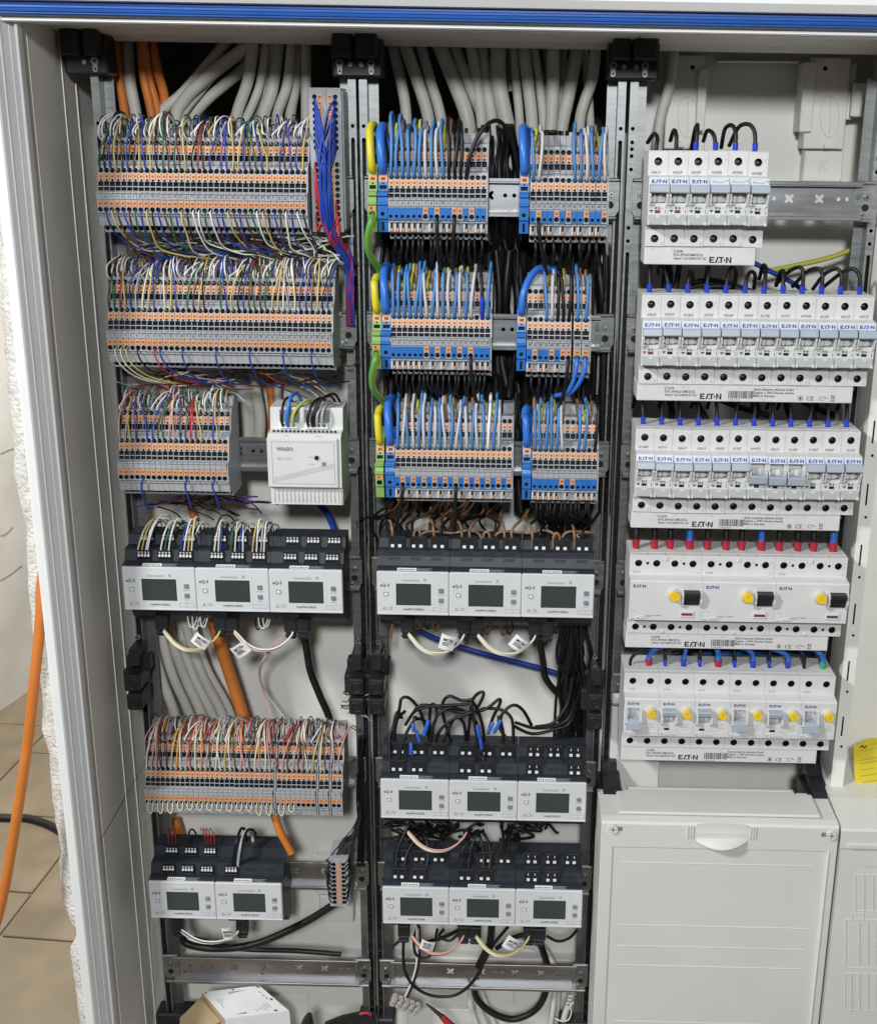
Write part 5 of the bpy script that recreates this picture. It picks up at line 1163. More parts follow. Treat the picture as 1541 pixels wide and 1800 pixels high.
# rear wires that drop out of sight behind the rows
def drop_stub(name, key, label, z_a, z_b, cset, r, n, rnd, d0=38, group=None):
    xs, z0 = BLOCKS[key]; mb = MB()
    for i in range(n):
        x = xs[0] + (xs[-1] - xs[0]) * (i + .5) / n + rnd.uniform(-1, 1); c = WC[rnd.choice(cset)]
        mb.tube([W3(x, d0, z_a + z0), W3(x + rnd.uniform(-1, 1), d0 + 3, (z_a * 2 + z_b) / 3 + z0), W3(x + rnd.uniform(-3, 3), d0 - 6, (z_a + 2 * z_b) / 3 + z0), W3(x + rnd.uniform(-6, 6), d0 - 22, z_b + z0)], r, c, 7, 4)
    o = mb.build(name); struct(o, 'stuff'); tag(o, label, 'wires')
rnd = random.Random(9)
for key, lab, n in (('f2r1', Q11, 16), ('f2r1b', Q12, 8), ('f2r2', Q21, 18), ('f2r2b', Q22, 8), ('f2r3b', Q32, 12)):
    drop_stub('wire_bundle', key, 'dense black wires hanging below the %s' % lab, -30, -62, ['black'], 1.5, n, rnd)
# ---------------- blue and red wires of the tall distribution block
rnd = random.Random(17); ex = lambda k: (-8 + rnd.uniform(-4, 5), 18 + rnd.uniform(-8, 8), -62 + rnd.uniform(-6, 6))
gx = -24
for k in range(20):
    for sg in (-1, 1):
        if k > 8: continue
        z = 94 + STZ[k]; xh = gx + sg * 9.2
        jx = rnd.uniform(-4.5, 4.5); zc = 30 - k * 1.5 + rnd.uniform(-6, 4)
        wire('feeder_wire', [W3(xh, 37, z), W3(xh - sg * .6, 43, z - 3), W3(gx + sg * 4.5 + jx * .4, 47, z - 14 - k * .4), W3(gx + jx, 49 + rnd.uniform(-2, 3), zc + 8), W3(gx + jx * 1.1 + rnd.uniform(-1, 1), 49 + rnd.uniform(-2, 3), -6), W3(gx + 2 + jx * 1.1, 44, -28 + rnd.uniform(-4, 4)), W3(gx + 9 + jx * .7, 34, -48), W3(gx + 17 + jx * .5, 22, -68 + rnd.uniform(-5, 5))], .95, 'dblue' if rnd.random() < .8 else 'blue', 'blue wire from the %s %s-hand hole of the tall distribution block' % (ordn(k + 1), 'left' if sg < 0 else 'right'), 'wires of the tall distribution block', 7)
for n_, (sg, k) in enumerate(((-1, 9), (-1, 10), (1, 15), (1, 16), (1, 17), (-1, 12), (1, 18), (-1, 17))):
    z = 94 + STZ[k]; xh = gx + sg * 9.2
    wire('feeder_wire', [W3(xh, 37, z), W3(xh - .8, 44, z - 2), W3(xh + rnd.uniform(-2, 2), 47, z - 15), W3(xh + 3 - sg * 2 + rnd.uniform(-2, 2), 46, -16 - n_), W3(gx + rnd.uniform(0, 12), 42, -32 - n_), W3(gx + 12 + rnd.uniform(-4, 4), 30, -50), W3(gx + 18 + rnd.uniform(-4, 4), 18, -72)], 1.0, 'red', 'red wire from the %s %s-hand hole of the tall distribution block' % (ordn(k + 1), 'left' if sg < 0 else 'right'), 'wires of the tall distribution block', 7)
mb = MB()
for k in range(16):
    mb.tube([W3(gx + 10 + rnd.uniform(-5, 6), 30 + rnd.uniform(-4, 6), -42), W3(gx + 15 + rnd.uniform(-4, 5), 26, -60), W3(gx + 16 + rnd.uniform(-4, 4), 22, -85), W3(gx + 14 + rnd.uniform(-4, 4), 12, -120)], .95, WC[rnd.choice(['dblue', 'red', 'violet', 'red', 'dblue'])], 6, 4)
o = mb.build('wire_bundle'); struct(o, 'stuff'); tag(o, 'dark bundle of red and blue wires running down beside the left field post', 'wires')
# loose grey wires behind the rows of the left field
def tangle(label, box, n, r, cset, rnd, d=(8, 34), run=60, seg=6):
    x0, y0, x1, y1 = box; mb = MB()
    for k in range(n):
        px = rnd.uniform(x0, x1); py = rnd.uniform(y0, y1); pts = []; a = rnd.uniform(-.5, .6)
        for i in range(5):
            pts.append(at(px, py, rnd.uniform(*d))); px += run / 4 * math.cos(a) + rnd.uniform(-6, 6); py += run / 4 * math.sin(a) * .6 + rnd.uniform(-5, 5); a += rnd.uniform(-.5, .5)
        mb.tube(pts, r, WC[rnd.choice(cset)], seg, 5)
    o = mb.build('wire_tangle'); struct(o, 'stuff'); tag(o, label, 'wires')
tangle('loose thin grey wires behind the gap below the topmost left row', (210, 410, 540, 440), 46, .7, ['grey', 'white', 'grey', 'brown', 'black'], rnd, (4, 26), 90)
tangle('loose thin wires at the right of the gap below the topmost left row', (470, 412, 570, 455), 22, .7, ['grey', 'white', 'cream'], rnd, (14, 34), 70)
tangle('loose thin brown wires behind the gap below the second left row', (205, 640, 420, 680), 34, .7, ['brown', 'grey', 'pink', 'cream', 'black', 'red'], rnd, (2, 24), 90)
tangle('loose dark wires behind the gap below the short left row', (225, 872, 420, 895), 22, .8, ['black', 'brown', 'violet', 'black'], rnd, (2, 24), 80)
tangle('loose dark wires to the left of the power supply', (400, 640, 560, 690), 12, .8, ['black', 'brown', 'grey'], rnd, (0, 14), 90)

# ================================================================ sheathed cables
CN = [0]
def cable(px, wpx, c, label, d=-34, group=None, name=None, d2=None, seg=12):
    sc = FPX / (at(px[0][0], px[0][1], d) - CAM).dot(_fw); n = len(px)
    cr = random.Random(px[0][0] * 31 + px[0][1]); jit = 2.2 if wpx > 11 and c in ('cable', 'corange') else .6
    pts = [at(x + cr.uniform(-jit, jit), y, (d if d2 is None else d + (d2 - d) * i / (n - 1)) + cr.uniform(-jit, jit) * 1.5) for i, (x, y) in enumerate(px)]
    mb = MB(); mb.tube(pts, wpx * (.55 if c == 'cable' else .5) / sc, WC[c], seg, 7); o = mb.build(name or ('sheathed_cable' if c != 'corange' else 'orange_cable'))
    return tag(o, label, 'cable', group)
g = 'cables entering the left field from above'
U = 40
for i, (px, wd) in enumerate([([(200, 40), (203, 70), (210, 130), (221, 215), (232, 290)], 16), ([(243, 40), (247, 70), (252, 133), (266, 205), (276, 290)], 16), ([(262, 40), (265, 70), (277, 125), (288, 180), (290, 290)], 17), ([(250, 40), (254, 80), (262, 140), (280, 205), (288, 300)], 15)]):
    cable(px, wd, 'corange', '%s orange cable from the left entering the top of the left field' % ordn(i + 1), -36 + 5 * (i % 2), g)
for i, (px, wd) in enumerate([([(222, 40), (223, 70), (229, 140), (241, 205), (250, 290)], 19), ([(410, 50), (398, 76), (322, 161), (281, 205), (262, 300)], 18), ([(446, 50), (434, 78), (368, 133), (325, 173), (310, 210), (308, 300)], 21), ([(455, 80), (426, 121), (338, 205), (325, 300)], 18), ([(400, 100), (350, 160), (318, 215), (315, 300)], 14), ([(447, 40), (444, 76), (436, 141), (414, 205), (400, 300)], 19),
        ([(484, 40), (480, 76), (470, 141), (438, 209), (425, 300)], 22), ([(494, 40), (491, 78), (480, 157), (462, 209), (455, 300)], 21), ([(516, 40), (511, 80), (503, 150), (487, 209), (484, 300)], 17), ([(526, 40), (523, 78), (517, 150), (511, 209), (510, 300)], 18), ([(540, 40), (539, 78), (538, 150), (537, 209), (536, 300)], 17), ([(466, 40), (464, 80), (456, 150), (430, 215)], 14)]):
    cable(px, wd, 'cable', '%s grey sheathed cable entering the top of the left field' % ordn(i + 1), -42 + 6 * (i % 3), g)
g = 'cables entering the middle field from above'
for i, (px, wd) in enumerate([([(686, 40), (693, 85), (703, 140), (713, 200), (716, 290)], 18), ([(703, 40), (714, 85), (735, 140), (752, 205), (760, 290)], 20), ([(730, 40), (740, 85), (757, 140), (775, 205), (782, 290)], 18), ([(762, 40), (775, 85), (800, 150), (820, 210), (826, 290)], 24), ([(790, 40), (801, 85), (826, 150), (850, 215), (858, 290)], 20), ([(815, 40), (826, 85), (838, 149), (846, 220), (848, 290)], 18),
        ([(840, 40), (845, 85), (853, 149), (868, 225), (872, 300)], 20), ([(872, 40), (873, 85), (878, 149), (893, 229), (905, 300)], 26), ([(900, 40), (903, 87), (908, 149), (913, 215), (914, 300)], 15), ([(918, 40), (922, 87), (928, 149), (933, 220), (935, 300)], 20), ([(932, 40), (938, 87), (951, 160), (953, 230), (953, 300)], 15),
        ([(976, 40), (973, 87), (969, 171), (968, 240), (968, 300)], 21), ([(1018, 40), (1011, 89), (1000, 160), (987, 235), (983, 300)], 22), ([(1047, 40), (1044, 89), (1040, 138), (1029, 175), (1020, 215), (1015, 300)], 18), ([(1018, 40), (1024, 89), (1033, 150), (1040, 230)], 14), ([(990, 40), (991, 90), (988, 150), (978, 230)], 13), ([(955, 40), (958, 90), (962, 150), (963, 230)], 13), ([(892, 40), (894, 90), (900, 160)], 12)]):
    cable(px, wd, 'cable', '%s grey sheathed cable entering the top of the middle field' % ordn(i + 1), (-40 + 6 * (i % 2)) if i < 14 else -54, g)
cable([(1186, 50), (1183, 93), (1176, 150), (1159, 210), (1154, 265), (1152, 330)], 19, 'lcable', 'grey cable dropping behind the left end of the top breakers', -40)
# cables seen through the gaps lower down
g = 'cables passing behind the left field'
for i, (px, wd, c) in enumerate([([(410, 640), (425, 690), (432, 740), (428, 800)], 34, 'cable'), ([(440, 640), (452, 690), (456, 740), (452, 800)], 18, 'cable'), ([(462, 630), (474, 690), (477, 740), (470, 800)], 15, 'corange'), ([(484, 640), (488, 690), (490, 730)], 12, 'cable'), ([(325, 860), (335, 890), (345, 940), (350, 990)], 12, 'corange'), ([(300, 640), (300, 680), (305, 720)], 16, 'corange'), ([(262, 420), (264, 450), (266, 480)], 13, 'corange'), ([(290, 425), (292, 450), (294, 490)], 18, 'cable'), ([(335, 425), (337, 450), (338, 490)], 16, 'cable'), ([(310, 1440), (318, 1470), (325, 1500)], 15, 'corange')]):
    cable(px, wd, c, '%s %s cable glimpsed through the gaps behind the left field' % (ordn(i + 1), 'orange' if c == 'corange' else 'grey'), -52, g)
g = 'cables in the gap above the lowest left row'
for i, (px, wd) in enumerate([([(268, 1080), (270, 1130), (282, 1190), (308, 1262), (325, 1330)], 16), ([(284, 1080), (290, 1130), (304, 1190), (334, 1262), (350, 1330)], 16), ([(298, 1080), (306, 1130), (324, 1190), (356, 1262), (370, 1330)], 17), ([(312, 1080), (320, 1130), (340, 1190), (376, 1262), (390, 1330)], 16), ([(324, 1080), (334, 1130), (356, 1190), (394, 1262), (408, 1330)], 16), ([(336, 1080), (346, 1130), (366, 1180), (404, 1255), (420, 1330)], 12)]):
    cable(px, wd, 'cable', '%s grey cable curving down above the lowest left row' % ordn(i + 1), -34 - 5 * (i % 2), g)
cable([(330, 1060), (338, 1110), (350, 1170), (372, 1262), (380, 1330)], 17, 'corange', 'dull orange cable behind the grey cables above the lowest left row', -52, g)
cable([(366, 1060), (378, 1100), (393, 1150), (410, 1210), (428, 1270), (440, 1330)], 22, 'corange', 'bright orange cable slanting down to the lowest left row', -22, g)
cable([(533, 1108), (538, 1140), (546, 1180), (562, 1222), (580, 1266), (592, 1330)], 13, 'black', 'black cable slanting down right to the lowest left row', 0, g, 'black_cable')
o = cable([(470, 1400), (480, 1430), (492, 1462), (512, 1500)], 14, 'corange', 'cut orange cable end with pencil marks hanging below the lowest left row', 26, None, None, 34)
cable([(560, 885), (577, 905), (592, 940)], 12, 'dblue', 'dark blue wire passing under the power supply', -30, None, 'blue_lead')
cable([(724, 1103), (780, 1128), (860, 1152), (940, 1172), (1005, 1192)], 9, 'dblue', 'dark blue lead slanting behind the middle modules', -45, None, 'blue_lead')
# bottom: black cable to the small distribution block
cable([(318, 1640), (330, 1660), (380, 1668), (450, 1660), (530, 1625), (585, 1592), (604, 1582)], 13, 'black', 'thick black cable curving up to the small distribution block', 28, None, 'black_cable', 42)
cable([(340, 1650), (420, 1668), (520, 1672), (600, 1678)], 9, 'black', 'black cable lying flat above the bottom left rail', 12, None, 'black_cable')

# ends of the thin wires crowding over the rear edge of the left rows
rnd = random.Random(91)
for key, nm, cs in (('f1r1', R11, ['white', 'grey', 'white', 'brown', 'blue', 'green', 'black']), ('f1r2', R12, ['white', 'grey', 'white', 'yellow', 'violet', 'brown', 'black', 'blue']), ('f1r3', R13, ['white', 'grey', 'green', 'pink', 'brown']), ('f1r5', R15, ['cream', 'white', 'brown', 'pink', 'grey', 'red', 'black'])):
    xs, z0 = BLOCKS[key]; mb = MB(); n = int((xs[-1] - xs[0]) / 2.2)
    for k in range(n):
        x = xs[0] + (xs[-1] - xs[0]) * (k + rnd.random()) / n; j = rnd.uniform(-5, 5); pk = rnd.uniform(60, 71)
        mb.tube([W3(x, 24 + rnd.uniform(-2, 6), 50 + z0 + rnd.uniform(0, 4)), W3(x + j * .2, 31 + rnd.uniform(-3, 5), pk - 8 + z0), W3(x + j * .6, 26 + rnd.uniform(-3, 4), pk + z0), W3(x + j, 15, pk - 1 + z0), W3(x + j * 1.4, 6, pk - 8 + z0), W3(x + j * 1.6, -4, 48 + z0)], .62, WC[rnd.choice(cs)], 6, 5)
    o = mb.build('wire_bundle'); struct(o, 'stuff'); tag(o, 'crowd of thin wire ends over the rear edge of the %s' % nm, 'wires')
# ================================================================ breaker feed wires with ferrules
def ferruled(x, z, c, r, fm, path, label, group, fl=8, fr=1.35):
    """wire that stands in the top slot of a breaker; path: extra points above the ferrule (dx, d, dz)"""
    y0 = 37.5
    pts = [W3(x, y0, z + 38), W3(x, y0, z + 44 + fl * .6)] + [W3(x + a, b, z + c_) for a, b, c_ in path]
    o = wire('breaker_wire', pts, r, c, label, group, 9, 6)
    if fm:
        mb = MB(); mb.tube([W3(x, y0, z + 42.5), W3(x, y0, z + 45), W3(x + path[0][0] * .1, y0, z + 45 + fl)], r * fr, fm, 12, 2, rr=(.85, 1)); mb.build('ferrule', o)
    return o
rnd = random.Random(31)
g = 'feed wires of the top breakers'
for i, (c, fm, path) in enumerate((('black', None, [(1, 33, 54), (-1, 20, 58), (-5, 6, 50)]), ('black', None, [(0, 34, 57), (-1, 22, 61), (-2, 8, 52)]), ('black', M_FERB, [(1, 34, 60), (2, 24, 66), (2, 8, 60), (2, -10, 40)]), ('black', M_FERB, [(-2, 33, 58), (-6, 22, 61), (-7, 8, 52)]), ('black', M_FERB, [(0, 34, 60), (-3, 26, 66), (-7, 16, 62), (-7, 2, 46)]), ('black', M_FERB, [(-1, 34, 61), (-6, 28, 67), (-13, 20, 64), (-18, 6, 48)]))):
    ferruled(BX + 8.75 + 17.5 * i, 0, c, 1.9, fm, path, 'black feed wire above the %s top breaker' % ordn(i + 1), g, 6)
g = 'feed wires of the second breaker row'
P2 = [[(0, 32, 62), (1, 18, 76), (3, 0, 92)], [(-3, 34, 60), (-6, 28, 66), (-8, 16, 64), (-6, 0, 56)], [(1, 34, 58), (3, 26, 62), (7, 14, 58), (10, 0, 46)], [(1, 34, 60), (2, 28, 66), (3, 14, 64), (4, 0, 50)], [(2, 34, 61), (6, 28, 66), (12, 16, 60), (14, 0, 46)], [(2, 34, 58), (6, 28, 62), (12, 18, 58), (15, 2, 44)], [(1, 34, 60), (2, 28, 66), (2, 14, 66), (2, 0, 52)], [(0, 34, 58), (1, 28, 63), (1, 14, 60), (1, 0, 46)], [(0, 36, 62), (-3, 32, 67), (-10, 22, 62), (-18, 6, 48)], [(0, 36, 61), (-4, 32, 66), (-11, 22, 62), (-20, 6, 46)], [(0, 36, 60), (-4, 32, 66), (-12, 22, 60), (-18, 6, 44)], [(-1, 36, 60), (-6, 32, 66), (-14, 24, 62), (-26, 6, 46)]]
for i, path in enumerate(P2): ferruled(BX + 8.75 + 17.5 * i, -125, 'black', 1.9, M_FERB, path, 'black feed wire with blue ferrule above the %s second-row breaker' % ordn(i + 1), g, 6)
g = 'feed wires of the third breaker row'
for i in range(12):
    a = rnd.uniform(-3, 8); ferruled(BX + 8.75 + 17.5 * i, -250, 'black', 1.8, M_FERB, [(a * .3, 33, 60), (a * .8, 22, 68 + rnd.uniform(-3, 4)), (a * 1.6, 6, 66), (a * 2, -8, 50)], 'black feed wire with blue ferrule above the %s third-row breaker' % ordn(i + 1), g, 6)
g = 'feed wires of the four-pole switches'
k = 0
for i in range(3):
    for j, hx in enumerate((7.5, 25.5, 41, 60)):
        c = 'fblue' if j == 3 else 'black'; ln = (2, 4)[i == 2] if j else 1
        ferruled(BX + 70 * i + hx, -375, c, 2.9 if j < 3 else 3.3, M_FERR, [(0, 34, 64), (ln, 26, 78), (ln * 1.6, 10, 96)], '%s feed wire with red ferrule, %s pole of the %s four-pole switch' % ('blue' if j == 3 else 'black', ordn(j + 1), ('left', 'middle', 'right')[i]), g, 8, 1.3); k += 1
g = 'feed wires of the bottom breakers'
S5 = [('black', 1.6, None, [(2, 40, 54), (9, 40, 60), (20, 36, 63), (34, 28, 65), (50, 10, 66)]), ('fblue', 2.7, M_FERR, [(1, 39, 57), (7, 40, 63), (22, 36, 66), (46, 26, 67), (64, 8, 68)]), ('black', 1.6, M_FERB, [(0, 34, 58), (-1, 24, 63), (-2, 6, 66)]), ('fblue', 2.2, M_FERB, [(1, 37, 57), (3, 33, 64), (8, 22, 70), (12, 6, 74)]), ('black', 1.6, M_FERB, [(0, 35, 58), (2, 28, 64), (6, 10, 68)]), ('fblue', 2.9, M_FERR, [(-1, 38, 58), (-4, 34, 65), (-9, 24, 72), (-14, 8, 76)]), ('black', 1.6, M_FERB, [(0, 35, 57), (-1, 28, 63), (-5, 10, 68)]), ('fblue', 2.2, M_FERB, [(-1, 39, 57), (-6, 38, 62), (-20, 32, 66), (-38, 18, 68)]), ('black', 1.6, M_FERB, [(0, 35, 57), (2, 28, 63), (8, 8, 68)]), ('fblue', 2.3, M_FERB, [(-1, 40, 56), (-7, 40, 61), (-24, 36, 65), (-50, 26, 67), (-70, 8, 68)]), ('black', 1.8, None, [(-1, 39, 55), (-5, 36, 62), (-11, 24, 68), (-16, 8, 72)]), ('fblue', 2.5, M_FERG, [(-1, 39, 56), (-6, 37, 61), (-16, 30, 66), (-30, 14, 70)])]
for i, (c, r, fm, path) in enumerate(S5):
    hx = 17.5 * i + 8.75 - (1 if i % 2 == 0 else 0)
    ferruled(BX + hx, -500, c, r, fm, path, '%s feed wire in the %s top slot of the bottom breaker row' % ('blue' if c == 'fblue' else 'black', ordn(i + 1)), g, 5.5, 1.3)
cable([(1340, 478), (1400, 466), (1460, 452), (1512, 432)], 9, 'earth' if False else 'yg', 'green-yellow wire running behind the right end of the top breakers', -30, None, 'earth_lead')
cable([(1318, 458), (1350, 475), (1390, 495), (1420, 515)], 9, 'dblue', 'dark blue lead slanting down behind the second breaker row', -10, None, 'blue_lead')
for i, px in enumerate(([(1165, 440), (1168, 480), (1162, 540)], [(1195, 455), (1190, 490), (1180, 540)], [(1205, 500), (1250, 492), (1300, 505), (1340, 520)], [(1210, 512), (1260, 503), (1320, 512), (1350, 530)], [(1175, 455), (1178, 490), (1170, 530)])):
    cable(px, 10, 'black', '%s thick black lead behind the second breaker row' % ordn(i + 1), -22 + 8 * (i % 2), 'black leads behind the breakers', 'black_lead')
for i, px in enumerate(([(1170, 690), (1180, 720), (1178, 760)], [(1215, 690), (1228, 715), (1245, 745)], [(1260, 700), (1300, 716), (1350, 730)], [(1320, 690), (1330, 720), (1320, 760)], [(1380, 695), (1384, 720), (1400, 760)], [(1425, 690), (1428, 725), (1436, 760)], [(1400, 700), (1440, 720), (1480, 735)])):
    cable(px, 11, 'black', '%s thick black lead behind the third breaker row' % ordn(i + 1), -26 + 6 * (i % 3), 'black leads behind the breakers', 'black_lead')
for i, (px, c) in enumerate((([(1225, 1140), (1260, 1150), (1330, 1146), (1380, 1150)], 'fblue'), ([(1180, 1150), (1230, 1142), (1300, 1140)], 'black'), ([(1330, 1140), (1380, 1143), (1430, 1150)], 'dblue'), ([(1200, 1135), (1215, 1160), (1212, 1200)], 'black'), ([(1250, 1135), (1262, 1160), (1270, 1190)], 'black'))):
    cable(px, 9, c, '%s loose %s lead behind the bottom breaker row' % (ordn(i + 1), 'black' if c == 'black' else 'blue'), -14 + 6 * (i % 2), 'leads behind the bottom breaker row', 'loose_lead')

# ================================================================ wires of the display modules, left field
g = 'thin wires on the upper left display modules'
def arch(px0, px1, pk, d0, d1, c, label, r=.8, group=g, name='module_wire', z_in=6):
    (xa, ya), (xb, yb) = px0, px1; mx, my = pk
    pts = [at(xa, ya + 4, d0 - 1), at(xa, ya - 4, d0), at(xa + (mx - xa) * .25, ya + (my - ya) * .55, d0 + 1), at(xa + (mx - xa) * .7, ya + (my - ya) * .95, (d0 + d1) / 2 + 3), at(mx + (xb - mx) * .3, my + (yb - my) * .06, (d0 + d1) / 2 - 3), at(mx + (xb - mx) * .8, my + (yb - my) * .45, d1), at(xb, yb, d1)]
    return wire(name, pts, r, c, label, group, 7, 6)
A1 = [((243, 967), (300, 935), (275, 912), 'cream'), ((250, 967), (300, 930), (280, 908), 'yellow'), ((257, 967), (310, 935), (284, 910), 'white'), ((260, 967), (305, 925), (290, 904), 'white'), ((283, 968), (318, 930), (305, 916), 'white'), ((290, 968), (322, 930), (310, 918), 'green'), ((297, 968), (330, 928), (315, 912), 'white'), ((318, 969), (348, 935), (335, 920), 'blue'), ((324, 969), (350, 938), (340, 912), 'white'), ((331, 969), (355, 938), (338, 925), 'yellow'), ((337, 969), (356, 930), (346, 908), 'cream'),
      ((371, 970), (412, 920), (396, 905), 'black'), ((377, 970), (405, 935), (392, 916), 'white'), ((384, 970), (415, 940), (390, 914), 'cream'), ((388, 968), (400, 930), (392, 922), 'blue'), ((406, 971), (430, 930), (415, 914), 'green'), ((413, 971), (440, 935), (420, 916), 'cream'), ((421, 971), (430, 925), (427, 920), 'blue'), ((427, 971), (436, 930), (428, 921), 'white'), ((444, 972), (470, 930), (456, 916), 'yellow'), ((451, 972), (475, 930), (458, 912), 'white'), ((459, 972), (480, 935), (466, 914), 'grey'), ((464, 972), (484, 932), (470, 916), 'white')]
for i, (a, b, pk, c) in enumerate(A1): arch(a, b, pk, 46, 14 + (i % 3) * 4, c, '%s %s wire arching over the terminals of the upper left modules' % (ordn(i + 1), c))
for i, (x, y) in enumerate(((262, 940), (270, 940), (302, 942), (310, 942), (331, 942), (338, 942), (345, 942), (379, 943), (386, 943), (393, 943), (415, 944), (428, 944), (453, 945), (461, 945), (468, 945))):
    arch((x, y), (x + 26, y - 6), (x + 14, y - 24), 30, 8, ('white', 'brown', 'grey', 'black', 'white', 'cream')[i % 6], '%s short wire in the rear terminals of the upper left modules' % ordn(i + 1), .75)
g6 = 'thin wires on the bottom left display modules'
for i, x in enumerate((297, 303, 309, 361, 366, 371, 377)): arch((x, 1480), (x - 8, 1456), (x - 6, 1460), 30, 12, 'red', '%s thin red wire at the back of the bottom left module' % ordn(i + 1), .6, g6)
for i, (a, b, pk, c, r) in enumerate((((410, 1519), (432, 1480), (428, 1456), 'black', 1.6), ((419, 1519), (445, 1480), (436, 1460), 'grey', 1.8), ((420, 1519), (450, 1470), (440, 1458), 'black', 1.4), ((330, 1482), (345, 1470), (336, 1458), 'black', 1.0))):
    arch(a, b, pk, 46, 16, c, '%s %s wire standing on the bottom left-field modules' % (ordn(i + 1), c), r, g6)

# ================================================================ bus leads with plugs and paper tags
def plug(px, py, d, label):
    c = at(px, py, d); t = thing('bus_plug', (c.x, c.y, c.z), label, 'plug', 'black bus plugs')
    mb = MB(); mb.cbox(-6.5, 6.5, -5, 5, -2, 13, M_BLKPL, 1); mb.cbox(-5, 5, -4.4, 4.4, -9, -1, M_BLKPL, 1); mb.cbox(-6, 6, -5.6, -4, -6, -4.4, M_ANTH, .4); mb.cbox(-6, 6, -5.6, -4, -1, .6, M_ANTH, .4); mb.build('shell', t)
def bus(pa, pb, sag, label, cols, d=44, tagp=None, grp='bus leads between display modules'):
    (xa, ya), (xb, yb) = pa, pb
    o = None; t = thing('bus_lead', at(xa, ya, d), label, 'lead', grp); org = at(xa, ya, d)
    for k, c in enumerate(cols):
        pts = []
        for s_ in (0, .06, .18, .34, .5, .66, .82, .94, 1):
            x = xa + (xb - xa) * s_ + k * 1.6 * (1 if s_ not in (0, 1) else .3); f = 1 - abs(2 * s_ - 1) ** 2.3
            y = ya + (yb - ya) * s_ + sag * f - k * 1.6
            pts.append(at(x, y, d + 4 * f + k * 1.2) - org)
        MB().tube(pts, .95, WC[c], 8, 6).build('core', t)
def flag(px, py, w_, h, ang, label, txt='MOD', d=52, curl=0):
    c = at(px, py, d); t = thing('paper_tag', (c.x, c.y, c.z), label, 'tag', 'paper tags on bus leads', (0.15, ang, curl))
    mb = MB(); n = 6; vs = []
    for i in range(n + 1):
        x = -w_ / 2 + w_ * i / n; yy = -2.0 * math.sin(i / n * math.pi); vs += [(x, yy, -h / 2), (x, yy, h / 2)]
    mb.add(vs, [(2 * i, 2 * i + 2, 2 * i + 3, 2 * i + 1) for i in range(n)], M_PAPER, True); vs2 = [(a, b + .25, c_) for a, b, c_ in vs]; mb.add(vs2, [(2 * i + 1, 2 * i + 3, 2 * i + 2, 2 * i) for i in range(n)], M_PAPER, True); mb.build('sheet', t)
    r = random.Random(int(px)); text('print', txt, 4.4, M_PRINT, t, (-w_ * .32, -2.3, h * .12), bold=.12)
    put('print', lines_mesh([(-w_ * .32, h * .02 - k * 1.5, -w_ * .32 + r.uniform(6, 10), h * .02 - k * 1.5, .8) for k in range(3)] + [(w_ * .18, h * .2, w_ * .34, h * .2, .6)], M_PRINT), t, (0, -2.3, 0))
lab = {}
for px, py, nm in ((287, 1101, 'leftmost'), (388, 1103, 'second'), (409, 1104, 'third'), (512, 1106, 'fourth'), (534, 1107, 'fifth')): plug(px, py, 38, '%s black bus plug under the upper left display modules' % nm)
for px, py, nm in ((716, 1106, 'leftmost'), (815, 1108, 'second'), (838, 1108, 'third'), (940, 1111, 'fourth'), (961, 1112, 'fifth')): plug(px, py, 38, '%s black bus plug under the upper middle display modules' % nm)
for px, py, nm in ((710, 1642, 'leftmost'), (815, 1644, 'second'), (835, 1645, 'third'), (930, 1647, 'fourth'), (948, 1648, 'fifth')): plug(px, py, 38, '%s black bus plug under the lowest middle display modules' % nm)
plug(313, 1632, 38, 'left black bus plug under the bottom left modules'); plug(427, 1634, 38, 'right black bus plug under the bottom left modules')
bus((287, 1110), (386, 1112), 34, 'cream bus lead between the first two upper left modules', ('cream', 'white', 'yellow'))
bus((411, 1112), (514, 1114), 32, 'cream and brown bus lead between the last two upper left modules', ('cream', 'pink', 'white'))
bus((717, 1116), (815, 1118), 34, 'cream bus lead between the first two upper middle modules', ('cream', 'white', 'cream'))
bus((839, 1118), (940, 1120), 33, 'cream bus lead between the last two upper middle modules', ('cream', 'white', 'cream'))
bus((716, 1464), (819, 1466), 33, 'cream and brown bus lead between the black-wired modules', ('cream', 'white', 'pink'), 46)
bus((722, 1647), (814, 1648), 32, 'red and cream bus lead between the first two lowest middle modules', ('red', 'cream', 'pink'))
bus((836, 1648), (929, 1649), 34, 'cream bus lead between the last two lowest middle modules', ('cream', 'white', 'yellow'))
bus((318, 1638), (418, 1640), 20, 'white and black bus lead between the bottom left modules', ('white', 'black', 'white'))
flag(353, 1127, 17, 13.5, .62, 'white paper tag on the first upper left bus lead')
flag(423, 1142, 17, 14, -.6, 'white paper tag on the second upper left bus lead')
flag(786, 1129, 15, 17, .25, 'white paper tag on the first upper middle bus lead', 'MOD')
flag(911, 1131, 15, 15, .62, 'white paper tag on the second upper middle bus lead')
flag(751, 1662, 15, 14, .25, 'white paper tag on the red lowest middle bus lead', 'BUS')
flag(898, 1658, 14, 18, .45, 'white paper tag on the right lowest middle bus lead')
flag(399, 1641, 10, 17, -.1, 'white paper tag hanging under the bottom left modules')
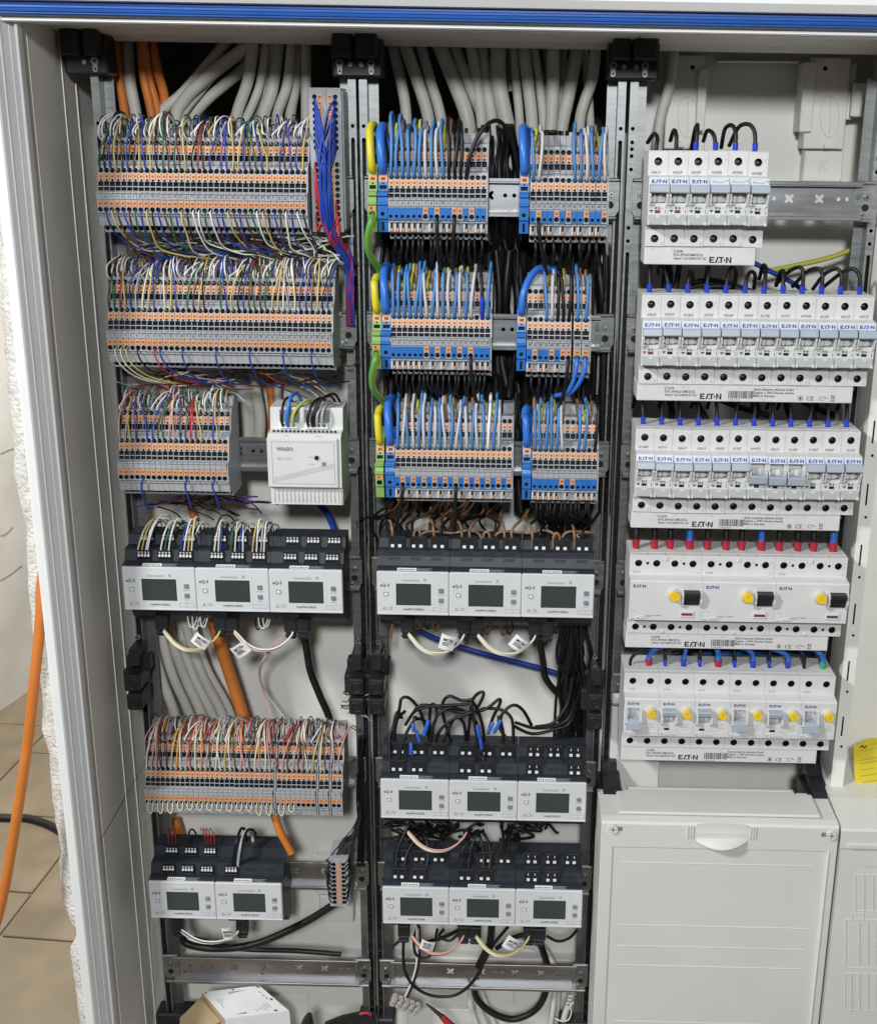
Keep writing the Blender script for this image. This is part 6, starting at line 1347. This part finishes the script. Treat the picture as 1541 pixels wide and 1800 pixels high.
# wire loops under the modules
g = 'small wire loops under the display modules'
def loop(x, y, w_, h, c, label, d=30, r=.8):
    wire('module_loop', [at(x, y, d), at(x + w_ * .02, y + h * .5, d + 2), at(x + w_ * .25, y + h * .95, d + 3), at(x + w_ * .6, y + h, d + 2), at(x + w_ * .95, y + h * .55, d), at(x + w_ * 1.1, y, d - 6)], r, c, label, g)
for i, (x, y, w_, h, c) in enumerate(((330, 1076, 16, 26, 'white'), (338, 1076, 12, 30, 'white'), (346, 1078, 14, 22, 'grey'), (352, 1078, 12, 24, 'white'), (448, 1080, 12, 26, 'black'), (454, 1080, 16, 24, 'white'), (462, 1082, 12, 20, 'cream'))): loop(x, y, w_, h, c, '%s small wire loop under the upper left modules' % ordn(i + 1))
for i, (x, y, w_, h, c) in enumerate(((727, 1086, 12, 20, 'brown'), (745, 1086, 16, 18, 'black'), (760, 1088, 12, 20, 'brown'), (850, 1090, 12, 24, 'brown'), (880, 1090, 10, 26, 'brown'), (890, 1092, 10, 22, 'black'), (970, 1094, 14, 18, 'black'))): loop(x, y, w_, h, c, '%s small dark loop under the upper middle modules' % ordn(i + 1), 30, 1.3)
cable([(690, 1085), (688, 1110), (686, 1130)], 5, 'pbrown', 'brown wire hanging left of the upper middle modules', 10, None, 'brown_lead')
wire('data_wire', [at(497, 1120, 30), at(475, 1140, 26), at(460, 1165, 10), at(456, 1190, -10), at(466, 1225, -20), at(478, 1262, -10)], .9, 'pink', 'thin reddish wire hanging in front of the left back wall', 'thin wires on the left back wall')
wire('data_wire', [at(500, 1122, 30), at(477, 1143, 26), at(460, 1168, 10), at(458, 1195, -10), at(476, 1230, -20), at(505, 1268, -10)], .9, 'grey', 'thin grey wire hanging in front of the left back wall', 'thin wires on the left back wall')
tangle('frayed thin brown wires at the right end of the lowest left row', (596, 1215, 622, 1255), 16, .55, ['brown', 'cream', 'brown', 'pink'], random.Random(4), (6, 24), 34)

# ================================================================ wires of the middle modules
g = 'brown and black wires above the upper middle modules'
UP4 = [(690, 955), (702, 955), (727, 956), (738, 957), (763, 957), (776, 957), (812, 959), (826, 960), (849, 960), (862, 960), (887, 961), (900, 961), (936, 963), (950, 963), (972, 963), (986, 963), (1010, 964), (1024, 964)]
for i, (x, y) in enumerate(UP4):
    c = ('pbrown', 'black')[i % 2] if i % 4 < 2 else 'pbrown'
    if i % 6 in (2, 3):
        if i % 6 == 2: wire('module_wire', [at(x, y, 33), at(x, y - 10, 34), at(x + 1, y - 20, 36), at(x + 6, y - 26, 36), at(x + 11, y - 20, 36), at(x + 12, y - 10, 34), at(x + 12, y, 33)], 1.35, 'pbrown', '%s small brown wire bridge on the upper middle modules' % ordn(i // 6 + 1), g, 8)
        continue
    lean = (-8, 10, 14, 20, -6, 12)[i % 6]
    wire('module_wire', [at(x, y, 33), at(x, y - 12, 34), at(x - 1, y - 26, 35), at(x + lean * .5, y - 38, 24), at(x + lean * 1.4, y - 48, 10), at(x + lean * 2 + 6, y - 66, -4)], 1.4, c, '%s %s wire in the terminals of the upper middle modules' % (ordn(i + 1), 'black' if c == 'black' else 'brown'), g, 8)
for k in range(3):
    x = (735, 866, 985)[k]
    wire('module_wire', [at(x, 952, 26), at(x + 8, 938, 26), at(x + 24, 934, 24), at(x + 60, 937, 20), at(x + 88, 932, 24) if k < 2 else at(x + 30, 938, 20), at(x + 106, 938, 28) if k < 2 else at(x + 36, 950, 22), at(x + 112, 952, 30) if k < 2 else at(x + 38, 956, 22)], 1.3, 'pbrown', '%s long brown jumper lying across the upper middle modules' % ordn(k + 1), g, 8)
rnd = random.Random(19); mb = MB()
for k in range(26):
    x = rnd.uniform(690, 890); c = WC[rnd.choice(['brown', 'brown', 'black', 'black'])]  # darker brown puts the shade these wires hang in into their colour
    mb.tube([at(x, 868, rnd.uniform(26, 40)), at(x - rnd.uniform(0, 16), 888, rnd.uniform(20, 40)), at(x - rnd.uniform(10, 40), 905, rnd.uniform(8, 28)), at(x - rnd.uniform(0, 70), 925 + rnd.uniform(-8, 8), rnd.uniform(-6, 14)), at(x - rnd.uniform(-10, 60), 965, -10)], 1.35, c, 7, 5)
o = mb.build('wire_bundle'); struct(o, 'stuff'); tag(o, 'fan of brown wires, darkened for shade, between wide third middle row and modules', 'wires')
mb = MB()
for k in range(22):
    x = rnd.uniform(935, 1040); mb.tube([at(x, 868, rnd.uniform(24, 38)), at(x + rnd.uniform(-4, 4), 892, rnd.uniform(18, 36)), at(x * .6 + 985 * .4 + rnd.uniform(-14, 14), 920, rnd.uniform(4, 22)), at(x * .4 + 985 * .6 + rnd.uniform(-20, 20), 965, -14)], 1.4, WC['black'], 7, 5)
o = mb.build('wire_bundle'); struct(o, 'stuff'); tag(o, 'bunch of black wires below the narrow third middle row', 'wires')
# dark mass of wires running down the right post of the middle field
mb = MB()
for k in range(44):
    x = rnd.uniform(990, 1040); x2 = rnd.uniform(985, 1030); d_ = rnd.uniform(-40, 14)
    mb.tube([at(x, 900, d_ - 10), at(x2, 1090, d_), at(x2 + rnd.uniform(-12, 12), 1150, d_ + 4), at(x2 + rnd.uniform(-14, 14), 1210, d_), at(x2 - rnd.uniform(-10, 30), 1300, d_ - 10)], 1.6, WC['black'], 7, 6)
o = mb.build('wire_bundle'); struct(o, 'stuff'); tag(o, 'thick bundle of black wires running down the right post of the middle field', 'wires')
mb = MB()
for x0, x1, y0, y1, n in ((660, 700, 220, 420, 10), (850, 920, 220, 440, 14), (855, 915, 440, 700, 16), (900, 930, 690, 900, 8), (1060, 1072, 300, 900, 8), (672, 860, 225, 470, 34), (672, 860, 430, 700, 34), (672, 900, 660, 900, 26), (915, 1060, 230, 460, 22), (915, 1060, 440, 700, 24), (925, 1060, 660, 890, 14)):
    for k in range(n):
        x = rnd.uniform(x0, x1); mb.tube([at(x, y0, rnd.uniform(-44, -10)), at(x + rnd.uniform(-12, 12), (y0 * 2 + y1) / 3, rnd.uniform(-40, -4)), at(x + rnd.uniform(-12, 12), (y0 + 2 * y1) / 3, rnd.uniform(-40, -4)), at(x + rnd.uniform(-10, 10), y1, rnd.uniform(-44, -10))], rnd.choice((1.5, 1.6, 4.0)), WC['black'], 8, 5)
o = mb.build('wire_bundle'); struct(o, 'stuff'); tag(o, 'dark wires and cables hanging behind the middle terminal rows', 'wires')
# thick black loops on the dimmer modules
g = 'thick black wires looping over the middle modules'
LP = [[(686, 1352), (684, 1320), (686, 1290), (700, 1262), (712, 1250)], [(700, 1340), (706, 1310), (716, 1285), (730, 1262), (728, 1264), (744, 1266), (760, 1290)], [(694, 1315), (694, 1285), (702, 1245), (706, 1228), (720, 1228), (738, 1250), (752, 1290), (764, 1310)], [(712, 1275), (730, 1250), (760, 1242), (790, 1240), (820, 1238), (830, 1230), (812, 1232), (790, 1224), (778, 1236), (780, 1262), (792, 1300), (808, 1330)], [(764, 1320), (770, 1290), (790, 1268), (820, 1256), (838, 1245), (850, 1220), (842, 1218), (830, 1232), (826, 1262), (822, 1300), (822, 1334)], [(836, 1340), (838, 1300), (832, 1262), (828, 1234), (840, 1250), (850, 1290), (846, 1330)], [(882, 1316), (884, 1290), (880, 1262), (892, 1245), (906, 1240), (920, 1250), (934, 1275)], [(900, 1318), (902, 1290), (898, 1262), (880, 1248), (850, 1246), (838, 1255)], [(888, 1318), (890, 1300), (878, 1280), (876, 1258)], [(940, 1278), (970, 1272), (990, 1250), (1000, 1228), (1006, 1190)], [(905, 1270), (940, 1280), (975, 1276), (1000, 1262), (1010, 1230)], [(900, 1275), (935, 1290), (975, 1282), (1000, 1272), (1012, 1240)],
      [(756, 1312), (760, 1280), (768, 1255), (762, 1238), (756, 1248), (754, 1300)], [(772, 1318), (784, 1290), (800, 1262), (814, 1270), (818, 1300), (812, 1336)], [(720, 1262), (740, 1240), (780, 1246), (810, 1252), (850, 1248), (876, 1230), (878, 1238), (866, 1262), (858, 1290)], [(852, 1344), (846, 1322), (842, 1296), (840, 1275)], [(690, 1300), (694, 1262), (700, 1252), (706, 1262)], [(770, 1256), (790, 1244), (815, 1250), (830, 1262), (838, 1272)]]
for i, px in enumerate(LP):
    n = len(px); pts = [at(x, y, (44 if y0 > 1325 else 30) * (1 - s_) + s_ * 16) for (x, y), s_, y0 in ((p, k / (n - 1), px[0][1]) for k, p in enumerate(px))]
    wire('thick_wire', pts, 1.75, 'black', '%s thick black wire looping above the middle modules with black terminals' % ordn(i + 1), g, 9)
for i, (p0, p1, w_) in enumerate((((745, 1292), (753, 1266), 8), ((722, 1326), (722, 1306), 7), ((727, 1286), (725, 1272), 7), ((737, 1304), (731, 1284), 6), ((842, 1296), (838, 1275), 7), ((846, 1316), (841, 1292), 7), ((858, 1288), (866, 1270), 7), ((868, 1288), (880, 1266), 7))):
    tag(MB().tube([at(*p0, 38), at((p0[0] + p1[0]) / 2 + .5, (p0[1] + p1[1]) / 2, 38), at(*p1, 36)], w_ / 2 / 1.75, mat('sleeve%d' % i, (.03, .12, .55), .35) if i == 0 else MATS['sleeve0'], 10, 3).build('blue_sleeve'), '%s blue heat-shrink sleeve among the thick black wires' % ordn(i + 1), 'sleeve', 'blue sleeves on black wires')
g = 'black wires on the lowest middle modules'
LQ = [[(699, 1534), (696, 1510), (704, 1480), (716, 1455), (724, 1440)], [(710, 1538), (714, 1505), (728, 1478), (738, 1466)], [(737, 1540), (742, 1515), (740, 1490), (732, 1470)], [(745, 1540), (752, 1510), (750, 1480), (742, 1462)], [(816, 1536), (812, 1510), (815, 1490), (828, 1482), (840, 1490), (846, 1510), (846, 1540)], [(822, 1540), (826, 1500), (836, 1470), (850, 1460)], [(858, 1540), (862, 1510), (858, 1480), (848, 1462)], [(848, 1540), (850, 1512), (846, 1480), (838, 1460)], [(880, 1500), (884, 1470), (880, 1450)], [(893, 1500), (896, 1472), (900, 1450)], [(886, 1502), (890, 1476), (894, 1448)]]
for i, px in enumerate(LQ): wire('thick_wire', [at(x, y, 44 - 30 * k / (len(px) - 1)) for k, (x, y) in enumerate(px)], 1.6, 'black', '%s black wire standing in the lowest middle modules' % ordn(i + 1), g, 8)
mb = MB()
for k in range(40):
    x = rnd.uniform(680, 960); y = rnd.uniform(1445, 1475); mb.tube([at(x, y, rnd.uniform(-10, 22)), at(x + rnd.uniform(-20, 20), y - 8, rnd.uniform(-6, 24)), at(x + rnd.uniform(-34, 34), y + rnd.uniform(-4, 14), rnd.uniform(-10, 20)), at(x + rnd.uniform(-44, 44), y + rnd.uniform(0, 24), rnd.uniform(-12, 16))], 1.6, WC['black'], 7, 5)
o = mb.build('wire_bundle'); struct(o, 'stuff'); tag(o, 'dark tangle of black wires between the two lower middle module rows', 'wires')
cable([(946, 1117), (950, 1140), (955, 1165), (958, 1190), (975, 1215), (1000, 1235)], 12, 'black', 'thick black cable below the upper middle modules', 28, None, 'black_cable', 0)
# bottom of the middle field
g = 'black cables at the bottom of the middle field'
for i, (px, wd, d_) in enumerate((([(710, 1640), (708, 1680), (712, 1710), (728, 1735), (756, 1750), (790, 1752), (815, 1742), (836, 1720), (852, 1690), (868, 1660), (892, 1630)], 5.5, 26), ([(768, 1634), (764, 1660), (756, 1680), (742, 1684), (730, 1676), (728, 1650), (735, 1626)], 5, 30), ([(848, 1690), (834, 1730), (840, 1760), (870, 1784), (905, 1792), (940, 1776), (958, 1745), (962, 1700), (948, 1655)], 12, -14), ([(864, 1628), (860, 1660), (850, 1680), (840, 1700)], 13, 10), ([(780, 1634), (772, 1646), (790, 1654), (808, 1640)], 5, 30), ([(820, 1628), (780, 1648), (740, 1660)], 7, 16), ([(960, 1646), (980, 1655), (1000, 1650), (1014, 1636)], 5, 20), ([(930, 1640), (900, 1650), (872, 1668)], 8, 12), ([(690, 1665), (700, 1655), (708, 1640)], 5, 20))):
    cable(px, wd, 'black', '%s black cable curving about the bottom middle rail' % ordn(i + 1), d_, g, 'black_cable')
wire('thin_lead', [at(732, 1630, 34), at(733, 1665, 30), at(731, 1700, 26), at(722, 1730, 24), at(712, 1752, 22)], 1.2, 'white', 'white wire dropping into the clear terminal strip', 'leads of the clear terminal strip')
wire('thin_lead', [at(738, 1630, 34), at(738, 1665, 30), at(735, 1700, 26), at(726, 1730, 24), at(716, 1754, 22)], 1.2, 'black', 'black wire dropping into the clear terminal strip', 'leads of the clear terminal strip')
g = 'light grey cables at the bottom right'
for i, (px, wd) in enumerate((([(826, 1735), (828, 1770), (842, 1810)], 10), ([(836, 1735), (842, 1770), (858, 1810)], 9), ([(846, 1740), (858, 1775), (876, 1812)], 9), ([(890, 1660), (930, 1664), (955, 1676), (970, 1690)], 9), ([(900, 1654), (945, 1662), (970, 1690), (982, 1740), (974, 1810)], 11), ([(968, 1715), (975, 1745), (968, 1812)], 10))): cable(px, wd, 'lcable', '%s light grey cable behind the bottom middle rail' % ordn(i + 1), -20 + 4 * (i % 2), g)
cable([(1000, 1765), (993, 1785), (986, 1815)], 11, 'lcable', 'light grey patch cable with a ribbed boot', 0, g, 'patch_cable')
a, b = at(1008, 1735, 0), at(999, 1770, 0); t = thing('cable_boot', b, 'ribbed light grey boot of the patch cable at bottom right', 'plug'); dv = a - b
mb = MB(); mb.tube([(0, 0, 0), tuple(dv * .6), tuple(dv)], 3.4, WC['lcable'], 10, 2, rr=(.9, 1.45)); mb.build('boot', t)
for k in range(4):
    q = dv * (.2 + .18 * k); mb = MB(); mb.cbox(q.x - 3.6 - k * .3, q.x + 3.6 + k * .3, q.y - 5.2, q.y - 3.2, q.z - .5, q.z + .5, M_BTN, .2); mb.build('rib', t)
wire('zip_tie', [at(975, 1790, 8), at(985, 1795, 10), at(998, 1794, 8), at(1004, 1780, 8), at(1002, 1770, 8), at(1008, 1762, 8)], .8, 'white', 'white cable tie round the light grey cables', 'cable ties', cat='cable tie')
# clear strip of screw terminals
c = at(712, 1766, 24); t = thing('clear_terminal_strip', (c.x, c.y, c.z), 'clear plastic screw terminal strip hanging under the bottom middle rail', 'terminal', None, (.25, .42, 0))
mb = MB()
for k in range(5):
    x = -14 + 7 * k; mb.cbox(x - 3.2, x + 3.2, -6, 6, -6, 6, M_CLEAR, 1.6); mb.cyl((x, -4, 6), (x, -4, 9), 2.4, M_CLEAR, 10)
mb.build('housing', t)
for k in range(5):
    x = -14 + 7 * k; mb = MB(); mb.cyl((x, 0, -5.4), (x, 0, 5.4), 1.9, M_SCREW, 10); mb.build('sleeve', t); mb = MB(); mb.cyl((x, -6.2, 2.6), (x, -4, 2.6), 1.3, M_SCREW, 8); mb.build('screw', t)
# red screwdriver
a, b, c2 = at(749, 1765, 40), at(776, 1787, 44), at(800, 1812, 46)
t = thing('test_probe', a, 'red-handled tool with a black blade lying at the bottom', 'tool')
MB().tube([Vector((0, 0, 0)), (b - a) * .4, b - a], 2.6, M_BLKPL, 8, 3, rr=(.35, 1)).build('blade', t); MB().tube([b - a, (c2 - a) * .6 + (b - a) * .4, c2 - a], 4.6, WC['red'], 12, 3, rr=(.75, 1.2)).build('handle', t)
# black tool bag edge and red strap
mb = MB(); q = [at(570, 1802, 60), at(600, 1790, 58), at(632, 1783, 56), at(660, 1784, 55), at(664, 1820, 55), at(565, 1830, 60)]
mb.add([tuple(p) for p in q] + [(p.x, p.y + 5, p.z) for p in q], [(0, 1, 2, 3, 4, 5), (0, 6, 7, 1), (1, 7, 8, 2), (2, 8, 9, 3), (3, 9, 10, 4)], M_BLKPL); t = mb.build('tool_case'); tag(t, 'black tool case edge at the bottom between the fields', 'case')
MB().tube([at(632, 1783, 58), at(645, 1781, 58), at(652, 1785, 58)], 1.8, WC['red'], 8, 3).build('strap', t)
mb = MB(); q = at(543, 1784, 60); mb.tube([at(538, 1815, 50), at(541, 1795, 50), at(544, 1783, 50)], 8, M_BLKPL, 10, 3, rr=(1.2, .35)); tag(mb.build('rubber_tip'), 'black pointed rubber tip beside the carton', 'tip')
# ================================================================ carton
c = [at(355, 1745, 18), at(455, 1733, 2), at(508, 1778, 20), at(395, 1792, 42)]
t = thing('carton', c[0], 'open white product carton with barcode lying at the bottom left', 'carton'); org = Vector(c[0])
L = [p - org for p in c]
def quad(pts, m, name, th=.5):
    p = [Vector(q) for q in pts]; n = (p[1] - p[0]).cross(p[2] - p[0]).normalized() * th
    mb = MB(); mb.add([tuple(q) for q in p] + [tuple(q - n) for q in p], [(0, 1, 2, 3), (7, 6, 5, 4), (0, 4, 5, 1), (1, 5, 6, 2), (2, 6, 7, 3), (3, 7, 4, 0)], m); return mb.build(name, t)
quad([L[0], L[1], L[2], L[3]], M_PAPER, 'lid')
dn = Vector((4, -6, -58))
quad([L[3], L[2], L[2] + dn, L[3] + dn], M_PAPER, 'side'); quad([L[2], L[1], L[1] + dn, L[2] + dn], M_PAPER, 'side')
fl0 = at(316, 1790, 30) - org; fl1 = at(350, 1757, 24) - org
quad([L[0], L[3], L[3] + dn * .9, L[0] + dn * .9], M_CARD, 'inside'); quad([fl1, at(352, 1752, 20) - org, at(388, 1796, 40) - org, at(330, 1830, 40) - org], M_CARD, 'flap'); quad([fl0, fl1, at(362, 1830, 40) - org, at(318, 1830, 40) - org], M_CARD, 'flap')
ux = (L[1] - L[0]); uy = (L[2] - L[1]); nrm = ux.cross(uy).normalized()
if nrm.dot(CAM - org) < 0: nrm = -nrm
def lid(u, v): return L[0] + (L[1] - L[0]) * u + (L[3] - L[0]) * v + ((L[2] - L[3]) - (L[1] - L[0])) * u * v + nrm * .9
mb = MB(); r = random.Random(8)
def stroke(u0, v0, u1, v1, m=M_PRINT): mb.add([tuple(lid(u0, v0)), tuple(lid(u1, v0)), tuple(lid(u1, v1)), tuple(lid(u0, v1))], [(0, 1, 2, 3)], m)
x = .40
while x < .82: b = r.choice((.006, .01, .016)); stroke(x, .10, x + b, .30); x += b + r.choice((.008, .012))
for k in range(5): stroke(.12 + k * .035, .30, .13 + k * .035, .30 + r.uniform(.25, .45), M_PRINTG)
for k in range(7): stroke(.50 + k * .05, .62, .512 + k * .05, .66 + r.uniform(.1, .24), M_PRINTG)
for k in range(3): stroke(.88, .2 + k * .12, .90, .28 + k * .12, M_PRINTG)
stroke(.22, .78, .38, .90, M_PRINTB); stroke(.03, .02, .06, .06); stroke(.5, .02, .54, .06); stroke(.93, .03, .97, .08); stroke(.92, .5, .96, .56); stroke(.8, .9, .85, .95)
mb.build('print', t)
# ================================================================ yellow tag on the right
pts = [(1500, 1312), (1505, 1309), (1529, 1298), (1600, 1296), (1600, 1392), (1510, 1386), (1502, 1384)]
q = [at(x, y, 30) for x, y in pts]; org = q[0]
mb = MB(); n = len(q); P = [Vector(p) - org for p in q]
mb.add([tuple(p) for p in P] + [(p.x, p.y + .6, p.z) for p in P], [tuple(range(n)), tuple(range(2 * n - 1, n - 1, -1))] + [(i, (i + 1) % n, n + (i + 1) % n, n + i) for i in range(n)], M_YELTAG)
t = thing('warning_tag', org, 'yellow printed tag hanging at the right edge', 'tag'); mb.build('sheet', t)
for k, (x0, y0, x1) in enumerate(((1531, 1309, 1560), (1508, 1321, 1570), (1511, 1337, 1560), (1511, 1343, 1560), (1513, 1354, 1536), (1513, 1365, 1560), (1515, 1376, 1560))):
    a, b = at(x0, y0, 30.4) - org, at(x1, y0 - (x1 - x0) * .16, 30.4) - org
    mb = MB(); mb.tube([tuple(a), tuple(b)], .2, M_PRINTG, 4, 1); mb.build('print_line', t)
a = at(1517, 1313, 30.4) - org
mb = MB(); mb.tube([(a.x - 3, a.y, a.z - 1), (a.x - 1, a.y, a.z + 1.2), (a.x, a.y, a.z), (a.x + 1, a.y, a.z - 1.2), (a.x + 3.4, a.y, a.z + 1.2)], .7, mat('print_red', (.35, .02, .02), .5), 6, 4); mb.build('emblem', t)
# ================================================================ wires plugged into the power supply
g = 'wires on the power supply'
for i, (x, c, r, pk) in enumerate(((12.5, 'black', 1.3, 58), (17.5, 'fblue', 1.9, 62), (22.6, 'yg', 1.4, 56), (37, 'black', 1.4, 58), (41, 'black', 1.4, 60), (46, 'grey', 1.3, 55), (51, 'grey', 1.3, 54), (43, 'black', 1.3, 62))):
    X = -85 + x; Z0 = -245; sh = (4, 7, 16, 12, 16, 10, 5, 18)[i]
    wire('supply_wire', [W3(X, 44, Z0 + 33), W3(X, 48, Z0 + 38), W3(X + sh * .1, 49, Z0 + 46), W3(X + sh * .4, 44, Z0 + pk - 3), W3(X + sh * .8, 33, Z0 + pk), W3(X + sh, 20, Z0 + pk - 4), W3(X + sh * 1.2, 6, Z0 + 44)], r, c, '%s %s wire from the left on top of the power supply' % (ordn(i + 1), {'fblue': 'blue', 'yg': 'green-yellow'}.get(c, c)), g, 9)
wire('supply_wire', [at(495, 655, -10), at(535, 668, -4), at(570, 690, 0), at(590, 712, 4), at(597, 735, 8)], 1.0, 'pink', 'thin reddish wire running down behind the power supply', g)
wire('supply_wire', [at(520, 655, -10), at(560, 675, -4), at(582, 700, 0), at(596, 722, 4), at(602, 740, 8)], 1.0, 'grey', 'thin grey wire running down behind the power supply', g)

# black wires round the small distribution block
g = 'black wires of the small distribution block'; rnd = random.Random(23)
for k in range(10):
    for sg in (-1, 1):
        z = -683 + M_SM[k]; xh = -31.5 + sg * 5
        wire('strip_wire', [W3(xh, 44, z), W3(xh + sg * 1.0, 51, z + 1), W3(xh + sg * (4 + rnd.uniform(0, 3)), 52, z + 8), W3(xh + sg * (4 + rnd.uniform(0, 4)) + 1, 46, -692 + k * -1.6 + rnd.uniform(0, 6)), W3(-27 + rnd.uniform(-6, 8), 36, -676 + rnd.uniform(-3, 4)), W3(-16 + rnd.uniform(-3, 3), 24, -664 + rnd.uniform(-4, 4)), W3(-11 + rnd.uniform(-2, 2), 14, -640), W3(-10 + rnd.uniform(-3, 3), 8, -600)], .75, 'black', 'black wire in the %s %s-hand hole of the small distribution block' % (ordn(k + 1), 'left' if sg < 0 else 'right'), g, 6, 5)
mb = MB()
for k in range(14): mb.tube([W3(-10 + rnd.uniform(-4, 4), rnd.uniform(2, 14), -560), W3(-11 + rnd.uniform(-4, 4), rnd.uniform(4, 16), -620), W3(-12 + rnd.uniform(-4, 4), rnd.uniform(4, 16), -680), W3(-13 + rnd.uniform(-4, 4), 6, -720)], .9, WC['black'], 6, 5)
o = mb.build('wire_bundle'); struct(o, 'stuff'); tag(o, 'black wires running down the post beside the small distribution block', 'wires')
